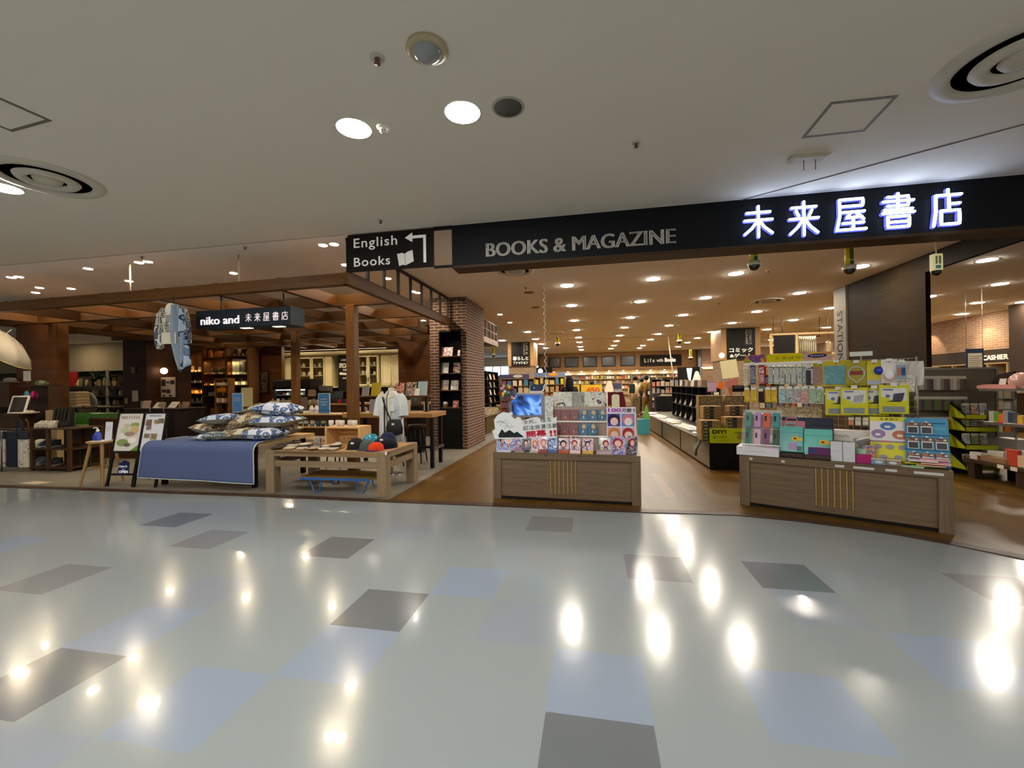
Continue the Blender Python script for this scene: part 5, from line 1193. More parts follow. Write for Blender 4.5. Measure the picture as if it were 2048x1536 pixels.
# clear umbrella
ua = S.y_(-20, 690, .95)
um = thing('umbrella', 'open clear vinyl umbrella with yellow edge hanging at the left edge', 'umbrella', S, ua[0], .95, ua[1]+.0)
m_vin = M('#bdb4a6', .25, alpha=.52); Rm = Matrix.Rotation(.62, 4, 'Y') @ Matrix.Rotation(-.45, 4, 'X'); nr = 8; prof = [(0, .30), (.18, .285), (.38, .23), (.56, .13), (.68, .0)]
vs = []; fs = []
for r_, z_ in prof:
    for i in range(nr*4):
        a = 2*PI*i/(nr*4); sc2 = 1-.09*abs(math.sin(a*nr/2))*(r_/.68); vs.append((r_*sc2*math.cos(a), r_*sc2*math.sin(a), z_-.02*abs(math.sin(a*nr/2))*(r_/.68)))
n = nr*4
for k in range(len(prof)-1):
    for i in range(n): fs.append((k*n+i, k*n+(i+1) % n, (k+1)*n+(i+1) % n, (k+1)*n+i))
o = MB().add(vs, fs, 0, True).xf(Rm).build('canopy', m_vin, um); so = o.modifiers.new('thick', 'SOLIDIFY'); so.thickness = .003
MB().tube(vs[-n:], .007, 5, closed=True).xf(Rm).build('edge', M('#cfc46a', .5), um)
for i in range(nr): a = 2*PI*i/nr; MB().tube([(r_*math.cos(a), r_*math.sin(a), z_-.008) for r_, z_ in prof], .004, 5).xf(Rm).build('rib', M('#d8cdb0', .4), um)
MB().rod((0, 0, .28), (0, 0, .42), .007, .004).xf(Rm).build('tip', M('#d8cdb0', .4), um); MB().rod((0, 0, -.35), (0, 0, .28), .006).xf(Rm).build('shaft', M('#b9b0a0', .4, .6), um)
MB().rod((0, 0, .30), (0, 0, ZB-um.location.z+.03), .003, n=5).build('hanging_wire', M('#b9b0a0', .4), um)

# ------------------------------------------------------------------ podium with menus, booth
pd = thing('podium', 'dark curved reception podium holding slanted menus', 'counter', S, -10.0, 3.9, .006)
MB().prism([(-.85, .1), (-.7, -.1), (.65, -.1), (.8, .05), (.8, .6), (-.85, .6)], 0, .93, plane='xy').build('body', M('#1f1410', .45), pd)
MB().box(-.9, .85, -.12, .62, .93, .955, b=.006).build('top', M('#3a2618', .4), pd)
bench = thing('booth_bench', 'brown padded bench back behind the easels', 'bench', S, -9.3, 2.6, .006)
for k in range(3): MB().box(-1.0+.68*k, -.34+.68*k, 0, .14, .36, .80, b=.03).build('back_cushion', M('#4a2c1a', .5), bench); MB().box(-1.0+.68*k, -.34+.68*k, -.46, .0, .30, .44, b=.03).build('seat_cushion', M('#4a2c1a', .5), bench)
MB().box(-1.02, 1.05, -.44, .16, 0, .30).build('base', m_cfront, bench)
for i, (px, py, w, h, c, l) in enumerate([(303, 800, .22, .20, '#a08a7a', 'mauve folded menu behind the podium, left'), (318, 812, .26, .19, '#d8cbb8', 'cream open menu on the podium, left one'), (340, 812, .26, .20, '#d6cfc6', 'framed white menu on the podium, right one'), (326, 798, .26, .13, '#8a7a6a', 'grey menu card standing at the back of the podium'), (366, 803, .28, .16, '#7a6456', 'dark photo menu at the right of the podium'), (345, 800, .16, .12, '#c99a78', 'orange menu card at the back of the podium')]):
    x, _ = S.y_(px, py, 4.05)
    t = thing('menu', l, 'menu', S, x, 3.90+.09*(i % 3)+(.1 if i > 2 else 0), .963, .1-.06*i, group='menus on the podium'); R_ = Matrix.Rotation(-.75 if i in (1, 2) else -.3, 4, 'X')
    MB().box(-w/2, w/2, 0, .012, 0, h, 0, front=1).xf(R_).build('board', [M('#4a3a2c'), M(c, .5)], t)
    for k in range(3): MB().box(-w*.36, w*.3, -.002, 0, h*(.3+.18*k), h*(.34+.18*k)).xf(R_).build('text_line', M('#8a7868'), t)
for i, px in enumerate((316, 329, 343)):
    x, _ = S.y_(px, 802, 4.2); t = thing('clip_lamp', 'small black clip light over the podium, %s from left' % ORD[i], 'lamp', S, x, 4.36, .963, group='clip lights over the podium')
    MB().rod((0, 0, 0), (0, 0, .30), .006, n=6).build('stem', m_iron, t); MB().ball((0, 0, .31), (.05, .03, .02), 10, m=5).build('head', m_iron, t)
for i, px in enumerate((304, 331)):
    x, z = S.y_(px, 822, 3.8); one('menu_ribbon', 'silver ribbon hanging from the podium edge, %s one' % ['left','right'][i], 'ribbon', MB().tube([(0, 0, .10), (-.01, -.01, .04), (.008, -.012, -.04), (-.01, -.01, -.12)], .018, 6, flat=.25), M('#cfc7ba', .3), S, x, 3.765, z)
# globe lamp, framed board, notices on the dark pillar
gx = -11.17
def on_side(px, py): return S.x_(px, py, gx+.1)
gl = thing('globe_lamp', 'glowing round globe wall lamp on the dark boarded pillar', 'lamp', S, S.y_(335, 742, 5.0)[0], 4.9, S.y_(335, 742, 5.0)[1])
MB().ball((0, 0, 0), .085, 18, m=12).build('globe', EM((1.0, .72, .48), 14), gl); MB().rod((-.07, .03, 0), (-.17, .1, 0), .02, n=8).build('bracket', m_iron, gl); MB().box(-.2, -.16, .06, .14, -.06, .06).build('wall_plate', m_iron, gl)
x, z = S.y_(333, 794, 4.9); x2, z2 = S.y_(348, 754, 4.9); x1 = S.y_(319, 794, 4.9)[0]
fr = thing('framed_menu', 'framed photo menu on the dark pillar under the globe lamp', 'frame', S, x, 4.95, z); w = x2-x1
MB().box(-w/2-.02, w/2+.02, 0, .03, -.02, z2-z+.02).build('frame', m_iron, fr); MB().box(-w/2, w/2, -.003, 0, 0, z2-z).build('sheet', M('#b8a696', .6), fr)
for fx_, fz_, rw, rh in [(-.30, .72, .3, .34), (.0, .74, .2, .10), (.30, .74, .3, .2), (-.28, .30, .3, .16), (.02, .28, .26, .2)]: MB().box((fx_-rw/2)*w, (fx_+rw/2)*w, -.005, 0, (z2-z)*(fz_-rh/2), (z2-z)*(fz_+rh/2)).build('photograph', M('#3a302c'), fr)
for px, py, w, h, c, l in [(265, 740, .13, .17, '#6a5c48', 'small grey fitting high on the dark pillar'), (269, 792, .19, .30, '#a5998a', 'white notice on the dark pillar front'), (251, 802, .08, .15, '#8a7a50', 'small brass plate low on the dark pillar'), (286, 813, .18, .30, '#9d9182', 'pale notice low at the right of the dark pillar front')]:
    x, z = S.y_(px, py, 4.56); one('wall_notice', l, 'sign', MB().box(-w/2, w/2, 0, .02, -h/2, h/2), M(c), S, x, 4.57, z)
# ------------------------------------------------------------------ goods shelves (370..500)
gs = thing('goods_shelf', 'tall lit brown shelf of household goods left of the kitchen cabinets', 'shelf', S, -11.15, 6.75, .006)
m_gs = wood('goods', '#553619', '#6a4522', 'x', 2, .5); yy = 6.8
def gx_(px): return S.y_(px, 760, yy)[0]+11.15
def gz_(py): return S.y_(430, py, yy)[1]
V = [370, 408, 455, 499]
for px in V: MB().box(gx_(px)-.035, gx_(px)+.035, 0, .42, 0, 2.74).build('upright', m_gs, gs)
MB().box(gx_(368), gx_(500), .40, .43, 0, 2.74).build('back', m_dwood2, gs)
BAYS = [(370, 408, [743, 765, 787, 806, 826]), (408, 455, [715, 748, 771, 792, 808, 828]), (455, 499, [714, 750, 771, 790, 808, 828])]
GC = ['#c9a878','#d8cbb0','#6a3a22','#8a8a72','#3a352c','#b9762e','#e0d6c0','#5f6a52','#a58a66','#2a2622']
kk = 0
for bi_, (pa, pb, bs) in enumerate(BAYS):
    xa, xb = gx_(pa)+.04, gx_(pb)-.04
    for si, py in enumerate(bs):
        z = gz_(py); MB().box(xa-.04, xb+.04, 0, .40, z-.025, z).build('shelf_board', m_gs, gs)
        if si in (0, 1, 2, 3):
            lb = bpy.data.lights.new('shelf_lamp', 'AREA'); lb.shape = 'RECTANGLE'; lb.size = xb-xa; lb.size_y = .02; lb.energy = 2.2; lb.color = (1, .70, .36)
            lo = bpy.data.objects.new('shelf_lamp', lb); COL.objects.link(lo); lo.parent = gs; lo.location = ((xa+xb)/2, .06, z+ (.40 if si else .55)); lo.rotation_euler = (.5, 0, 0)
        n = [4, 5, 5, 6, 5, 4][si]; side = ['left','middle','right'][bi_]; hmax = .24 if si else .34
        x = xa+.05
        for q in range(n):
            w = (xb-xa-.1)/n; cx = x+w*(q+.5); c = GC[(kk*7+q*3+si) % 10]; kind = (kk+q+si*2) % 4; kk += 1
            lb_ = '%s, %s from left on the %s board of the %s goods bay' % ('%s', ORD[q], ORD[si], side); gp = 'goods on the lit brown shelf'
            hh = hmax*(.55+.4*random.random())
            if bi_ == 2 and si == 1 and q < 3:
                t = thing('canister', lb_ % 'tall grey canister', 'canister', S, cx-11.15, yy+.18, z+.007, group=gp); MB().lathe([(.10, 0), (.105, .02), (.105, .5), (.09, .53), (0, .53)], 16).build('body', M(['#a39a84','#7d8a6c','#3c3a32'][q], .4), t); MB().lathe([(.107, .42), (.107, .50)], 16).build('band', M('#d8d0bc', .4), t); continue
            if kind == 0: jar('jar', lb_ % 'lidded jar', 'jar', S, cx-11.15, yy+.14, z+.007, min(w*.36, .07), hh, c, group=gp)
            elif kind == 1: one('carton', lb_ % 'small carton', 'box', MB().box(-w*.38, w*.38, -.08, .08, 0, hh*.85, b=.004), M(c, .6), S, cx-11.15, yy+.14, z+.007, .1*q-.2, group=gp)
            elif kind == 2: one('bowl', lb_ % 'shallow bowl', 'bowl', MB().lathe([(w*.2, 0), (w*.42, hh*.3), (w*.40, hh*.3), (w*.15, .01), (0, .01)], 14), M(c, .4), S, cx-11.15, yy+.14, z+.007, group=gp)
            else: one('bottle', lb_ % 'slim bottle', 'bottle', MB().lathe([(w*.2, 0), (w*.24, .02), (w*.24, hh*.6), (w*.09, hh*.78), (w*.09, hh), (0, hh)], 12), M(c, .3), S, cx-11.15, yy+.14, z+.007, group=gp)
# inner box with white cups and an orange toy car like container
ib = thing('cube_shelf', 'small light brown cube shelf standing inside the goods shelf', 'shelf', S, S.y_(444, 780, 6.5)[0], 6.5, .006)
w = abs(S.y_(457, 780, 6.5)[0]-S.y_(431, 780, 6.5)[0]); zt2 = S.y_(444, 757, 6.5)[1]
for x in (-w/2, w/2): MB().box(x-.02, x+.02, -.02, .22, 0, zt2).build('side', wood('cube', '#7a5228', '#8f6434', 'z'), ib)
for py in (757, 771, 784, 805):
    z = S.y_(444, py, 6.5)[1]-.006; MB().box(-w/2, w/2, -.02, .22, z-.025, z).build('board', wood('cube', '#7a5228', '#8f6434', 'x'), ib)
zz = S.y_(444, 771, 6.5)[1]
for q in range(6): one('cup', 'small white cup in the cube shelf, %s from left' % ORD[q], 'cup', MB().lathe([(.03, 0), (.04, .09), (.036, .09), (.028, .01), (0, .01)], 12), M('#e0d8c6', .4), S, ib.location.x*0+S.y_(444, 780, 6.5)[0]-.24+.09*q, 6.55, zz+.001, group='white cups in the cube shelf')
zz = S.y_(444, 784, 6.5)[1]; t = thing('toy_box', 'orange toy shaped container in the cube shelf', 'toy', S, S.y_(442, 780, 6.5)[0], 6.56, zz+.001)
MB().box(-.16, .16, -.06, .06, 0, .12, b=.02).build('body', M('#d88a1e', .5), t); MB().box(-.05, .12, -.055, .055, .11, .22, b=.02).build('top_part', M('#d88a1e', .5), t)
zz = S.y_(444, 805, 6.5)[1]
for q in range(5): one('tin', 'pink and white tin on the lowest board of the cube shelf, %s from left' % ORD[q], 'tin', MB().lathe([(.045, 0), (.045, .13), (.04, .135), (0, .135)], 12, mis=[q % 2, q % 2, q % 2]), [M('#d8cfc0'), M('#c98a80')], S, S.y_(444, 780, 6.5)[0]-.24+.11*q, 6.56, zz+.001, group='tins in the cube shelf')
# dark poster on brown wall right of goods shelf
x, z = S.y_(522, 764, 7.3); t = thing('poster', 'dark framed poster on the brown wall right of the goods shelf', 'poster', S, x, 7.31, z); MB().box(-.28, .28, 0, .03, -.38, .38).build('frame', m_iron, t); MB().box(-.25, .25, -.004, 0, -.35, .35).build('print', art(120, ['#2a2019','#3f3128','#6a5648','#332720'], 5), t)
pl_ = thing('plant_rack', 'white lettering board propped beside the kitchen counter', 'sign', S, S.y_(492, 800, 5.6)[0], 5.62, .006); MB().box(-.18, .18, 0, .03, .9, 1.45).build('board', M('#c9bd8a', .6), pl_); MB().box(-.16, .16, 0, .3, 0, .9).build('pedestal', m_cfront, pl_)
# ------------------------------------------------------------------ far left: sofa, table, shelves
sf = thing('sofa', 'green leather sofa far behind the wooden stool', 'sofa', S, -13.75, 4.75, .006)
m_green = M('#5c9c2e', .35)
wS = 2.7
MB().box(-wS/2, wS/2, 0, .8, .14, .42, b=.05).build('seat', m_green, sf); MB().box(-wS/2, wS/2, .62, .86, .3, .74, b=.06).build('backrest', m_green, sf)
for s in (-1, 1): MB().box(s*wS/2-.11, s*wS/2+.11, 0, .85, .14, .58, b=.06).build('armrest', m_green, sf)
for s in (-1, 1):
    for y in (.08, .76): MB().rod((s*wS*.42, y, 0), (s*wS*.42, y, .15), .025, n=8).build('leg', m_iron, sf)
for k in range(9): MB().ball((-wS/2+.3+k*.26, .615, .60), .018, 8, m=5).build('button', M('#2c5a14', .3), sf)
lt = thing('low_table', 'dark table with books behind the green sofa', 'table', S, -15.2, 6.0, .006)
MB().box(-1.6, 1.4, -.3, .5, .86, .90).build('top', m_sw, lt)
for x in (-1.5, 1.3):
    for y in (-.25, .45): MB().box(x-.03, x+.03, y-.03, y+.03, 0, .86).build('leg', m_iron, lt)
for k in range(5):
    one('towel', 'cream folded blanket on the dark table behind the sofa, %s from the bottom' % ORD[k], 'blanket', MB().box(-.30+.01*k, .30-.015*k, -.2, .2, 0, .10, b=.03), M(['#d8bf90','#c9a878','#d8bf90','#cfb07e','#d8c79e'][k]), S, S.y_(150, 820, 6.0)[0], 6.05, .908+.101*k, group='folded blankets behind the sofa')
x, _ = S.y_(133, 815, 6.3); t = thing('chair_back', 'grey round chair standing behind the folded blankets', 'chair', S, x, 6.9, .006); MB().ball((0, 0, .95), (.45, .12, .45), 16).build('backrest', M('#8a857a', .7), t); MB().box(-.3, .3, -.3, .1, .4, .5, b=.03).build('seat', M('#8a857a', .7), t)
for s in (-1, 1): MB().rod((s*.25, -.1, 0), (s*.25, -.05, .45), .02).build('leg', m_iron, t)
for k in range(7):
    x, _ = S.y_(140+k*12, 850, 5.9); one('book', 'flat book on the dark table behind the sofa, %s from left' % ORD[k], 'book', MB().box(-.14, .14, -.1, .1, 0, .04), M(['#b9a27a','#8a6a4a','#d0c2a2','#5a4634'][k % 4]), S, x, 5.9+.05*(k % 2)-.05, .907, .2*(k % 3), group='flat books behind the sofa') if not 0 < k < 2 else None
# far shelves with pale posts
fs_ = thing('rear_shelf', 'long grey shelf wall with pale posts and goods at the far left', 'shelf', S, -17.5, 8.5, .006)
for x in (-5.2, -2.9, -.6, 1.7, 4.0, 4.9): MB().box(x-.04, x+.04, 0, .06, 0, 2.24).build('post', M('#8f897c', .5), fs_)
for z in (.45, .85, 1.22, 1.62): MB().box(-5.2, 4.9, 0, .5, z-.04, z).build('shelf_board', m_sw, fs_)
for si, z in enumerate((.45, .85, 1.22, 1.62)):
    for q in range(12):
        px = 130+q*9+(si*3) % 7; x, _ = S.y_(px, 780, 8.6)
        if (q+si) % 5 == 4: continue
        c = ['#6a6250','#c9b88e','#8a7a5a','#d8ccae','#453e34','#a08a5c'][(q*5+si) % 6]; h = .10+.14*random.random()
        if si == 3: h += .15
        nm = 'small %s on the %s board of the far left shelf wall, %s from left' % (['box','jar'][(q+si) % 2], ['lowest','second','third','top'][si], ORD[q])
        mb = MB().box(-.10, .10, -.08, .08, 0, h, b=.004) if (q+si) % 2 == 0 else MB().lathe([(.06, 0), (.08, h*.3), (.06, h*.8), (.03, h), (0, h)], 10)
        one(['box','jar'][(q+si) % 2], nm, ['box','jar'][(q+si) % 2], mb, M(c), S, x, 8.72, z+.007, group='goods on the far left shelf wall')
x, _ = S.y_(133, 742, 8.5); one('red_panel', 'red panel standing on the top board of the far left shelf wall', 'panel', MB().box(-.3, .3, 0, .05, 0, .6), M('#8a1d12', .5), S, x, 8.65, 1.628)
x, _ = S.y_(178, 740, 8.4); t = thing('potted_plant', 'leafy plant on the far left shelf wall', 'plant', S, x, 8.7, 1.628)
MB().lathe([(.08, 0), (.11, .16), (0, .15)], 12).build('pot', M('#6a5a4a'), t); mb = MB()
for k in range(40):
    a = random.random()*2*PI; r1 = .1+.45*random.random(); d = Vector((math.cos(a), math.sin(a)*.5, 0)); c0 = Vector((0, 0, .15)); c1 = d*r1+Vector((0, 0, .2+.5*random.random())); s = Vector((-d.y, d.x, 0))*.04; mid = (c0+c1)/2+Vector((0, 0, .08))
    mb.add([c0, mid+s, c1, mid-s], [(0, 1, 2), (0, 2, 3), (2, 1, 0), (3, 2, 0)])
mb.build('leaves', M('#31521f', .5), t)
for px, l in [(205, 'dark wooden stool on the top board of the far left shelf wall'), (222, 'second wooden stool on the top board near the dark pillar')]:
    x, _ = S.y_(px, 745, 8.5); t = thing('display_stool', l, 'stool', S, x, 8.7, 1.628); MB().box(-.22, .22, -.15, .15, .40, .44).build('seat', m_sw, t)
    for s in (-1, 1): MB().rod((s*.2, 0, 0), (s*.14, 0, .41), .02).build('leg', m_sw, t); MB().rod((s*.18, .1, 0), (s*.12, .1, .41), .02).build('leg', m_sw, t)
for x in (-19.5, -15.8, -13.6):
    MBx = disc_light(S, x, 7.9, .06, K_CAFE, L_CAFE*1.6, 'spotlight', 'warm spot over the far left shelf wall, %s' % {-19.5: 'outside the view', -15.8: 'above the leafy plant', -13.6: 'beside the dark pillar'}[x], 'far left spots')
# ================================================================== bookshop: front table with manga
T1 = Frame(-.252, 5.281, -.2463); T2 = Frame(2.609, 4.872, -.6553)
m_lt = wood('grey_oak', '#5e4e3d', '#75624d', 'x', 1.6, .45, 18); m_ltz = wood('grey_oak', '#5e4e3d', '#75624d', 'z', 1.6, .45, 18)
m_gold = M('#a5803a', .3, .2)
def front_table(fr, W, D, label, bars, name='display_plinth', back=False):
    t = thing(name, label, 'display table', fr, W/2, 0, .008)
    h = .575
    MB().box(-W/2, W/2, 0, D, h-.075, h, b=.004).build('top', m_lt, t)
    MB().box(-W/2, -W/2+.10, 0, D, 0, h-.075).build('side_post', m_ltz, t); MB().box(W/2-.10, W/2, 0, D, 0, h-.075).build('side_post', m_ltz, t)
    MB().box(-W/2+.10, W/2-.10, .022, .04, .035, h-.075).build('front_panel', m_lt, t); MB().box(-W/2+.10, W/2-.10, .03, .05, 0, .035).build('toe_kick', M('#15110d', .7), t)
    MB().box(-W/2+.1, W/2-.1, D-.04, D-.02, .03, h-.075).build('rear_panel', m_lt, t)
    for (xa, z0) in bars: MB().box(xa-W/2-.006, xa-W/2+.006, .010, .022, z0, h-.08).build('gold_bar', m_gold, t)
    return t
W1 = 1.77
bx1 = [T1.y_(px, 950, 0)[0] for px in (1101, 1110, 1118, 1127, 1135, 1143, 1151)]
front_table(T1, W1, .72, 'grey oak display table with gold bars, loaded with manga', [(x, .09) for x in bx1])
ZT1 = .585
m_hair = {k: M(c, .5) for k, c in dict(n='#2b2440', r='#9c3038', p='#c87888', w='#cdd2da', b='#3d6ea8', o='#c77a4a', k='#1c1a20').items()}
m_skin = M('#dcb8a4', .5)
def ell(mb, cx, cz, rx, rz, y=0, mi=0, th=.0015, n=18, zmin=None, zmax=None):
    p = [(cx+rx*math.cos(2*PI*i/n), cz+rz*math.sin(2*PI*i/n)) for i in range(n)]
    if zmin is not None: p = [(a, max(zmin, b)) for a, b in p]
    if zmax is not None: p = [(a, min(zmax, b)) for a, b in p]
    return mb.prism(p, y-th, y, mi)
def cover(fr, label, px, y, w, h, bg, hair=None, band=None, lean=.16, da=0, group=None, z=None, num=None, numc='#cfe4f2', seed=0, tit=None, name='book', cat='book', th=.014):
    x = px if isinstance(px, float) else fr.y_(px, 890, y)[0]
    t = thing(name, label, cat, fr, x, y, ZT1 if z is None else z, da, group)
    R_ = Matrix.Rotation(-lean, 4, 'X')
    MB().box(-w/2, w/2, 0, th, 0, h, 0, front=1).xf(R_).build('cover', [PAP, bg], t)
    if hair:
        r = random.Random(seed); cx = (r.random()-.5)*.25*w; cz = h*(.60+.08*r.random()); k = .8+.4*r.random()
        ell(MB(), cx, cz+.02*h, w*.30*k, h*.22*k, -.0006, zmax=h*.97).xf(R_).build('picture', m_hair[hair], t)
        ell(MB(), cx+.02*w, cz-.03*h, w*.19*k, h*.15*k, -.0018).xf(R_).build('picture', m_skin, t)
        MB().prism([(cx-w*.26, max(h*.24, .0)), (cx+w*.26, h*.24), (cx+w*.13, cz-.15*h), (cx-w*.13, cz-.15*h)], -.0014, 0).xf(R_).build('picture', art(300+seed, ['#d8d2da','#8a5a6a','#3a3450','#c9a0a0'], 25), t)
    if band: MB().box(-w/2, w/2, -.0022, th+.0005, 0, h*.22).xf(R_).build('paper_band', M(band, .4), t)
    if num: text(MB(), num, w*.02, -.002, h*.34, h=h*.22, bold=.02).xf(R_).build('volume_number', M(numc, .5), t)
    if tit:
        for q in range(tit): MB().box(-w*.38, w*.38, -.001, 0, h*(.90-.06*q), h*(.925-.06*q)).xf(R_).build('title_line', M('#efe9e4' if seed % 2 else '#6a2a3a'), t)
    return t
P_BL = ['#7d86b8','#a9b4d8','#5a5f90','#c9c8e0','#8a90b0']; P_PK = ['#d8c3cc','#c07a8c','#e6dade','#7a5a80','#e8c8cc']; P_DK = ['#4a4f66','#6f7488','#2f3148','#8a8fa4','#b9a8a8']; P_PU = ['#8f8fc0','#6a68a0','#b8b0d8','#c89ab8','#50507c']
gp = 'manga volumes on the front edge of the oak table'
FR = [(1003, .17, .15, .20, P_BL, 'k', None, 'pale blue grey manga at the left end of the front row'), (1018, .14, .15, .20, P_BL, 'w', None, 'silver blue manga, second from left in the front row'), (1035, .13, .105, .165, P_PU, 'b', '#9a6a80', 'violet manga with moon like highlight, third from left'),
      (1052, .13, .105, .17, P_DK, 'k', None, 'dark grey manga, fourth from left in the front row'), (1070, .13, .105, .17, P_PK, 'o', None, 'pale pink orange manga, fifth from left'), (1086, .06, .112, .185, P_PK, 'p', '#8a3a2c', 'white pink manga with dark red band, sixth from left'),
      (1105, .06, .112, .18, ['#5a7ab0','#a8c4e4','#3a4a80','#dce8f4','#7f9cc8'], None, '#4a5a8a', 'icy blue manga, seventh from left'), (1127, .05, .128, .185, P_PK, 'n', '#a84a2a', 'pink manga with orange band right of the icy blue one'), (1150, .05, .128, .185, P_PK, 'r', '#d8b8c0', 'pink manga with pale band, middle of the three alike'), (1175, .05, .128, .185, P_PK, 'n', '#c29a3a', 'pink manga with gold band, right of the three alike'),
      (1211, .16, .12, .175, ['#cfd8d4','#a8b8b4','#e4e6e0','#c9b98a'], 'r', '#a8912e', 'white manga with red haired figure and mustard base'), (1236, .06, .175, .21, P_PU, 'r', None, 'large violet manga with pink haired figure at the right'), (1263, .12, .12, .21, P_DK, 'r', None, 'dark violet manga turned at the right table end')]
for i, (px, y, w, h, p, hr, bd, l) in enumerate(FR):
    cover(T1, l, px, y, w, h, art(200+i, p, 16, .2, coat=.4), hr, bd, .18, -.5 if i == 12 else (.06*((i % 3)-1)), gp, seed=i)
for i, (px, c, l) in enumerate([(1008, '#c9d0dc', 'flat wrapped volume in front of the leftmost manga'), (1045, '#9a9488', 'flat wrapped volume lying in front of the dark grey manga'), (1062, '#b0a9a0', 'flat wrapped volume lying in front of the pink orange manga'), (1208, '#b39aa0', 'topmost flat pinkish volume left of the large violet manga')]):
    n = 3 if i == 3 else 1
    for q in range(n):
        x, _ = T1.y_(px, 905, .05)
        one('book', l if n == 1 else ['lowest flat pinkish volume left of the large violet manga', 'middle flat pinkish volume left of the large violet manga', l][q], 'book', MB().box(-.09, .09, -.03, .07, 0, .013), M(c if q % 2 == 0 else '#c4b0b4', .3), T1, x, .055, ZT1+.0135*q, .05*q, group='flat volumes on the oak table')
# stepped white rack with the numbered volumes
sr = thing('stepped_rack', 'white stepped cardboard rack of numbered volumes on the oak table', 'rack', T1, 1.04, .30, ZT1)
MB().prism([(0, 0), (0, .185), (.12, .185), (.12, .355), (.20, .355), (.20, .54), (.215, .54), (.215, 0)], -.36, .36, plane='yz').build('steps', M('#a8968c', .6), sr)
for z, y in ((.170, -.004), (.345, .116)): MB().box(-.355, .355, y-.012, y+.0, z, z+.02).build('front_lip', M('#e4ddd2', .6), sr)
for row, (zz, yy_) in enumerate(((.186, .345-.30), (.356, .445-.30))):
    n = 6
    for k in range(n):
        x = 1.04-.30+.117*k
        blue = k >= 3
        if row == 0 and k == 5: continue
        lb = '%s volume numbered %s, %s from left on the %s step' % ('blue' if blue else 'grey and red', '8' if blue else '6', ORD[k], ['lower','upper'][row])
        cover(T1, lb, float(x), .30+yy_, .11, .15, art(220+k+row*6, ['#3f6a8a','#2f5878','#57839c','#2a4a66'] if blue else ['#6a6460','#8a3a3a','#54504e','#a04444'], 18), None, None, .12, 0, 'numbered volumes on the stepped rack', ZT1+zz, '8' if blue else '6', '#bfd8e8' if blue else '#c9a8a4', seed=k)
        if blue:
            t_ = [o for o in bpy.data.objects if o.get('label') == lb][0]
            ell(MB(), .012, .112, .026, .03, -.002).xf(Matrix.Rotation(-.12, 4, 'X')).build('picture', M('#c8a878', .5), t_)
cover(T1, 'purple orange manga standing in front of the lower step', 1147, .20, .12, .17, art(240, ['#6a5688','#c9865a','#3a3050','#d8c0c8'], 22), 'n', '#6a5a88', .1, 0, None, ZT1+.02, seed=33)
x, _ = T1.y_(1195, 870, .22); t = thing('price_card', 'white card with small red picture before the lower step', 'sign', T1, x+.09, .22, ZT1+.0); MB().box(-.075, .075, 0, .004, .09, .20).build('card', M('#dfe0e0', .5), t); ell(MB(), -.02, .145, .015, .03, -.001).build('picture', M('#9c4650'), t); MB().box(-.005, .005, 0, .004, 0, .09).build('stem', M('#dfe0e0'), t); MB().box(.01, .06, -.001, 0, .13, .15).build('text_line', M('#b9a890'), t)
# black and white picture panel on top
pn = thing('drawing_board', 'white panel with black and grey brush drawings above the stepped rack', 'panel', T1, 1.04, .505, ZT1+.545)
m_ink = art(250, ['#dedbcf','#dedbcf','#d2cfc5','#dedbcf','#a9a79f','#dedbcf','#dedbcf','#4a4846'], 6, .6, kind='noise', dist=2.5)
MB().box(-.345, .345, 0, .012, 0, .19, 0, front=1).build('board', [M('#dedbcf'), m_ink], pn); MB().box(-.10, .065, -.002, 0, .0, .185).build('grey_picture', art(251, ['#9a9993','#86857f','#a9a8a2','#6f6e69'], 8, .6, sharp=False), pn)
MB().box(-.34, .34, .012, .03, -.002, .01).build('foot', M('#dedbcf'), pn)
x, z = T1.y_(1098, 835, .40); t = thing('drawing_board', 'narrow white panel with ink drawings left of the stepped rack', 'panel', T1, x, .40, ZT1); MB().box(-.055, .055, 0, .01, .0, .69, 0, front=1).build('board', [M('#e2e0da'), art(252, ['#e2e0da','#e2e0da','#b9b9b6','#e2e0da','#7a7a80','#dcd8a0'], 14, .6, dist=2.5)], t)
for px, l, p in [(1082, 'small manga card left under the narrow drawing panel', '#c8a888'), (1098, 'small manga card right under the narrow drawing panel', '#c9a860')]:
    x, z = T1.y_(px, 838, .34); t = thing('picture_card', l, 'card', T1, x, .34, ZT1); MB().box(-.045, .045, 0, .006, .26, .40, 0, front=1).build('card', [PAP, art(260+px, ['#e0dcd8', p, '#4a4048', '#d8c8c8'], 30)], t); MB().box(-.01, .01, .006, .012, 0, .38).build('support', PAP, t)
# monitor
mo = thing('monitor', 'silver framed screen showing blue clouds on the oak table', 'monitor', T1, .345, .42, ZT1)
m_scr = art(270, ['#070c22','#0c1a40','#2a5aa8','#7aa8e8','#1c428a','#0a1230'], 3.6, .3, sharp=False, emit=.8, dist=.4)
MB().box(-.24, .24, 0, .05, .40, .73, b=.008).build('frame', M('#8a8c96', .35, .4), mo); MB().box(-.20, .20, -.003, .002, .435, .70).build('screen', m_scr, mo)
MB().box(-.03, .03, .03, .06, .02, .42).build('stand', M('#3a3a40', .4), mo); MB().box(-.12, .12, -.02, .14, 0, .02).build('foot', M('#3a3a40', .4), mo)
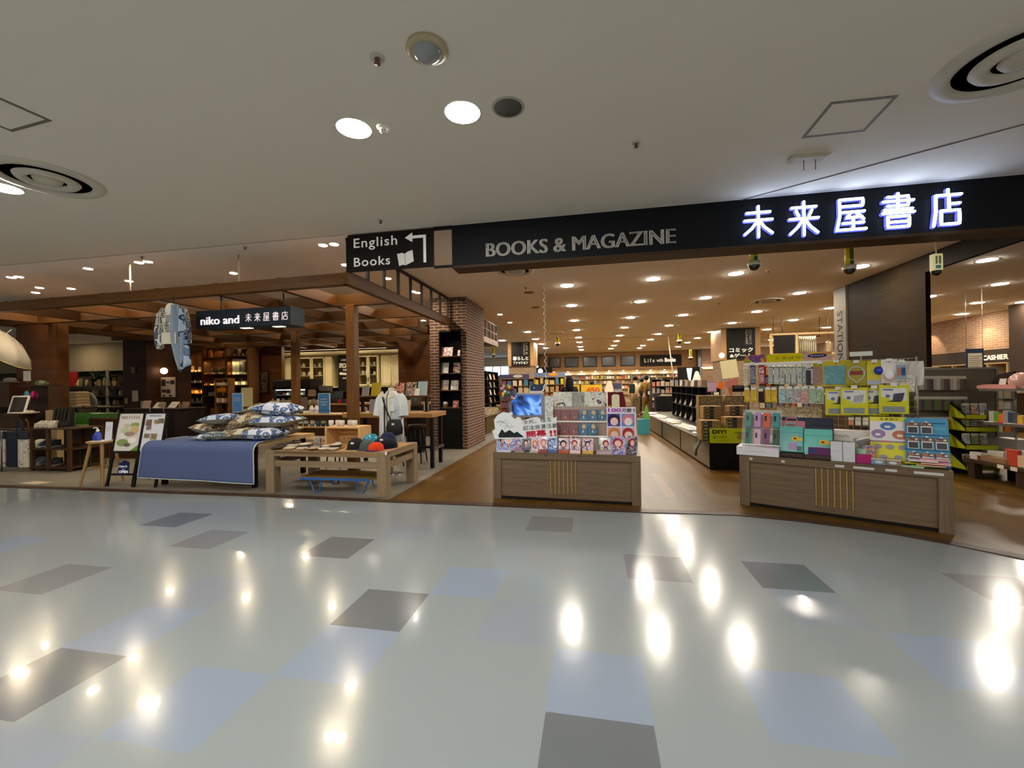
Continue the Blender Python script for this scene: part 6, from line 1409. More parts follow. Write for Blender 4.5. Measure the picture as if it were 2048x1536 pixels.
# whale pop-up, toy cluster
t = thing('popup', 'dark blue whale cut-out with white outline standing over the screen', 'pop-up sign', T1, .47, .50, ZT1)
zb = T1.y_(1074, 787, .5)[1]-ZT1
wh = [(-.085, .035), (-.09, .07), (-.075, .105), (-.04, .13), (0, .125), (.04, .10), (.065, .095), (.06, .12), (.05, .135), (.085, .13), (.115, .14), (.11, .12), (.095, .10), (.09, .06), (.07, .035)]
MB().prism([(a*1.15, zb+b*1.1-.02) for a, b in wh]+[(.075, zb-.01), (-.085, zb-.01)], 0, .006).build('outline', M('#e2ddd2', .5), t)
MB().prism([(a, zb+b) for a, b in wh], -.004, 0).build('whale', M('#1c3556', .4), t); ell(MB(), -.03, zb+.075, .008, .008, -.0045).build('eye', M('#d8e0e4'), t); MB().box(-.01, .01, .006, .012, 0, zb).build('support', PAP, t)
MB().box(-.075, .07, -.002, 0, zb-.008, zb+.022).build('caption_strip', M('#e8d0c0'), t)
t = thing('toy_display', 'board of many small colourful figures left of the screen', 'display', T1, .10, .36, ZT1)
zc_ = T1.y_(1025, 785, .36)[1]-ZT1
MB().box(-.01, .01, .01, .02, 0, zc_).build('support', M('#55504a'), t); rr = random.Random(3)
for k in range(26):
    MB().ball((rr.uniform(-.10, .10), rr.uniform(-.03, .01), zc_+rr.uniform(-.09, .10)), (rr.uniform(.014, .026), .018, rr.uniform(.018, .032)), 8, m=5).build('figure', M(rr.choice(['#a82a30','#d8c23a','#5a6a5a','#c9ccd0','#7a8a3a','#3a3f6a','#d88a90','#8fa0ac','#39443c']), .4), t)
MB().box(-.085, .085, .0, .01, zc_-.10, zc_+.08).build('card', M('#4d4f46'), t)
# ink brush board
nb_ = [(984, 862), (990, 858), (988, 840), (995, 830), (1006, 824), (1018, 826), (1024, 823), (1026, 829), (1022, 832), (1030, 838), (1034, 834), (1040, 835), (1044, 841), (1062, 836), (1075, 834), (1082, 839), (1113, 834.5), (1114, 878), (990, 878)]
t = thing('brush_board', 'white cut-out board with brush lettering and red characters', 'pop-up sign', T1, 0, .16, ZT1)
pl_ = [(T1.y_(a, b, .16)[0], max(.0, T1.y_(a, b, .16)[1]-ZT1)) for a, b in nb_]
MB().prism(pl_, 0, .008).build('board', M('#dcdfe0', .55), t)
def q1(px, py): a, b = T1.y_(px, py, .16); return a, b-ZT1
for s_, px, py, w, h, c, bo in [('生死、悟る', 1074, 842, .36, .052, '#3a4656', .0), ('忍法浪漫活劇', 1080, 853.5, .44, .058, '#2f3a4a', .0), ('開幕', 1073, 867, .26, .08, '#b8203c', .03), ('!!', 1106, 866, .085, .075, '#b8203c', .03)]:
    a, b = q1(px, py); text(MB(), s_, a, -.001, b, w=w, h=h, bold=bo, rot=.10).build('brush_lettering', M(c, .5), t)
a, b = q1(1010, 866); MB().prism([(a-.09, b-.03), (a-.04, b+.05), (a+.0, b+.005), (a+.06, b+.04), (a+.12, b-.0), (a+.16, b+.02), (a+.22, b-.025), (a+.25, b-.05), (a-.08, b-.06)], -.003, 0).build('ink_splash', M('#23252c', .6), t)
for k in range(5): a, b = q1(1000+4*k, 842+3*k); MB().tube([(a-.05, -.002, b-.02), (a-.01, -.002, b+.012*(k % 3)), (a+.04, -.002, b-.01), (a+.08, -.002, b+.02)], .004, 5, flat=.4).build('ink_stroke', M('#9aa4b0' if k % 2 else '#5f6a78', .6), t)
# poster with four portraits
t = thing('poster', 'white poster headed 100万部 with four coloured portrait panels', 'poster', T1, 1.56, .20, ZT1+.19)
MB().box(-.17, .17, 0, .012, -.19, .36).build('board', M('#d6d0dc', .5), t)
text(MB(), '100', -.075, -.001, .325, w=.155, h=.045, bold=.03).build('lettering', M('#a8409a', .5), t); text(MB(), '万部', .065, -.001, .322, w=.115, h=.05, bold=.02).build('lettering', M('#3a343c', .5), t); text(MB(), '突破', .15, -.001, .325, w=.02, h=.045).build('lettering', M('#8a7a9a', .5), t)
for (cx, cz, bg, hr, kk_) in [(-.085, .205, '#4a3a90', 'n', 0), (.08, .205, '#5f86b8', 'p', 1), (-.085, .04, '#b8a090', 'o', 2), (.08, .04, '#c9a0b0', 'r', 3)]:
    MB().box(cx-.075, cx+.075, -.002, 0, cz-.075, cz+.075).build('portrait_ground', M(bg, .4), t); ell(MB(), cx, cz+.005, .068, .068, -.0022).build('portrait_hair', m_hair[hr], t); ell(MB(), cx+.004, cz-.018, .046, .048, -.0038).build('portrait_face', M('#e0bfb4' if kk_ != 1 else '#ddd0cc', .5), t)
# dark red box, pale tag, pink label
t = thing('display_box', 'dark red cardboard stand with pale tag right of the drawings', 'box', T1, 1.50, .44, ZT1)
MB().prism([(-.10, 0), (-.10, .73), (.09, .73), (.12, .60), (.12, 0)], 0, .16).build('carton', M('#5c1018', .5), t); MB().prism([(-.05, .50), (-.05, .68), (-.03, .70), (.03, .70), (.045, .68), (.045, .50)], -.005, 0).build('tag', M('#d8d0ac', .5), t); MB().box(-.095, -.06, -.004, 0, .50, .56).build('sticker', M('#b8912c'), t)
MB().box(-.09, .06, -.006, 0, .38, .46).build('pink_label', M('#c89aa8', .5), t)
# price tags on table edge
for px, l in [(1092, 'small dark price tag on the oak table edge, left'), (1159, 'small dark price tag on the oak table edge, right')]:
    x, _ = T1.y_(px, 911, 0); one('price_tag', l, 'tag', MB().box(-.02, .02, -.004, 0, -.008, .008), M('#4a4138'), T1, x, -.002, .565)

# ================================================================== bookshop: the long low island with kits and magazines
m_isl = wood('island', '#4d4029', '#5c4d33', 'y', 2, .28, 10); m_bk = M('#0d0b0a', .45)
il = thing('low_island', 'long low dark island of magazines with black end panel', 'display table', S, 2.79, 2.33, .008)
MB().box(0, 1.15, 0, .03, 0, .44).build('end_panel', m_bk, il)
MB().prism([(0, .03), (1.15, .03), (1.03, 7.6), (-.23, 7.6)], .03, .42, plane='xy').build('body', m_isl, il); MB().prism([(-.02, .0), (1.17, 0), (1.05, 7.62), (-.25, 7.62)], .42, .445, plane='xy').build('top', M('#3a3023', .4), il)
for k in range(3): MB().prism([(-.004-.03*(k+1)*2.2, 2.0*(k+1)), (-.004-.03*(k+1)*2.2, 2.0*(k+1)+.01), (.01-.03*(k+1)*2.2, 2.0*(k+1)+.01), (.01-.03*(k+1)*2.2, 2.0*(k+1))], .03, .42, plane='xy').build('panel_joint', m_bk, il)
zi = .008+.446
rk = thing('magazine_rack', 'tall black compartment rack on the long island', 'rack', S, 3.28, 4.5, zi)
for z in (0, .36, .66, .85): MB().box(0, .30, 0, 3.9, z, z+.018).build('shelf_board', m_bk, rk)
for k in range(7): MB().box(0, .30, k*.65-.01, k*.65+.01, 0, .86).build('divider', m_bk, rk)
MB().box(.28, .30, 0, 3.9, 0, .86).build('back', m_bk, rk)
MAG2 = [['#9a948a','#6a645c','#b9b2a6','#484440'],['#8f8678','#b8b0a4','#6a5a52','#cfc6b8'],['#a89a90','#7a5a5a','#cabfb4','#5a4a48']]
for r_ in range(2):
    for k in range(6):
        n_ = 2
        for q in range(n_):
            lb = '%s magazine in compartment %s of the %s row of the black rack' % (['left','right'][q], ORD[k], ['lower','upper'][r_])
            mb = MB().box(-.004, .004, -.10, .10, 0, .24); mb.xf(Matrix.Rotation(.38, 4, 'Y'))
            one('magazine', lb, 'magazine', mb, art(400+(k+r_*2+q) % 5, MAG2[(k+r_+q) % 3], 18), S, 3.335, 4.66+.65*k+.30*q-.0, zi+.02+.36*r_+.003, group='magazines in the black rack')
for row in range(3):
    for k in range(15):
        x = 2.90-.03*k*.55+.20*row*.62; y = 3.55+.52*k*.72
        if row == 2 and y > 4.3: continue
        if x > 3.2: x = 3.2
        mb = MB().box(-.10, .10, -.13, .13, 0, .012+.01*((k*3+row) % 4), b=0)
        one('magazine', 'magazine lying on the long island, %s from near end in the %s row' % (ORD[k], ['outer','middle','inner'][row]), 'magazine', mb, art(410+(k*2+row) % 7, [['#cfc6ba','#a89a98','#e0d8cc','#6a5f66'],['#d8d2c6','#b8a8b0','#8a7a88','#e6e0d6'],['#c9bfa8','#8a8a7a','#e0dac8','#b9a23a']][(k+row) % 3], 22), S, x, y, zi+.001, .25*((k+row) % 3-1), group='flat magazines on the long island')
# spiral of hanging strings (a plastic bag) at the near corner
one('hanging_bag', 'crumpled grey green plastic bag hanging at the island corner', 'bag', MB().sheet(lambda u, v: (-.05+.10*u*(1-.4*v)+.02*math.sin(6*v), -.02+.03*math.sin(5*u+4*v), -.34*v), 8, 10, 0, .004), M('#7d8068', .5), S, 2.70, 2.75, zi+.05)
# kit boxes and DIY sign
m_kraft = M('#8c6c42', .7); m_spine = M('#2d2d2a', .5)
def kit(x, y, z, label, w=.30, d=.26, h=.055, da=0):
    t = thing('kit_box', label, 'box', S, x, y, z, da, group='brown craft kit boxes on the island')
    MB().box(-w/2, w/2, 0, d, 0, h-.002, b=.003).build('carton', m_kraft, t); MB().box(-w/2+.03, -w/2+.17, -.001, 0, .004, h-.006).build('label_strip', m_spine, t); MB().box(-w/2+.04, -w/2+.10, -.002, 0, h*.35, h*.6).build('print', M('#a8a594'), t); return t
PIL = [('left front', 2.86, 2.50, 6), ('left back', 2.98, 2.85, 10), ('centre', 3.24, 2.50, 7), ('right front', 3.58, 2.48, 8), ('right back', 3.40, 2.88, 10)]
for nm, x, y, n in PIL:
    for k in range(n): kit(x, y, zi+.001+.0552*k, 'brown craft kit box, %s from the bottom of the %s pile' % (ORD[k], nm))
for i, (x, y, n, l) in enumerate([(3.05, 3.25, 0, 'brown craft kit boxed upright behind the piles, left'), (3.50, 3.25, 0, 'brown craft kit boxed upright behind the piles, right')]):
    t = thing('kit_box', l, 'box', S, x, y, zi+.001); MB().box(-.2, .2, 0, .22, 0, .72, b=.004).build('carton', M('#7d6440', .7), t); MB().box(-.17, .17, -.002, 0, .42, .68).build('print', art(430+i, ['#6a5a3a','#8a7a52','#4a3f2a','#a89060'], 16), t)
sgx0, sgz0 = S.y_(1420, 886, 2.30); sgx1, sgz1 = S.y_(1489, 857, 2.30)
t = thing('promo_sign', 'lime green sign reading DIY in front of the kit boxes', 'sign', S, sgx0, 2.30, sgz0)
w, h = sgx1-sgx0+.12, sgz1-sgz0
MB().box(0, w, 0, .012, 0, h).build('board', M('#b9c21a', .5), t); text(MB(), 'DIY!', .14, -.001, h*.77, w=.21, h=.066, bold=.04).build('lettering', M('#2c3008', .5), t)
text(MB(), '動く♪UFO', .15, -.001, h*.42, w=.2, h=.05, rot=.06).build('lettering', M('#5f6a10', .5), t); text(MB(), 'つくろう!', .20, -.001, h*.16, w=.18, h=.035, rot=.06).build('lettering', M('#5f6a10', .5), t)
ell(MB(), .46, h*.70, .10, .02, -.001).build('picture', M('#8a8a2a', .5), t); ell(MB(), .46, h*.40, .06, .04, -.001).build('picture', M('#a8862e', .5), t); MB().prism([(.40, h*.66), (.52, h*.66), (.49, h*.45), (.43, h*.45)], -.0012, 0).build('picture', M('#9a8e2c', .5), t)
# things on top of the rack and behind the kits
def card_on(name, label, cat, px, py, y, w, h, c, da=0, rot=0, stand=None, dark='#4a4238'):
    x, z = S.y_(px, py, y); t = thing(name, label, cat, S, x, y, z, da)
    MB().box(-w/2, w/2, 0, .01, -h/2, h/2).xf(Matrix.Rotation(rot, 4, 'Y')).build('card', M(c, .6) if isinstance(c, str) else c, t)
    MB().rod((0, .012, -max(.05, z-zi-.002) if stand is None else -stand), (0, .012, 0), .008, n=6).build('stick', M(dark), t); return t
card_on('sign_board', 'blank cream board tilted on a stick before the comics column', 'sign', 1459, 738, 5.2, .34, .40, '#cfc296', rot=-.14)
card_on('sign_board', 'mauve notice standing on top of the black rack', 'sign', 1424, 774, 4.3, .17, .19, '#9a8090')
card_on('sign_board', 'orange card behind the kit boxes', 'sign', 1442, 771, 3.7, .12, .13, '#d8762a', rot=.3)
card_on('sign_board', 'pink speech card behind the kit boxes', 'sign', 1463, 766, 3.5, .24, .13, '#d88a80', rot=-.35)
card_on('sign_board', 'salmon tall card behind the kit boxes', 'sign', 1461, 785, 3.4, .07, .20, '#d08a70', rot=-.1)
t = card_on('sign_board', 'black chalkboard strip over the kit boxes', 'sign', 1483, 777, 3.2, .30, .12, '#17171a'); 
for q in range(2): MB().box(-.13, .02, -.002, 0, .01+.03*q, .02+.03*q).build('text_line', M('#8a8a86'), t)
card_on('sign_board', 'small white price card above the kit boxes', 'sign', 1433, 787, 3.9, .09, .05, '#ddd6c4')
for k in range(8):
    x, z = S.y_(1372+k*5, 770, 7.2+.1*k); one('book', 'upright dark book on top of the black rack, %s from left' % ORD[k], 'book', MB().box(-.06, .06, 0, .03, 0, .15).xf(Matrix.Rotation(-.1, 4, 'X')), M(['#5a4638','#8a7a6a','#3a3430','#b9a890'][k % 4]), S, 3.40, 5.2+.35*k, zi+.87, -.9, group='books on top of the black rack')
t = thing('desk_lamp', 'pale desk lamp like display beyond the black rack', 'lamp', S, S.y_(1394, 770, 10.4)[0], 10.4, .008); MB().box(-.3, .3, -.2, .2, 0, 1.15).build('pedestal', m_bk, t); MB().lathe([(.16, 1.15), (.14, 1.5), (.05, 1.78), (0, 1.8)], 14).build('shade', M('#b9b0a0', .4), t)
t = thing('cone_light', 'small white cone light on a dark panel far behind the black rack', 'lamp', S, S.y_(1379, 757, 12)[0], 12, .008); MB().box(-.4, .4, .1, .2, 0, 2.0).build('panel', m_bk, t); MB().lathe([(.03, 1.45), (.10, 1.95), (0, 1.95)], 12).build('cone', EM(K_SHOP, 2.5), t)
# teal paper bag with green top at far end of the island
x, y = S.z_(1283, 855); t = thing('paper_bag', 'teal paper bag with green plant standing beside the island end', 'bag', S, 2.35, 7.2, .008)
MB().prism([(-.20, 0), (-.20, .42), (.12, .42), (.12, 0)], -.12, .12).build('bag', M('#3a7a86', .6), t); MB().prism([(-.05, .42), (.14, .42), (.06, .78), (.03, .78)], -.04, .04).build('green_top', M('#5a8a48', .6), t)

# ================================================================== people
def skin_body(name, chains, mat, parent, levels=1):
    """connected bone chains [(point, radius), ...] grown into one surface"""
    vs = []; es = []; rs = []; idx = {}
    def vid(p, r):
        k = (round(p[0], 4), round(p[1], 4), round(p[2], 4))
        if k not in idx: idx[k] = len(vs); vs.append(p); rs.append(r)
        return idx[k]
    for ch in chains:
        ids = [vid(p, r) for p, r in ch]
        for a, b in zip(ids, ids[1:]):
            if (a, b) not in es and (b, a) not in es: es.append((a, b))
    me = bpy.data.meshes.new(name); me.from_pydata(vs, es, []); o = bpy.data.objects.new(name, me); COL.objects.link(o)
    sk = o.modifiers.new('skin', 'SKIN'); sk.use_smooth_shade = True
    for i, r in enumerate(rs):
        sv = me.skin_vertices[0].data[i]; rr = r if isinstance(r, tuple) else (r, r); sv.radius = rr; sv.use_root = (i == 0)
    if levels: sb_ = o.modifiers.new('sub', 'SUBSURF'); sb_.levels = levels; sb_.render_levels = levels
    dg = bpy.context.evaluated_depsgraph_get(); dg.update()
    m2 = bpy.data.meshes.new_from_object(o.evaluated_get(dg)); m2.materials.clear(); m2.materials.append(mat)
    for p in m2.polygons: p.use_smooth = True
    bpy.data.objects.remove(o); o2 = bpy.data.objects.new(name, m2); COL.objects.link(o2); o2.parent = parent; return o2
m_sk = M('#b98a68', .6)
def person(label, fr, x, y, hgt, da, top_c, pants_c, hair_c, arm_l, arm_r, long_hair=False, stance=.09):
    t = thing('person', label, 'person', fr, x, y, .008, da); k = hgt/1.7
    P_ = lambda a, b, c: (a*k, b*k, c*k)
    legs = {}
    body = [[(P_(0,0,.92), .10*k), (P_(0,0,1.10), .10*k), (P_(0,.005,1.30), .115*k), (P_(0,.005,1.42), .06*k), (P_(0,-.005,1.50), .05*k), (P_(0,-.02,1.56), .075*k), (P_(0,-.02,1.62), .082*k), (P_(0,-.01,1.665), .045*k)]]
    arms = []
    for s, e in ((-1, arm_l), (1, arm_r)):
        el, wr = e; arms.append([(P_(0,.005,1.30), .115*k), (P_(s*.17,.005,1.36), .055*k), (P_(*el), .042*k), (P_(*wr), .030*k)])
    lg = []
    for s in (-1, 1):
        lg.append([(P_(0,0,.92), .10*k), (P_(s*.095,0,.84), .085*k), (P_(s*stance*1.0,-.02,.48), .058*k), (P_(s*stance,.02,.09), .040*k), (P_(s*stance,-.07,.03), .035*k)])
    skin_body('body', body+arms+lg, m_sk, t)
    for s, e in ((-1, arm_l), (1, arm_r)):          # hands: palm and five bent fingers
        el, wr = [Vector(P_(*q)) for q in e]; d = (wr-el).normalized(); side = Vector((s*.3, -1, 0)); side = (side-d*side.dot(d)).normalized(); nn = d.cross(side)
        ch = [[(tuple(wr), .022*k), (tuple(wr+d*.05*k), .026*k), (tuple(wr+d*.085*k), .022*k)]]
        for q in range(4):
            b = wr+d*.085*k; o_ = side*(q-1.5)*.019*k; L = (.055, .066, .062, .046)[q]*k
            ch.append([(tuple(b), .022*k), (tuple(b+o_+d*.018*k), .010*k), (tuple(b+o_+d*L*.6+nn*.008*k), .0095*k), (tuple(b+o_*.9+d*L+nn*.025*k), .008*k)])
        b = wr+d*.03*k; ch.append([(tuple(wr+d*.05*k), .026*k), (tuple(b-side*.032*k+d*.02*k), .011*k), (tuple(b-side*.045*k+d*.055*k+nn*.01*k), .009*k)])
        skin_body('hand', ch, m_sk, t, 1)
    skin_body('top', [[(P_(0,0,.86), (.125*k, .165*k)), (P_(0,0,1.05), (.12*k, .16*k)), (P_(0,.005,1.28), (.135*k, .175*k)), (P_(0,.005,1.40), (.085*k, .12*k)), (P_(0,.0,1.45), .065*k)]]+[[(P_(0,.005,1.28), (.135*k, .175*k)), (P_(s*.18,.005,1.345), .075*k), (P_(*e[0]), .060*k), (tuple(Vector(P_(*e[0]))*.15+Vector(P_(*e[1]))*.85), .044*k)] for s, e in ((-1, arm_l), (1, arm_r))], cloth('top'+top_c[1:], top_c), t)
    skin_body('trousers', [[(P_(0,0,.95), (.12*k, .15*k)), (P_(0,0,.86), (.12*k, .15*k))]]+[[(P_(0,0,.86), (.12*k, .15*k)), (P_(s*.10,0,.74), .10*k), (P_(s*stance,-.02,.46), .085*k), (P_(s*stance,.015,.10), .078*k)] for s in (-1, 1)], cloth('pant'+pants_c[1:], pants_c), t)
    for s in (-1, 1): MB().ball((s*stance*k, -.06*k, .035), (.048*k, .13*k, .04), 10, m=6).build('shoe', M('#2a2623', .5), t)
    mb = MB().ball((0, .005*k, 1.625*k), (.098*k, .112*k, .105*k), 14, m=9)
    hb = mb.build('hair', M(hair_c, .6), t)
    if long_hair: MB().lathe([(.06*k, 1.22*k), (.12*k, 1.30*k), (.115*k, 1.45*k), (.105*k, 1.60*k)], 14, c=(0, .03*k, 0)).build('hair_length', M(hair_c, .6), t)
    fb = MB(); fb.ball((0, -.112*k, 1.575*k), (.012*k, .016*k, .016*k), 8, m=5); fb.build('nose', m_sk, t)
    for s in (-1, 1): MB().ball((s*.032*k, -.098*k, 1.595*k), (.011*k, .006*k, .007*k), 8, m=5).build('eye', M('#15110f'), t); MB().ball((s*.086*k, -.01*k, 1.58*k), (.012*k, .022*k, .032*k), 8, m=5).build('ear', m_sk, t)
    MB().ball((0, -.10*k, 1.535*k), (.024*k, .006*k, .006*k), 8, m=5).build('mouth', M('#8a4a44'), t)
    return t
dn = ((-.25, .02, 1.08), (-.24, -.06, .84)); dr_ = ((.25, .02, 1.08), (.24, -.06, .84)); up_l = ((-.24, -.06, 1.10), (-.12, -.30, 1.12)); up_r = ((.24, -.06, 1.10), (.12, -.30, 1.12))
pa = person('person seen from behind in cream sweater and khaki trousers with a dark backpack', S, S.y_(1271, 800, 13.4)[0], 13.4, 1.70, PI-.1, '#c9b58e', '#6a5c40', '#17120f', up_l, dr_)
bp_ = thing('backpack', 'dark backpack worn by the person in the cream sweater', 'bag', S, S.y_(1271, 800, 13.4)[0], 13.4, .008, PI-.1)
MB().box(-.12, .12, .14, .24, 1.00, 1.40, b=.05).xf(Matrix.Translation((.13, -.0, 0))).build('body', M('#22261f', .7), bp_)
for s in (-1, 1): MB().tube([(s*.12, .16, 1.36), (s*.13, .05, 1.47), (s*.14, -.12, 1.40), (s*.15, -.15, 1.2), (s*.15, .02, 1.02)], .016, 6).build('strap', M('#22261f', .7), bp_)
pb = person('person seen from behind in ochre top and trousers with a black shoulder bag', S, S.y_(1293, 800, 12.7)[0], 12.7, 1.70, PI+.25, '#7a5a28', '#6e5224', '#14100e', dn, up_r)
bb_ = thing('shoulder_bag', 'black and white bag on the shoulder of the person in ochre', 'bag', S, S.y_(1301, 800, 12.4)[0], 12.42, .9)
MB().box(-.17, .17, -.06, .06, 0, .27, b=.02).build('body', M('#161616', .6), bb_); MB().box(-.10, .06, -.066, -.058, .06, .2).build('print', M('#c9c4b8'), bb_); MB().tube([(-.12, 0, .26), (-.10, .05, .45), (-.02, .12, .56), (.06, .05, .45), (.1, 0, .26)], .014, 6).build('strap', M('#161616', .6), bb_)
pc = person('person with long black hair seen from behind over the manga table', S, S.y_(1139, 770, 6.6)[0], 6.6, 1.63, PI+.1, '#16141a', '#2a2a30', '#0c0a0a', up_l, up_r, True)
pe = person('person mostly hidden behind the yellow sale board, only dark hair showing', S, S.y_(1184, 772, 12.0)[0], 12.0, 1.50, PI, '#3a3a3a', '#2a2a30', '#15100e', dn, dr_)
pf = person('person in dark clothes reading beyond the two shoppers', S, S.y_(1284, 772, 14.4)[0], 14.4, 1.62, PI-.5, '#2a2420', '#2a2624', '#18110e', up_l, dr_)
# ================================================================== bookshop: front table with stationery
W2 = 1.73
bx2 = [T2.y_(px, 980, 0)[0] for px in (1632, 1644, 1656, 1669, 1681, 1694, 1706)]
front_table(T2, W2, .85, 'grey oak display table with gold bars, loaded with stationery', [(x, .10) for x in bx2])
ZT2 = .585
def p2(px, py, y): return T2.y_(px, py, y)
m_wire = M('#8d8a84', .35, .7)
gr = thing('grid_stand', 'upright wire grid stand with hooks and white price holders on the stationery table', 'rack', T2, .78, .72, ZT2)
for x in [-.80+.0666*k for k in range(25)]: MB().box(x-.002, x+.002, 0, .004, 0, 1.06).build('wire', m_wire, gr)
for z in [.02+.0744*k for k in range(15)]: MB().box(-.80, .80, -.004, 0, z-.002, z+.002).build('wire', m_wire, gr)
for s in (-1, 1): MB().rod((s*.80, .005, 0), (s*.80, .005, 1.08), .009, n=8).build('post', m_wire, gr); MB().box(s*.80-.015, s*.80+.015, -.1, .12, 0, .015).build('foot', m_wire, gr)
m_tagw = M('#d6d4cc', .5)
def hooked(fr, label, px, py_top, y, w, h, mat, group, card=None, stand=gr, th=.012, hook=True, name='packet', cat='packet', z=None, x=None):
    """a packet hanging from a hook of the grid"""
    if x is None: x, zt = fr.y_(px, py_top, y)
    else: zt = z
    t = thing(name, label, cat, fr, x, y, zt-h, group=group)
    MB().box(-w/2, w/2, 0, .003, 0, h).build('card', M(card, .5) if isinstance(card, str) else (card or mat), t)
    MB().box(-w*.44, w*.44, -th, 0, h*.06, h*.80, b=.003).build('contents', mat, t)
    MB().box(-.012, .012, -.0015, 0, h*.88, h*.95).build('hang_slot', M('#3a3835'), t)
    if hook:
        d = .72-y; o = MB().rod((0, d, h*.92), (0, -.03, h*.92), .002, n=5).build('hook', m_wire, t)
        MB().box(-.024, .024, -.034, -.030, h*.92-.004, h*.92+.03).build('price_holder', m_tagw, t)
    return t
gp1 = 'blister packets on the stationery grid'
# top row
R1 = [(1491, 735, .050, .24, '#c9c3a0', ['#d8d2c0','#a8b070','#c0a8a0','#e2dccc'], 'pale narrow packet at the left end of the top row'), (1505, 726, .058, .27, '#3a4560', ['#46587a','#7d8aa0','#2f3a55','#c9ccd0'], 'navy blister packet in the top row'), (1523, 726, .062, .27, '#a83038', ['#c24a50','#d89a9a','#8a2a30','#e0d0cc'], 'red blister packet in the top row')]
for i, (px, py, w, h, c, pal, l) in enumerate(R1): hooked(T2, l, px, py, .62, w, h, art(500+i, pal, 30), gp1, c)
for i in range(8):
    px = 1541+i*11.5; hooked(T2, 'clear packet with green leaf print in the top row, %s from left' % ORD[i], px, 730, .62-.02*(i % 2), .052, .235, art(510+i % 3, [['#c2c6c0','#8f9c8a','#aab4b4','#5f7a4a'],['#bfc4c8','#8a98a4','#d4d6d2','#6a8a5a'],['#c9cac4','#9aa09a','#b8c0c4','#7d6a7a']][i % 3], 34), gp1, '#b9bcae')
hooked(T2, 'black corded packet at the right end of the green leaf row', 1617, 732, .60, .06, .24, M('#2a2a2c', .3), gp1, '#bdb8ae')
hooked(T2, 'dusty rose notebook packet with yellow header in the top row', 1640, 724, .60, .17, .28, art(520, ['#94706a','#8a665f','#9c7a72'], 10), gp1, '#b5a02a')
hooked(T2, 'teal notebook packet with yellow header in the top row', 1672, 721, .58, .25, .29, art(521, ['#5f959c','#548890','#6aa0a4'], 10), gp1, '#c2ae2a')
t = hooked(T2, 'mustard blister packet with grey heart shaped tool', 1712, 722, .56, .19, .27, M('#9a8f2a', .3), gp1, '#a39a2c')
MB().tube([(.0+.07*math.sin(a*PI/8)*(1.0 if a < 16 else 1), -.016, .13+.075*math.cos(a*PI/8)-(.03 if a == 8 else 0)) for a in range(16)], .008, 6, closed=True).build('ring', M('#b9b6ae', .3), t); MB().box(-.05, .05, -.022, -.012, .12, .16).build('red_print', M('#8a3a3a'), t)
t = hooked(T2, 'yellow packet with a round blue tape dispenser', 1748, 721, .56, .145, .27, M('#c9b92a', .4), gp1, '#c9b92a')
MB().ball((.035, -.03, .16), (.04, .028, .045), 14).build('dispenser', M('#2038a8', .25), t); MB().box(-.06, .06, -.014, -.011, .01, .06).build('lower_print', M('#a9b0c4'), t)
t = hooked(T2, 'white packet with a pale round mouse shaped cutter', 1778, 719, .53, .13, .25, M('#dcd8d4', .4), gp1, '#dcd8d6')
MB().ball((0, -.02, .09), (.045, .022, .055), 14).build('cutter', M('#e6e2de', .3), t); MB().tube([(.046*math.cos(a*PI/8), -.03, .085+.056*math.sin(a*PI/8)) for a in range(8, 17)], .005, 6).build('pink_edge', M('#d8a0a0'), t)
t = hooked(T2, 'small packet with blue and orange tool near the right end of the top row', 1802, 722, .50, .085, .20, M('#8a98a8', .3), gp1, '#cfccc6'); MB().box(-.03, -.01, -.018, -.01, .05, .13).build('orange_part', M('#c96a3a'), t); MB().box(.0, .03, -.018, -.01, .05, .13).build('blue_part', M('#2a4a7a'), t)
one('plastic_bag', 'crumpled white plastic packet hanging at the right end of the grid', 'packet', MB().sheet(lambda u, v: (-.08+.16*u, .02*math.sin(9*u+4*v), -.26*v), 10, 12, 0, .006), M('#d4d0c6', .3, alpha=.9), T2, p2(1828, 722, .55)[0], .62, p2(1828, 722, .55)[1], group=None)
for i, px in enumerate((1783, 1800, 1818)): hooked(T2, 'small white framed packet below the white cutter, %s from left' % ORD[i], px, 753, .58, .09, .16, art(530+i, ['#d8d4cc','#c2a8a0','#e4e0d8','#8a8078'], 26), gp1, '#d8d4cc')
# middle row
for i, px in enumerate((1494, 1508, 1536, 1548)): hooked(T2, 'yellow boxed packet in the middle row, %s from left' % ORD[i], px, 777, .52, .062, .17, art(540, ['#c9a418','#d8b428','#a8861a'], 20), gp1, '#d0ac1c')
hooked(T2, 'nearly empty dark hook between the yellow boxed packets', 1522, 780, .56, .06, .15, M('#2a2018'), gp1, '#4a4038')
for i in range(6):
    px = 1564+i*15.2; pal = [['#c9d0d4','#7aa0b8','#a8c4d0','#4a6a7a'],['#c4ccc8','#6a8a98','#b9c0b0','#3f5a6a'],['#c9c4c4','#a07a8a','#c4a8a8','#6a6a6a'],['#ccc4bc','#b04a48','#d8b0a0','#8a5a4a'],['#c2ccb8','#6a9a7a','#a8c0a0','#4a7a6a'],['#c4ccb4','#5a8a5a','#a4b890','#5a4a4a']][i]
    hooked(T2, 'clear packet with %s print in the middle row' % ['light blue','slate blue','mauve','red','sea green','leaf green'][i], px, 775, .52, .072, .185, art(545+i, pal, 32), gp1, '#c4cab8')
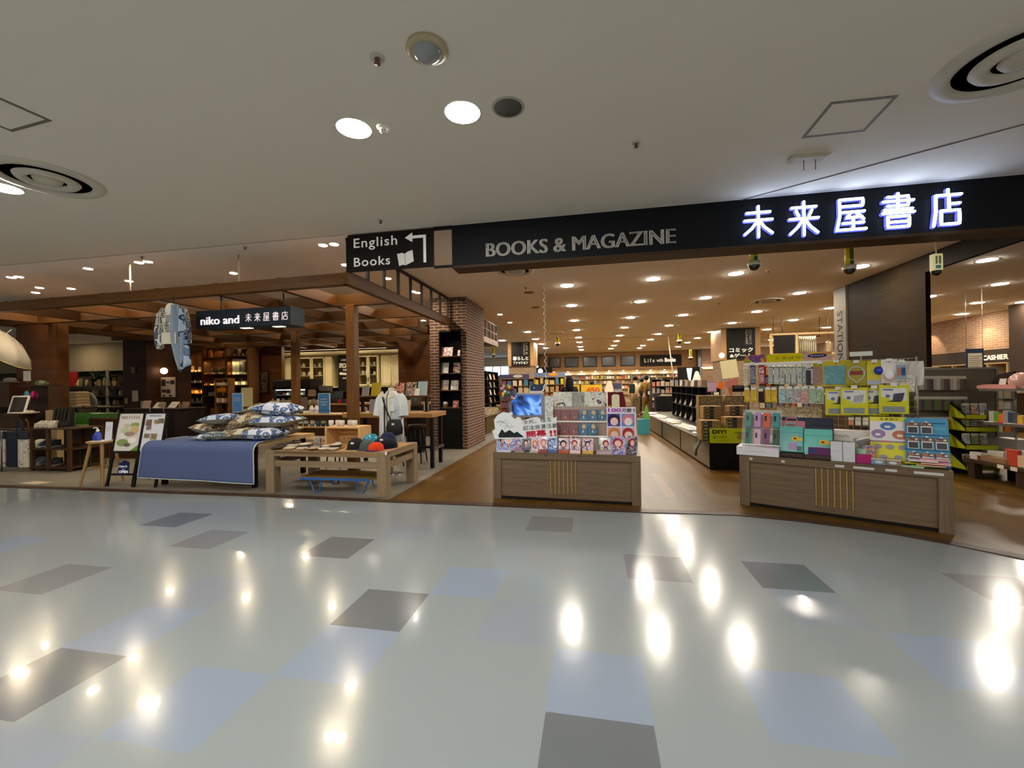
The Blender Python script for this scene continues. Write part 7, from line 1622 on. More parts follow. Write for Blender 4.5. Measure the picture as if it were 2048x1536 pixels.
# yellow laptop bags
for i, (px, py, y) in enumerate([(1676, 777, .50), (1708, 776, .45), (1748, 777, .49), (1787, 774, .44)]):
    t = thing('laptop_pouch', 'yellow and white pouch with laptop picture, %s from left' % ORD[i], 'pouch', T2, p2(px, py, y)[0], y, p2(px, py+54, y)[1], group='yellow laptop pouches')
    w, h = .235, .30
    MB().box(-w/2, w/2, 0, .02, 0, h, b=.006).build('bag', M('#c9c41c', .25), t); MB().box(-w*.42, w*.42, -.002, 0, h*.36, h*.90).build('white_field', M('#cfcfcc', .3), t)
    MB().prism([(-w*.42, h*.36), (w*.42, h*.36), (w*.42, h*.46), (-w*.1, h*.50), (-w*.42, h*.62)], -.0028, 0).build('yellow_wave', M('#c9c41c', .3), t)
    s = 1 if i in (0, 2) else 1
    MB().prism([(w*.0, h*.70), (w*.36, h*.74), (w*.30, h*.50), (-w*.04, h*.47)], -.004, 0).build('laptop_screen', M('#3a3a4a' if i != 1 else '#9a9ca0', .3), t); MB().prism([(-w*.04, h*.47), (w*.30, h*.50), (w*.22, h*.42), (-w*.30, h*.42)], -.004, 0).build('laptop_keys', M('#2a2a30' if i != 1 else '#b0b2b4', .3), t)
    ell(MB(), -w*.2, h*.62, .018, .018, -.004).build('badge', M('#6a6a7a'), t); MB().box(-w*.38, w*.36, -.004, 0, h*.06, h*.26).build('grey_strip', M('#7d8884', .4), t); MB().box(-w*.36, -w*.02, -.004, 0, h*.82, h*.87).build('title_line', M('#6a6a9a'), t)
    MB().rod((0, .72-y, h*.97), (0, -.02, h*.97), .002, n=5).build('hook', m_wire, t); MB().box(-.026, .026, -.026, -.022, h*.97-.004, h*.97+.03).build('price_holder', m_tagw, t)
# header canopy
x0, z0 = p2(1489, 727, .66); x1, z1 = p2(1664, 722, .66); x2, z2 = p2(1660, 705, .74)
hd = thing('header_board', 'sloping yellow header board with colourful ends over the grid stand', 'sign', T2, 0, .60, z0)
h_ = z2-z0+.01
def hb(a, b, mat, nm, off=0, za=0, zb=1): 
    MB().add([(a, za*.10-off, za*h_), (b, za*.10-off, za*h_), (b, zb*.10-off, zb*h_), (a, zb*.10-off, zb*h_), (a, za*.10+.012, za*h_), (b, za*.10+.012, za*h_), (b, zb*.10+.012, zb*h_), (a, zb*.10+.012, zb*h_)], [(0,1,2,3),(7,6,5,4),(0,4,5,1),(1,5,6,2),(2,6,7,3),(3,7,4,0)]).build(nm, mat, hd)
hb(x0, x1, M('#d8c814', .4), 'board'); hb(x0, x0+.25, art(560, ['#8fb02a','#d88a3a','#6a4a8a','#d86a5a','#c9d04a'], 7, .4), 'print', .003); hb(x1-.28, x1, art(561, ['#c9a0b4','#d8b03a','#b0a8c0','#d88a4a'], 7, .4), 'print', .003)
q = MB(); text(q, 'ミタガワ', (x0+x1)/2+.02, -.004, h_*.45, w=.26, h=h_*.34); Rr = Matrix.Shear('XZ', 4, (0, 0)) if False else None
q.v = [(a, b+.10*c/h_, c) for a, b, c in q.v]; q.build('lettering', M('#5a4a1a', .5), hd)
q = MB(); ell(q, x1-.14, h_*.58, .095, h_*.24, -.005); q.v = [(a, b+.10*c/h_, c) for a, b, c in q.v]; q.build('navy_oval', M('#23235a', .4), hd)
q = MB(); text(q, '整理整頓', x1-.14, -.008, h_*.58, w=.13, h=h_*.17); q.v = [(a, b+.10*c/h_, c) for a, b, c in q.v]; q.build('lettering', M('#c9c8d8', .5), hd)
MB().box(x0, x1, -.004, .008, -.03, 0).build('front_edge', M('#e0dcd4', .3), hd)
for xa in (x0+.1, x1-.1): MB().box(xa-.01, xa+.01, .10, .14, -.2, h_*.6).build('bracket', m_wire, hd)
ct2 = thing('category_tag', 'white category tag standing above the right half of the grid', 'sign', T2, p2(1722, 716, .7)[0], .70, p2(1722, 712, .7)[1]); MB().box(-.10, .10, 0, .006, 0, .05).build('card', M('#c9d0d0', .4), ct2); MB().box(-.005, .005, .006, .02, -.22, .05).build('stem', m_wire, ct2)
# the small goods board behind
bk = thing('back_carton', 'cream printed carton behind the grid stand', 'box', T2, .56, .78, ZT2); MB().box(-.26, .20, 0, .02, .30, .52, 0, front=1).build('panel', [M('#c9b994'), art(565, ['#cbb992','#d8caa6','#a88a5a','#c2ae86'], 18)], bk); MB().box(-.2, .2, 0, .02, 0, .30).build('base', M('#4a3a2c'), bk)
# left acrylic case with pouches on a white carton
wc = thing('white_carton', 'flat white carton at the left corner of the stationery table', 'box', T2, .19, -.015, ZT2); MB().box(-.215, .20, 0, .30, 0, .095, b=.003).build('carton', M('#cfcbd0', .5), wc); MB().box(-.13, .08, -.001, 0, .045, .049).build('seam_line', M('#9a96a0'), wc); MB().box(-.02, .17, .05, .2, .0955, .0965).build('top_print', M('#c9a8b0'), wc)
ac = thing('acrylic_stand', 'tilted clear acrylic stand of pen cases on the white carton', 'stand', T2, .20, .10, ZT2+.098)
R_ = Matrix.Rotation(-.35, 4, 'X')
m_acr = M('#dfe6ea', .05, alpha=.28)
MB().box(-.18, .20, .03, .036, 0, .44).xf(R_).build('back_sheet', m_acr, ac); MB().box(-.18, .20, -.04, .03, 0, .006).xf(R_).build('bottom_sheet', m_acr, ac)
for s in (-.18, .20): MB().box(s-.003, s+.003, -.05, .034, 0, .42).xf(R_).build('side_sheet', m_acr, ac)
MB().tube([(-.18, -.05, .003), (.20, -.05, .003)], .005, 5).xf(R_).build('front_edge', M('#e6eaec', .1), ac)
for k, (c, l) in enumerate([('#4f7f76', 'sea green'), ('#b98ab8', 'glossy lilac'), ('#c9624a', 'orange red'), ('#3f8a8e', 'teal')]):
    for r_ in (0, 1):
        cc = [c, {'#4f7f76': '#2f6a58', '#b98ab8': '#c9a0b4', '#c9624a': '#7a4a72', '#3f8a8e': '#3a5a50'}[c]][1-r_]
        t = thing('pen_case', '%s pen case in the %s row of the acrylic stand' % ([l, {'sea green': 'dark green', 'glossy lilac': 'pale pink', 'orange red': 'purple', 'teal': 'deep grey green'}[l]][1-r_], ['lower','upper'][r_]), 'pen case', T2, .20-.125+.092*k, .10, ZT2+.098, group='pen cases in the acrylic stand')
        MB().box(-.034, .034, -.012-.02*r_, .014, .015+.20*r_, .20+.19*r_, b=.008).xf(R_).build('case', M(cc, .2, coat=.4), t); MB().box(-.02, .0, -.014-.02*r_, -.010-.02*r_, .09+.2*r_, .15+.2*r_).xf(R_).build('clear_window', M('#2a2a38', .2), t)
# sleeves
def sleeve(label, px, y, w, h, c, z, lean=.30, tag_=True, da=0, handle=True):
    t = thing('tablet_sleeve', label, 'pouch', T2, p2(px, 900, y)[0], y, z, da, 'padded tablet sleeves'); R_ = Matrix.Rotation(-lean, 4, 'X')
    MB().box(-w/2, w/2, 0, .03, 0, h, b=.012).xf(R_).build('body', M(c, .22, coat=.4), t); MB().box(-w/2+.004, w/2-.004, -.006, .0, h*.74, h-.004, b=.003).xf(R_).build('flap', M(c, .2, coat=.4), t)
    if handle: MB().tube([(-w*.22, .015, h-.01), (-w*.16, .01, h+.03), (w*.16, .01, h+.03), (w*.22, .015, h-.01)], .008, 6).xf(R_).build('handle', M(c, .3), t)
    if tag_:
        ell(MB(), w*.18, h*.52, .035, .03, -.008).xf(R_).build('yellow_tag', M('#cfa81a', .4), t); MB().box(w*.24, w*.46, -.009, -.006, h*.44, h*.56).xf(R_).build('yellow_tag', M('#cfa81a', .4), t); MB().box(w*.12, w*.22, -.011, -.008, h*.49, h*.55).xf(R_).build('tag_print', M('#3a3020'), t)
        MB().box(-w*.08, w*.22, -.004, 0, h*.08, h*.36, b=.002).xf(R_).build('pocket', M('#9a7aa8', .3), t); MB().box(w*.24, w*.42, -.004, 0, h*.06, h*.24, b=.002).xf(R_).build('pocket', M('#2c4a5a', .3), t)
    return t
z_ = ZT2+.055
for i, (px0, px1, l) in enumerate([(1552, 1606, 'left'), (1606, 1662, 'right')]):
    x0_, x1_ = p2(px0, 910, .1)[0], p2(px1, 910, .1)[0]
    t = thing('display_tray', 'dark display tray under the %s stack of tablet sleeves' % l, 'tray', T2, (x0_+x1_)/2, .04, ZT2)
    MB().box(-(x1_-x0_)/2, (x1_-x0_)/2, 0, .34, 0, .012).build('bottom', M('#3a2a26', .4), t); MB().prism([(0, .012), (0, .05), (.34, .10), (.34, .012)], -.01, .01, plane='yz').xf(Matrix.Translation((-(x1_-x0_)/2+.01, 0, 0))).build('side', M('#3a2a26', .4), t); MB().box(-(x1_-x0_)/2, (x1_-x0_)/2, 0, .01, 0, .05).build('front_lip', M('#3a2a26', .4), t); MB().box(-(x1_-x0_)/2, (x1_-x0_)/2, .30, .34, .012, .05).build('inner_block', M('#2a2020'), t)
sleeve('teal padded sleeve with pale handle, front of the left stack', 1581, .10, .24, .29, '#4fa09a', ZT2+.055)
sleeve('dusty pink sleeve, second in the left stack', 1582, .16, .26, .33, '#b06a74', ZT2+.075, tag_=False); sleeve('navy sleeve at the back of the left stack', 1583, .22, .27, .365, '#16204a', ZT2+.08, tag_=False, handle=False)
sleeve('teal glossy sleeve without handle, front of the right stack', 1636, .07, .25, .30, '#57b0a4', ZT2+.03, handle=False); sleeve('navy sleeve at the back of the right stack', 1637, .20, .27, .37, '#121a34', ZT2+.075, tag_=False, handle=False)
x, _ = p2(1637, 905, .06); t = thing('tablet_sleeve', 'plum and lilac sleeve laid at the foot of the right stack', 'pouch', T2, x, .045, ZT2+.053, group='padded tablet sleeves'); MB().box(-.09, .10, 0, .02, 0, .085, b=.008).xf(Matrix.Rotation(-.5, 4, 'X')).build('body', M('#5a2a5a', .2, coat=.4), t); MB().box(-.09, -.02, -.003, 0, .02, .06).xf(Matrix.Rotation(-.5, 4, 'X')).build('pocket', M('#2a3a6a', .3), t)
one('tablet_sleeve', 'pink patterned sleeve lying flat in the left tray', 'pouch', MB().box(-.09, .09, -.05, .05, 0, .02, b=.006), art(570, ['#b98a90','#8a9a3a','#6a5a6a','#c9b0b0'], 18), T2, p2(1583, 898, .06)[0], .105, ZT2+.013, group='padded tablet sleeves')
# white cubes, magenta boxes, tape, blue pack, small boxes, flat papers
for r_ in (0, 1):
    for k in (0, 1):
        x, _ = p2(1673+25*k, 910, .05); t = thing('memo_cube', 'white memo cube, %s %s of the four' % (['lower','upper'][r_], ['left','right'][k]), 'box', T2, x, .05, ZT2+.102*r_, group='white memo cubes'); MB().box(-.048, .048, 0, .096, 0, .1015, b=.002).build('block', M('#c8c8d0', .4), t); MB().box(-.0515, .0515, .004, .099, .0, .1018).build('green_edge', M('#6f7a3a'), t)
x, _ = p2(1688, 882, .12); one('folded_note', 'white folded card tilted on the memo cubes', 'card', MB().box(-.07, .07, -.045, .045, 0, .004).xf(Matrix.Rotation(-.35, 4, 'Y')), M('#d8d4d4'), T2, x+.16, .10, ZT2+.245)
for k in (0, 1):
    x, _ = p2(1721+15*k, 918, .04); one('magenta_box', 'magenta box, %s of the pair by the memo cubes' % ['left','right'][k], 'box', MB().box(-.033, .033, 0, .06, 0, .085, b=.002), M('#a01060', .4), T2, x, .045, ZT2, group='magenta boxes')
x, _ = p2(1722, 895, .16); one('tape_roll', 'pale green paper roll behind the magenta boxes', 'roll', MB().lathe([(.05, 0), (.05, .13), (.045, .132), (0, .132)], 16), M('#a8c4ae', .5), T2, x, .19, ZT2)
x, _ = p2(1739, 895, .15); t = thing('sticker_pack', 'dark blue pack with orange pictures behind the magenta boxes', 'packet', T2, x, .145, ZT2); MB().box(-.055, .055, 0, .02, 0, .17, 0, front=1).xf(Matrix.Rotation(-.15, 4, 'X')).build('pack', [M('#1f5a8a'), art(580, ['#1f5a8a','#c97a4a','#2a6a9a','#d8a070'], 22)], t)
for k, (px, c, l) in enumerate([(1758, '#6a8a9c', 'small clear box of blue grey clips right of the magenta boxes'), (1786, '#8a7468', 'small clear box of brown clips right of the blue grey one')]):
    x, _ = p2(px, 930, .03); t = thing('clip_box', l, 'box', T2, x, .035, ZT2, group='clear clip boxes'); MB().box(-.058, .058, 0, .08, 0, .062, b=.002).build('box', M(c, .3), t); MB().box(-.058, .058, -.001, 0, .05, .064).build('label_strip', M('#c9b89a'), t); ell(MB(), .0, .028, .03, .014, -.0015).build('clips', M('#c4c8cc'), t)
for k, (px, y, c) in enumerate([(1820, .06, '#b9c9b0'), (1850, .08, '#5aa83a'), (1862, .07, '#d89a8a'), (1835, .10, '#d8c83a'), (1880, .06, '#e0b0a0'), (1868, .11, '#c98ab0'), (1845, .05, '#dcd4d0'), (1885, .09, '#dfa0a8')]):
    x, _ = p2(px, 938, y); one('paper_pad', '%s paper pad lying at the right end of the stationery table' % ['pale sage','green','salmon','yellow','peach','mauve','white','pink'][k], 'paper', MB().box(-.10, .10, -.05, .06, 0, .010), M(c, .4), T2, min(x, W2-.11), y+.02, ZT2+.0102*k, .06*((k*3) % 5-2), group='coloured paper pads')
# white and red storage boxes behind the memo cubes
t = thing('storage_kit', 'flat white kit box with red print behind the memo cubes', 'box', T2, p2(1702, 865, .30)[0], .30, ZT2); MB().box(-.20, .20, 0, .12, 0, .30).build('carton', M('#d4ccc6', .4), t); MB().box(-.15, -.02, -.002, 0, .03, .10).build('red_print', M('#b02a3c'), t); MB().box(.02, .19, -.002, 0, .05, .22).build('grey_window', M('#8a8486', .3), t); text(MB(), 'Freely', -.09, -.001, .24, w=.16, h=.035).build('lettering', M('#8a8a90'), t); ell(MB(), .03, .14, .03, .03, -.003).build('print', M('#c9a888'), t); MB().box(.185, .20, -.002, 0, .0, .30).build('red_edge', M('#a03a44'), t)
t = thing('narrow_carton', 'narrow white carton left of the white kit box', 'box', T2, p2(1672, 865, .34)[0]-.06, .33, ZT2); MB().box(-.04, .04, 0, .14, 0, .30).build('carton', M('#cfc9c2', .4), t); ell(MB(), 0, .22, .02, .02, -.001).build('print', M('#8a9a90'), t)
for k, px in enumerate((1702, 1716, 1731)): hooked(T2, 'small %s hanging label under the laptop pouches' % ['red and cream','white left','white right'][k], px, 838, .60, .05, .07, M(['#c98a60','#d0ccc2','#d0ccc2'][k]), gp1, ['#b03a30','#d8d4ca','#d8d4ca'][k])
# yellow board with ovals
yb = thing('promo_board', 'yellow and white board with oval product pictures on the stationery table', 'sign', T2, p2(1781, 915, .17)[0], .17, ZT2); R_ = Matrix.Rotation(-.24, 4, 'X')
MB().box(-.15, .15, 0, .010, 0, .47).xf(R_).build('board', M('#d0c614', .4), yb); MB().box(-.15, .15, -.002, 0, .225, .425).xf(R_).build('white_field', M('#d2cecb', .4), yb); MB().box(-.15, .15, -.003, 0, .212, .226).xf(R_).build('stripe', art(590, ['#4a8a9a','#a84a70'], 6), yb)
text(MB(), 'ミタガワ', -.0, -.001, .447, w=.14, h=.026, bold=.02).xf(R_).build('lettering', M('#4a4210'), yb)
for (cx, cz, rx, rz, c) in [(-.01, .375, .06, .04, '#3a6aa8'), (-.085, .295, .055, .045, '#8a6a9a'), (.08, .29, .06, .045, '#b0623a')]: ell(MB(), cx, cz, rx, rz, -.003).xf(R_).build('oval_picture', M(c, .4), yb); MB().box(cx-rx*.4, cx+rx*.3, -.006, -.004, cz-rz*.45, cz+rz*.1).xf(R_).build('oval_detail', M('#d6cfc8', .4), yb)
for (cx, cz) in [(-.095, .165), (0, .165), (.095, .165), (-.05, .06), (.06, .06)]: ell(MB(), cx, cz, .033, .026, -.002).xf(R_).build('oval_picture', M('#8a8a92', .4), yb)
# blue stand of nine packs
bs = thing('blue_stand', 'sky blue tilted card stand of small film packs', 'stand', T2, p2(1853, 915, .13)[0]+.01, .14, ZT2)
MB().prism([(-.15, 0), (-.15, .45), (-.135, .47), (.14, .47), (.155, .45), (.155, 0)], 0, .012).xf(R_).build('board', M('#2a83ac', .4), bs); MB().box(.03, .135, -.001, 0, .415, .425).xf(R_).build('text_line', M('#1a4a6a'), bs); MB().box(.03, .135, -.001, 0, .36, .38).xf(R_).build('text_line', M('#5aa0b0'), bs)
for z in (.02, .17, .315): MB().box(-.15, .155, -.02, 0, z-.012, z-.006).xf(R_).build('ledge', M('#246f96', .4), bs)
for r_ in range(3):
    for k in range(3):
        if r_ == 2 and k == 2: continue
        t = thing('film_pack', 'small dark film pack, %s in the %s row of the blue stand' % (ORD[k], ['lowest','middle','top'][r_]), 'packet', T2, p2(1853, 915, .13)[0]+.01-.095+.098*k, .14, ZT2, group='film packs in the blue stand')
        z = .02+.147*r_; MB().box(-.040, .040, -.018, -.004, z, z+.072).xf(R_).build('pack', M('#d4d0ca', .4), t); MB().box(-.034, .034, -.020, -.017, z+.005, z+.062).xf(R_).build('dark_picture', M('#4a3a3c' if r_ == 0 and k < 2 else '#23262c', .3), t); MB().box(-.045, .040, -.014, -.002, z+.073, z+.11).xf(R_).build('header_card', art(600, ['#6a4438','#2a2022','#8a5a48'], 24), t); ell(MB(), .024, z+.092, .011, .008, -.015).xf(R_).build('sticker', M('#d8c8a0'), t); MB().prism([(-.014, z+.112), (0, z+.128), (.014, z+.112)], -.008, -.002).xf(R_).build('arrow_tab', M('#cfd6d8'), t)
for px, w, l in [(1502, .028, 'first small white price tag on the stationery table edge'), (1566, .032, 'second small white price tag on the stationery table edge'), (1679, .075, 'third white price tag on the stationery table edge, under the memo cubes'), (1727, .16, 'long white price tag strip under the magenta boxes'), (1782, .085, 'white price tag under the brown clip box'), (1857, .20, 'longest white price tag strip at the right end')]:
    x, _ = p2(px, 925, 0); one('price_tag', l, 'tag', MB().box(-w/2, w/2, -.004, 0, -.012, .012), M('#c2c0bc', .4), T2, x, -.0, .545, group='price tags on the stationery table')

# ================================================================== right side of the bookshop
m_slab = wood('dark_slab', '#1c1409', '#281d10', 'y', 2, .6, 12)
mb = MB(); mb.box(6.17, 6.24, 2.86, 4.95, .006, H, 0)
b_ = m_slab.node_tree.nodes['Principled BSDF']; b_.inputs['Specular IOR Level'].default_value = .03
struct('wall_partition', mb, m_slab, S, label='tall dark wood partition right of the stationery table')
mb = MB(); mb.box(6.17, 6.24, .26, 2.86, 3.12, H, 0)
struct('beam_right', mb, m_slab, S, label='dark beam from the partition to the fascia', cat='beam')
st_s = thing('category_sign', 'silver vertical sign reading STATIONERY at the back edge of the dark partition', 'sign', S, 6.17, 4.96, 0)
MB().box(-.03, .0, 0, .44, .9, H-.005).build('plate', M('#5d574d', .6), st_s)
q = MB(); text(q, 'STATIONERY', 0, 0, 0, w=1.55, h=.20, bold=.01, rot=-PI/2); q.v = [(-.032+.0*b, .22-a, c+2.12) for a, b, c in q.v]; q.build('lettering', M('#1c1a17', .5), st_s)
# pegboard rack of packets
pk = thing('peg_rack', 'grey peg rack of small dark packets right of the stationery table', 'rack', S, 6.0, 2.55, .008)
W_ = 1.2
MB().box(-.28, -.28+W_, .10, .13, .25, 1.55).build('back_panel', M('#6a6256', .6), pk)
for s in (-.28, -.28+W_): MB().box(s-.015, s+.015, .08, .14, 0, 1.58).build('post', M('#7a756a', .4, .5), pk)
MB().box(-.28, -.28+W_, .0, .14, .08, .25).build('base', M('#2a2620', .5), pk); MB().box(-.28, -.28+W_, .07, .14, 1.55, 1.58).build('top_rail', M('#8a8578', .4, .4), pk)
gpk = 'small packets on the peg rack'
for r_, (py, h) in enumerate([(752, .21), (793, .21), (834, .19)]):
    for k in range(16):
        px = 1830+k*6.6+(r_*2); x, z = S.y_(px, py, 2.5)
        if x > 6.85: continue
        c = [['#4a443e','#8a847a','#a8a298','#5a544c','#c2bcb0'],['#4a3a30','#5a6a2a','#8a9a3a','#6a5a4a','#b03a30','#3a4048'],['#c9763a','#b9a27a','#8a7a4a','#d0a868']][r_]
        t = thing('packet', 'small packet on the %s row of the peg rack, %s from left' % (['top','middle','lower'][r_], ORD[k]), 'packet', S, x, 2.50, z-h, group=gpk)
        MB().box(-.023, .023, -.006, .004, 0, h*.80, b=.002).build('contents', M(c[(k*2+r_) % len(c)], .35), t); MB().box(-.021, .021, -.003, 0, h*.80, h).build('header_card', M('#c9c4b4', .4), t); MB().rod((0, .15, h*.9), (0, -.02, h*.9), .002, n=4).build('hook', m_wire, t)
cs = [(1862, 741, .30, .11, 'white rounded topper board over the peg rack'), (1893, 748, .35, .07, 'pale topper strip with dark labels over the peg rack')]
for i, (px, py, w, h, l) in enumerate(cs):
    x, z = S.y_(px, py, 2.62); t = thing('topper_sign', l, 'sign', S, x, 2.68+.02*i, z-h/2); MB().box(-w/2, w/2, 0, .008, 0, h, b=.003).build('board', M('#c4bba8', .5), t)
    for k in range(2+i): MB().box(-w/2+.03+.11*k, -w/2+.115+.11*k, -.002, 0, .01, .045).build('dark_label', M('#1c1814'), t)
    MB().rod((0, .004, -(z-h/2-1.58)), (0, .004, 0), .006, n=5).build('stem', m_wire, t)
# lime green card display
gd = thing('green_display', 'black and lime green card display right of the peg rack', 'stand', S, 6.25, 2.38, .008)
MB().box(-.02, .36, .12, .15, 0, 1.05).build('back_card', M('#1a1c16', .5), gd)
for z in (.10, .40, .66, .84): 
    MB().prism([(-.14, z), (-.14, z+.06), (.13, z+.24), (.13, z)], -.03, -.015, plane='yz').build('side_card', M('#12130f', .5), gd); MB().prism([(-.15, z-.01), (-.15, z+.05), (.13, z+.02), (.13, z-.01)], -.02, .36, plane='yz').build('shelf_card', M('#a3a81c', .5), gd)
    MB().prism([(-.14, z), (-.14, z+.03), (.13, z+.20), (.13, z)], -.035, -.030, plane='yz').build('green_edge', M('#a3a81c', .5), gd)
for r_, z in enumerate((.10, .40, .66, .84)):
    for k in range(3): 
        t = thing('packet', '%s packet, %s on the %s shelf of the lime display' % (['orange','pale','yellow green','grey'][(r_+k) % 4], ORD[k], ['lowest','second','third','top'][r_]), 'packet', S, 6.31+.105*k, 2.33, .008+z+.053, group='packets on the lime green display'); MB().box(-.045, .045, 0, .02, 0, .15, b=.003).xf(Matrix.Rotation(-.15, 4, 'X')).build('pack', art(610+(r_+k) % 4, [['#c9622a','#b8b0a0','#8a4a2a'],['#a8b0b0','#8a9294','#c2c4c0'],['#8a9a2a','#5a5a4a','#b9b24a'],['#6a6a64','#9a9a90','#4a4a46']][(r_+k) % 4], 25), t); MB().box(-.045, .045, -.002, .0, .125, .16).xf(Matrix.Rotation(-.15, 4, 'X')).build('header_card', M('#c2bda8'), t)
# low brown table with two glass shelves at the right edge
FL = Frame(*(S.w(6.2, 2.22).to_2d()), S.a-PI/2+.1)
lt2 = thing('low_display_table', 'low dark brown table of goods at the right edge', 'table', FL, 0, 0, .008)
MB().box(-.02, .95, .0, .95, .215, .265, b=.004).build('top', wood('rt', '#3c2c1e', '#4a3828', 'x', 2, .4), lt2)
for x in (.07, .70):
    for y in (.06, .86): MB().box(x-.05, x+.05, y-.05, y+.05, 0, .215).build('leg', wood('rt', '#332519', '#403022', 'z', 2, .4), lt2)
MB().box(.2, .6, .35, .75, 0, .21).build('base_box', m_bk, lt2)
fl = lambda px, py, y: FL.y_(px, py, y)
for zz in (.80, 1.27):
    q = thing('glass_shelf', 'glass shelf tier at the right edge, %s one' % ('lower' if zz < 1 else 'upper'), 'shelf', FL, 0, .30, zz); MB().box(0, .95, -.10, .36, -.012, 0).build('glass', M('#9aa09a', .1, alpha=.8), q); MB().box(0, .95, -.112, -.10, -.03, .002).build('price_rail', M('#5a564c', .4), q)
    for x in (.04, .9): MB().rod((x, .33, -(zz-.276 if zz < 1 else .456)), (x, .33, -.012), .012, n=8).build('post', m_wire, q)
for k in range(9):
    px = 1965+k*9.5; x, _ = fl(px, 835, .28); c = ['#d0c8b4','#3a3a36','#a8a090','#4a8a2a','#d0681c','#8a8a8a','#2a3a5a','#4a4a48','#c9a23a'][k]
    one('figure', '%s upright item on the lower glass shelf, %s from left' % (['cream','black','beige','green','orange','grey','navy','dark grey','mustard'][k], ORD[k]), 'ornament', MB().box(-.035, .035, -.03, .03, 0, .12+.05*((k*3) % 4)/3, b=.006), M(c, .4), FL, x, .30, .802, group='items on the lower glass shelf')
for k in range(5):
    px = 1962+k*20; x, _ = fl(px, 848, .24); one('card', '%s flat card at the front of the lower glass shelf, %s from left' % (['white','white','red','white','pink'][k], ORD[k]), 'card', MB().box(-.07, .07, -.04, .04, 0, .008), M(['#d8d2c6','#d0cabe','#a82430','#cfc8bc','#c98a8a'][k]), FL, x, .25, .802, .1*k, group='cards on the lower glass shelf')
t = thing('handbag_display', 'pink satin case with dark open lid on the upper glass shelf', 'case', FL, fl(2000, 765, .4)[0], .4, 1.272)
MB().prism([(-.22, 0), (-.22, .04), (-.10, .06), (.30, .05), (.30, 0)], -.10, .14).build('base', M('#c08078', .3), t); MB().prism([(-.16, .05), (-.05, .20), (.16, .24), (.10, .06)], .02, .05).build('lid', M('#241c1a', .25), t); MB().prism([(.02, .05), (.04, .14), (.13, .14), (.11, .05)], -.04, -.03).build('white_card', M('#d0c4ba'), t)
t = thing('satin_box', 'pale pink glossy bundle at the far right of the upper glass shelf', 'box', FL, fl(2044, 760, .4)[0], .4, 1.272); MB().ball((0, 0, .10), (.15, .11, .12), 14).build('bundle', M('#c09086', .2), t); MB().box(-.1, .1, -.07, .07, 0, .04, b=.01).build('base', M('#b8847a'), t)
it_ = [(1950, 900, '#d0c8bc', 'stack of white boxes at the left end of the low brown table', .16, .10, .10), (1966, 898, '#cfc6b4', 'cream notebook pile on the low brown table', .20, .12, .07), (1985, 905, '#8a6a4a', 'kraft tray along the front of the low brown table', .42, .12, .07), (1990, 890, '#c9c0b4', 'white packets heap on the low brown table', .22, .10, .13), (2012, 905, '#d6cfc6', 'white card left of the red folder', .03, .05, .20), (2022, 905, '#b8402c', 'red folder leaning on the low brown table', .16, .05, .21), (2036, 880, '#a8b0b0', 'clear packets group at the right edge of the low brown table', .14, .12, .18), (2044, 905, '#c9a98a', 'pale box at the right edge of the low brown table', .12, .10, .15), (1975, 872, '#bdb4a4', 'beige bags at the back of the low brown table', .34, .20, .26), (2010, 868, '#b9b0a2', 'pale bags at the back right of the low brown table', .32, .20, .28)]
for k, (px, py, c, l, w, d, h) in enumerate(it_):
    y = .04 if k not in (8, 9) else .55; y += .16*(k in (1, 3, 6)); x, _ = fl(px, py, y); one('packaged_good', l, 'goods', MB().box(-w/2, w/2, 0, d, 0, h, b=.004), M(c, .5), FL, x, y, .274, group='goods on the low brown table')
for px, l in [(2001, 'left white price card on the low brown table edge'), (2028, 'right white price card on the low brown table edge')]:
    x, _ = fl(px, 925, .0); one('price_tag', l, 'tag', MB().box(-.04, .04, -.004, 0, -.03, .02), M('#cfc6b4'), FL, x, 0, .25)
# cashier lettering, notice, counter, shelving beyond
q = MB(); text(q, 'CASHIER', 0, 0, 0, w=.82, h=.15, bold=.02, ex=.01); q.v = [(12.79+b, 10.16-a, c+2.04) for a, b, c in q.v]
o = q.build('cashier_sign', M('#cfc6b4', .4, emit=.35)); o.location = S.w(0, 0, 0); o.rotation_euler = (0, 0, S.a); tag(o, 'pale CASHIER lettering on the dark band below the brick wall', 'sign')
x, z = S.y_(1950, 722, 6.0); t = thing('notice_board', 'blue framed notice hanging near the cashier lettering', 'sign', S, x, 6.0, z); MB().box(-.165, .165, 0, .02, -.27, .27).build('frame', M('#2a3048', .5), t); MB().box(-.13, .13, -.004, 0, -.20, .17).build('sheet', M('#c4b8a0'), t)
for k in range(6): MB().box(-.11, .11-.03*(k % 2), -.006, 0, .10-.045*k, .115-.045*k).build('text_line', M('#9a8a70'), t)
for s in (-.15, .15): MB().rod((s, .01, .27), (s, .01, H-z), .004, n=5).build('wire', m_wire, t)
cc = thing('cashier_counter', 'long dark cashier counter with pale cubbies behind the glass shelves', 'counter', S, 10.4, 8.2, .008)
MB().box(-3.2, 1.7, 0, .6, 0, 1.0).build('body', M('#4a3826', .5), cc); MB().box(-3.25, 1.75, -.03, .63, 1.0, 1.04).build('top', M('#8a7454', .4), cc)
cb2 = thing('cubby_shelf', 'pale wood cubby shelf on the wall under the cashier lettering', 'shelf', S, 12.55, 9.2, .75)
for z in (0, .35, .72, 1.08): MB().box(-.25, .25, 0, 5.5, z, z+.03).build('shelf_board', M('#b0946a'), cb2)
for k in range(10): MB().box(-.25, .25, k*.61-.015, k*.61+.015, 0, 1.1).build('divider', M('#b0946a'), cb2)
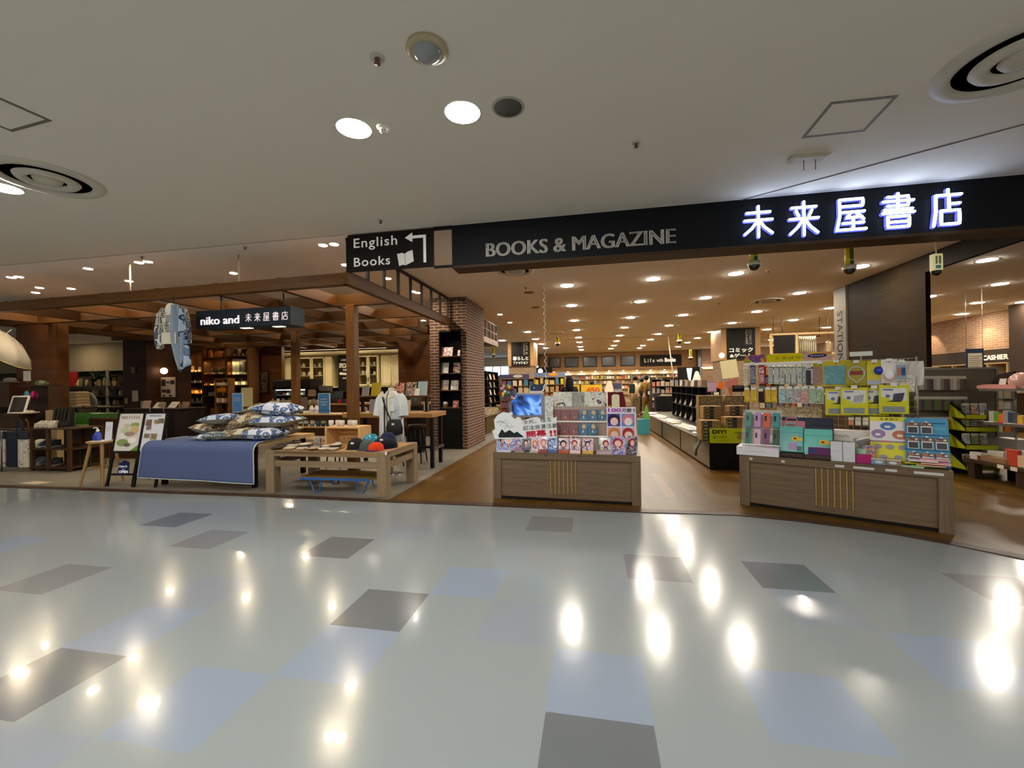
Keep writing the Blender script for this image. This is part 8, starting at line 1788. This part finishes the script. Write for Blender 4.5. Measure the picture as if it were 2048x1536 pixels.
cab_ = thing('cubby_cupboard', 'cupboard under the pale wood cubby shelf', 'cabinet', S, 12.55, 9.2, .008); MB().box(-.25, .25, 0, 5.5, 0, .738).build('body', M('#5a4630'), cab_)
# shelving units inside the right half: rows of goods between the table and the back
def stocked(name, label, cat, x, y, w, h, d, n, cols, tiers, pal, gname, itemname, seedk, base=.35, mat=None, lab='%s'):
    t = thing(name, label, cat, S, x, y, .008); m = mat or M('#5a4a36', .5)
    MB().box(-w/2, w/2, d-.02, d, 0, h).build('back', m, t); MB().box(-w/2, w/2, 0, d, 0, base-.02).build('base', m, t)
    for s in (-1, 1): MB().box(s*w/2-.015, s*w/2+.015, 0, d, 0, h).build('side', m, t)
    rnd_ = random.Random(seedk)
    for k in range(tiers+1):
        z = base+(h-base)*k/tiers
        if k: MB().box(-w/2, w/2, 0 if k < tiers else .05, d, z-.022, z).build('shelf_board', m, t)
        if k == tiers: break
        gap = (h-base)/tiers
        for c in range(cols):
            cx = -w/2+w*(c+.5)/cols; ww = w/cols*(.55+.35*rnd_.random()); hh = min(gap*.86, gap*(.55+.35*rnd_.random()))
            one(itemname, '%s on the %s shelf of the %s, %s from left' % (itemname.replace('_', ' '), ORD[k], lab, ORD[c]), itemname.replace('_', ' '), MB().box(-ww/2, ww/2, 0, min(.05, d*.3), 0, hh), M(rnd_.choice(pal), .5), S, x+cx*math.cos(0), y+.04+.04*rnd_.random(), .008+z-(.0 if k else .02)+.001, group=gname)
    return t
PAL_K = ['#c9a86a','#b04a3a','#4a7a9a','#d8c23a','#7a9a5a','#d8d0c0','#8a5a7a','#c97a4a','#5a6a8a','#e0c8a0']
stocked('kids_rack', 'tall stand of children\'s books and toys behind the screen, left part', 'rack', -1.48, 8.6, 1.1, 1.62, .35, 0, 6, 5, PAL_K, 'picture books on the left stand', 'picture_book', 1, .45, M('#8a6a3c', .5), 'left stand')
stocked('kids_rack', 'tall stand of children\'s books and toys behind the screen, right part', 'rack', -.45, 8.75, 1.0, 1.66, .35, 0, 6, 5, PAL_K, 'picture books on the right stand', 'picture_book', 2, .45, M('#8a6a3c', .5), 'right stand')
# topper boards over those stands
for x, y, c, l in [(-1.6, 8.72, '#4a4a6a', 'dark blue topper board over the left children stand'), (-.45, 8.87, '#6a7a9a', 'blue topper board with orange picture over the right children stand')]:
    t = thing('topper_sign', l, 'sign', S, x, y, 1.63+(.04 if x > -1 else 0)); MB().box(-.5, .5, 0, .02, 0, .14).build('board', M(c), t); ell(MB(), .12, .08, .16, .05, -.001).build('picture', M('#d88a2a' if x > -1 else '#c9c0b0'), t)
# low left island with books behind the brick pillar
li = thing('low_island', 'low dark island of children books right of the brick pillar', 'display table', S, -2.9, 6.9, .008); MB().box(0, .80, 0, 5.5, 0, .48).build('body', m_isl, li); MB().box(-.02, .82, -.02, 5.52, .48, .50).build('top', M('#4a3c28', .4), li)
for k in range(18):
    y = 6.98+.28*k; one('picture_book', 'picture book standing on the low left island, %s from the near end' % ORD[k], 'book', MB().box(-.10, .10, 0, .012, 0, .16+.05*((k*7) % 3)/2).xf(Matrix.Rotation(-.25, 4, 'X')), art(620+k % 5, [['#d8c9a0','#a85a3a','#6a8a4a','#e0d8c0'],['#c9b07a','#d8d0b8','#8a4a3a','#b9a24a'],['#e0d8c0','#5a7a9a','#c98a4a','#d8c89a'],['#b0a080','#d8c8a0','#7a8a4a','#c9603a'],['#d8d0b0','#9a7a4a','#c9a84a','#e0e0d0']][k % 5], 20), S, -2.25-.18*(k % 2), y, .509, .15, group='picture books on the low left island')
bc = thing('slanted_bookcase', 'tall black slanted bookcase directly right of the brick pillar', 'bookcase', S, -2.75, 7.2, .508)
MB().box(-.05, 0, 0, 3.5, 0, 1.42).build('back', m_bk, bc)
for k, z in enumerate((.02, .28, .55, .82, 1.10)): MB().box(0, .22-.02*k, 0, 3.5, z, z+.02).build('shelf_board', m_bk, bc)
for k in range(5): MB().prism([(0, 0), (.24, 0), (.16, 1.40), (0, 1.42)], k*.87-.012, k*.87+.012).build('divider', m_bk, bc)
for k in range(5):
    for q in range(6): one('book', 'face-out book in the black slanted bookcase, %s in the %s row up' % (ORD[q], ORD[k]), 'book', MB().box(0, .012, -.11, .11, 0, .19).xf(Matrix.Rotation(-.22, 4, 'Y')), M(['#b9a98a','#8a7a5a','#d0c4a4','#6a6a4a','#a87a4a'][(q*2+k) % 5]), S, -2.62, 7.38+.56*q, .508+(.02, .28, .55, .82, 1.10)[k]+.021, group='books in the black slanted bookcase')

# columns with category signs -------------------------------------------------
def signcol(name, x0, x1, y0, d, zb, label, jp, en, sign_label, key):
    mb = MB(); mb.box(x0, x1, y0, y0+d, zb, H, 0); mb.box(x0+.05, x1-.05, y0+.05, y0+d-.05, .006, zb, 1)
    struct('pillar_'+key, mb, [m_tan, brick('col', '#7a6450', '#6a5644', '#9a8468', .24, .07, .008, .3)], S, label=label, cat='pillar')
    w = x1-x0; t = thing('category_sign', sign_label, 'sign', S, (x0+x1)/2, y0-.03, zb)
    MB().box(-w*.36, w*.36, 0, .028, .02, H-zb-.02).build('board', M('#15110d', .5), t)
    for k, s_ in enumerate(jp): text(MB(), s_, 0, -.001, .36-.20*k, w=w*.60*(1 if k == 0 else .95), h=.17-.03*k, bold=.02).build('lettering', M('#e2dccc', .5, emit=.25), t)
    for k, s_ in enumerate(en): text(MB(), s_, w*.24-.12*k, -.001, (H-zb)*.70, w=(H-zb)*.46, h=.085, bold=.01, rot=-PI/2).build('lettering', M('#8a8474', .5), t)
signcol('c1', -2.91, -1.70, 14.2, 1.3, 2.28, 'tan column with a black lifestyle category sign', ['暮らしと', 'ファッション'], ['LIFE &', 'FASHION'], 'black category sign with white Japanese lifestyle lettering on the left column', 'lifestyle')
mb_x0 = S.y_(1438, 700, 12.0)[0]
signcol('c2', 5.62, 6.95, 11.8, 1.4, 2.22, 'tan column with a black comics category sign', ['コミック', '&ゲーム'], ['COMICS', 'GAME'], 'black category sign with white Japanese comics lettering on the right column', 'comics')
t = thing('wall_lamp', 'small glowing lamp at the left edge of the comics column', 'lamp', S, 5.62, 11.75, S.y_(1441, 711, 11.75)[1]); MB().ball((0, 0, 0), .10, 14).build('shade', EM((1, .80, .58), 2.2), t); MB().rod((0, 0, 0), (.05, .1, 0), .02, n=8).build('arm', m_iron, t)

# far back wall: screens, lettered panel, lit shelves ---------------------------
for k, (a, b) in enumerate([(1097, 1121), (1130, 1157), (1166, 1194), (1203, 1231), (1241, 1270)]):
    xa, _ = S.y_(a, 725, 22.38); xb, _ = S.y_(b, 725, 22.38)
    t = thing('wall_panel', 'black framed panel on the far tan wall, %s from left' % ORD[k], 'panel', S, (xa+xb)/2, 22.36, 2.50, group='black panels on the far tan wall'); w = xb-xa
    MB().box(-w/2, w/2, 0, .04, 0, .66).build('frame', M('#1a1510', .5), t); MB().box(-w/2+.05, w/2-.05, -.005, .005, .05, .61).build('panel_face', M('#2a2720', .25), t)
xa, xb = S.y_(1280, 722, 22.38)[0], S.y_(1363, 722, 22.38)[0]
t = thing('wall_sign', 'wide dark panel lettered Life with Books on the far tan wall', 'sign', S, (xa+xb)/2, 22.36, 2.46); w = xb-xa; MB().box(-w/2, w/2, 0, .04, 0, .70).build('board', M('#1c1510', .5), t)
text(MB(), 'Life', -w*.27, -.001, .36, w=w*.25, h=.24, bold=.02, space=1.5).build('lettering', M('#cfc8b8', .5, emit=.25), t); text(MB(), 'with', -w*.02, -.001, .36, w=w*.16, h=.20, bold=.02).build('lettering', M('#ddd6c6', .5, emit=.35), t); text(MB(), 'Books', w*.23, -.001, .37, w=w*.26, h=.25, bold=.05).build('lettering', M('#f0eade', .5, emit=.6), t)
for k in range(12):
    px = 1107+k*28; x, z = S.y_(px, 743, 22.1)
    if x > 6.9: continue
    t = thing('shelf_spot', 'small spot lighting the far bookshelves, %s from left' % ORD[k], 'light', S, x, 22.47, 2.235, group='spots over the far bookshelves'); MB().rod((0, 0, 0), (0, 0, .06), .06, .06, n=10).build('can', M('#3a2e20'), t); MB().lathe([(0, -.004), (.05, -.004), (.05, .0)], 10).build('lens', EM(K_SHOP, 60), t)
    sl = bpy.data.lights.new('spot', 'SPOT'); sl.energy = 220; sl.spot_size = 1.5; sl.spot_blend = .6; sl.color = (1, .74, .36); so = bpy.data.objects.new('spot', sl); COL.objects.link(so); so.parent = t; so.location = (0, -.05, -.02); so.rotation_euler = (-.6+1.2, 0, 0)
bw = thing('wall_bookcase', 'long cream bookcase along the foot of the far tan wall', 'bookcase', S, 2.35, 22.3, .008)
for z in (.30, .75, 1.10, 1.42, 1.72, 2.0): MB().box(-4.75, 4.75, 0, .42, z-.03, z).build('shelf_board', M('#b59e72', .5), bw)
MB().box(-4.75, 4.75, .0, .42, 0, .27).build('base', M('#8a7450'), bw)
for k in range(11): MB().box(-4.75+.95*k-.015, -4.75+.95*k+.015, 0, .42, 0, 2.0).build('divider', M('#b59e72', .5), bw)
PAL_B = ['#d8d0bc','#c9a84a','#b8503a','#6a7a8a','#d8c8a8','#8a9a7a','#a87a6a','#e0d8c8','#c98a5a','#7a6a6a']
rb = random.Random(11); cnt = 0
for r_, z in enumerate((1.10, 1.42, 1.72)):
    for bay in range(10):
        for q in range(5):
            if rb.random() < .16: continue
            x = 2.35-4.75+.95*bay+.12+.17*q; cnt += 1
            one('book', 'face-out book, %s in bay %s of the %s shelf of the far bookcase' % (ORD[q], ORD[bay], ['lower','middle','upper'][r_]), 'book', MB().box(-.065, .065, 0, .03, 0, .15+.06*rb.random()), M(rb.choice(PAL_B), .5), S, x, 22.35, .008+z+.001, group='books in the far bookcase')
yl = thing('sale_board', 'yellow sale board with red numbers in front of the far bookcase', 'sign', S, S.y_(1172, 775, 11.0)[0], 11.0, .008)
za = S.y_(1172, 770, 11.0)[1]; MB().box(-.62, .58, 0, .03, .9, za).build('board', M('#c9a22a', .5), yl); text(MB(), '450', .25, -.001, za-.20, w=.5, h=.20, bold=.04).build('lettering', M('#b8502a'), yl); MB().box(-.6, .55, .0, .4, 0, .9).build('stand', M('#a88a4a'), yl); MB().box(-.24, -.18, -.004, 0, .95, za).xf(Matrix.Shear('XZ', 4, (0, 0)) if False else Matrix.Identity(4)).build('dark_stripe', M('#3a2418'), yl)
gb = thing('grey_box', 'grey topped carton display right of the yellow sale board', 'box', S, S.y_(1232, 780, 11.5)[0], 11.5, .008); MB().box(-.22, .22, 0, .3, 0, S.y_(1232, 768, 11.5)[1]).build('carton', M('#8a8078'), gb); MB().box(-.2, .2, -.003, 0, 1.2, 1.42).build('dark_picture', M('#3a3a4a'), gb)
mg_ = thing('display_figure', 'pale promotional cut-out left of the grey carton display', 'pop-up sign', S, S.y_(1218, 780, 11.4)[0], 11.4, .008); MB().prism([(-.18, 0), (-.16, 1.2), (-.05, 1.5), (.08, 1.52), (.16, 1.25), (.16, 0)], 0, .02).build('cutout', M('#c9b8a4'), mg_)
# light bulb sign panel left of the shelves
t = thing('bulb_sign', 'dark panel with a glowing bulb picture left of the far bookcase', 'sign', S, S.y_(1081, 750, 20.5)[0], 20.5, .008); zb = S.y_(1081, 760, 20.5)[1]; MB().box(-.72, .72, 0, .04, zb, zb+.75).build('board', M('#17120e'), t); MB().box(-.7, .7, .04, .3, 0, zb+.7).build('support_wall', m_tan, t)
MB().ball((.0, -.02, zb+.52), (.15, .02, .17), 14).prism([(-.07, zb+.24), (.07, zb+.24), (.09, zb+.40), (-.09, zb+.40)], -.02, 0).build('bulb', EM((1, .95, .85), 1.6), t); MB().box(-.35, .35, -.003, 0, zb+.06, zb+.10).build('text_line', M('#a89c84'), t)
# right-hand rear units between the comics column and the partition
stocked('shelf_unit', 'dark shelf unit of books between the two shoppers and the black rack', 'bookcase', 3.75, 11.5, 1.3, 1.55, .4, 0, 8, 4, ['#8a7a6a','#c9b99a','#a86a5a','#6a6a6a','#d9d0b8','#9a8a7a'], 'books on the dark unit by the shoppers', 'book', 5, .5, M('#2a221a', .5), 'dark unit by the shoppers')
stocked('shelf_unit', 'tall pale shelf unit of books far behind the shoppers', 'bookcase', 4.4, 16.5, 2.2, 1.7, .4, 0, 11, 5, ['#8a7a68','#b9a98a','#6a4a3a','#d0c4ac','#9a8a7a'], 'books on the pale unit behind the shoppers', 'book', 6, .4, M('#a08a62', .5), 'pale unit behind the shoppers')
t = thing('info_counter', 'small dark counter right of the two shoppers', 'counter', S, 3.6, 10.4, .008); MB().box(-.5, .5, 0, .5, 0, .95).build('body', m_bk, t); MB().box(-.6, -.45, -.1, .4, .9, 1.05).build('till', M('#1c1a18', .4), t); MB().box(-.3, .2, 0, .4, .95, 1.0).build('tray', M('#9a8a6a'), t)
stocked('shelf_unit', 'brown shelf unit in the right rear of the bookshop', 'bookcase', 8.2, 13.0, 2.2, 2.0, .4, 0, 10, 5, ['#8a7a6a','#c9b48a','#a85a3a','#5a6a6a','#d0c4a4','#6a5a7a'], 'books on the right rear unit', 'book', 7, .4, M('#7a6240', .5), 'right rear unit')
hf = thing('chalk_gantry', 'pale wood frame with dark chalk panels hanging over the right rear', 'frame', S, 7.9, 9.2, 2.20); 
for z in (0, .62): MB().box(-1.6, .9, 0, .06, z, z+.06).build('rail', M('#b89a68', .5), hf)
for x in (-1.6, -.9, .85): MB().box(x, x+.06, 0, .06, 0, .66).build('stile', M('#b89a68', .5), hf)
MB().box(-1.5, -.92, .01, .04, .06, .62).build('dark_panel', M('#15110e'), hf)
for x in (-1.5, .8): MB().rod((x, .03, .66), (x, .03, H-2.2), .008, n=6).build('rod', m_iron, hf)
for k in range(12): 
    one('hanging_garment', 'white garment on the rail seen over the yellow header, %s from left' % ORD[k], 'clothes', MB().sheet(lambda u, v: (.01*math.sin(6*u), -.20+.40*u, -.55*v), 4, 4, 0, .01), M('#c9c0a8', .8), S, 7.05+.06*k, 9.75, 2.80, group='garments on a far rail')
rl2 = thing('garment_rail', 'dark rail with garments seen over the yellow header', 'rail', S, 7.3, 9.75, 2.80); MB().rod((-.45, 0, 0), (.6, 0, 0), .014, n=8).build('bar', m_iron, rl2)
for x in (-.45, .6): MB().rod((x, 0, 0), (x, 0, H-2.80), .01, n=6).build('drop', m_iron, rl2)
for i, (px, py, yy_) in enumerate([(1657, 690, 7.5), (1692, 700, 7.8)]):
    x, z = S.y_(px, py, yy_); t = thing('pole_banner', 'narrow cream vertical banner over the stationery grid, %s one' % ['left','right'][i], 'banner', S, x, yy_, z); MB().prism([(-.03, .12), (.03, .12), (.06, -.65), (-.06, -.65)], 0, .01).build('cloth', M('#d0bd84', .6), t); MB().rod((0, .005, .12), (0, .005, H-z), .006, n=5).build('wire', m_wire, t)
# warm wash on the cashier brickwork and the rear brick wall
for i, y in enumerate((10.4, 12.6, 14.8)):
    t = thing('wall_washer', 'small ceiling spot washing the cashier brick wall, %s from front' % ORD[i], 'light', S, 12.25, y, H, group='brick wall washers'); MB().lathe([(0, -.006), (.05, -.006), (.06, 0)], 12).build('lens', EM(K_SHOP, 40), t)
    sl = bpy.data.lights.new('washer', 'SPOT'); sl.energy = 110; sl.spot_size = 1.1; sl.spot_blend = .5; sl.color = (1, .80, .52); so = bpy.data.objects.new('washer', sl); COL.objects.link(so); so.parent = t; so.location = (0, 0, -.03); so.rotation_euler = (0, -.45, 0)
for i, x in enumerate((7.8, 9.6, 11.4)):
    t = thing('cove_lamp', 'lamp in the cove at the foot of the rear brick wall, %s from left' % ORD[i], 'light', S, x, 21.36, 2.27, group='rear brick cove lamps'); MB().box(-.6, .6, -.03, .03, -.01, .02).build('tube', EM(K_SHOP, 12), t)

stocked('pen_unit', 'grey metal unit of pen packets behind the peg rack', 'shelf', 7.35, 4.6, 1.3, 1.55, .35, 0, 9, 6, ['#6a6478','#8a8698','#a8a4a8','#55506a','#c2beb8','#7a6a5a'], 'pen packets on the grey unit', 'pen_packet', 12, .3, M('#7d7970', .5), 'grey pen unit')
stocked('pen_unit', 'second metal unit of pen packets by the cashier counter', 'shelf', 8.9, 5.6, 1.3, 1.45, .35, 0, 9, 5, ['#8a5a4a','#b9a88a','#6a6a70','#c9743a','#c2beb8','#4a5a4a'], 'packets on the unit by the cashier', 'packet', 13, .3, M('#7d7970', .5), 'unit by the cashier counter')
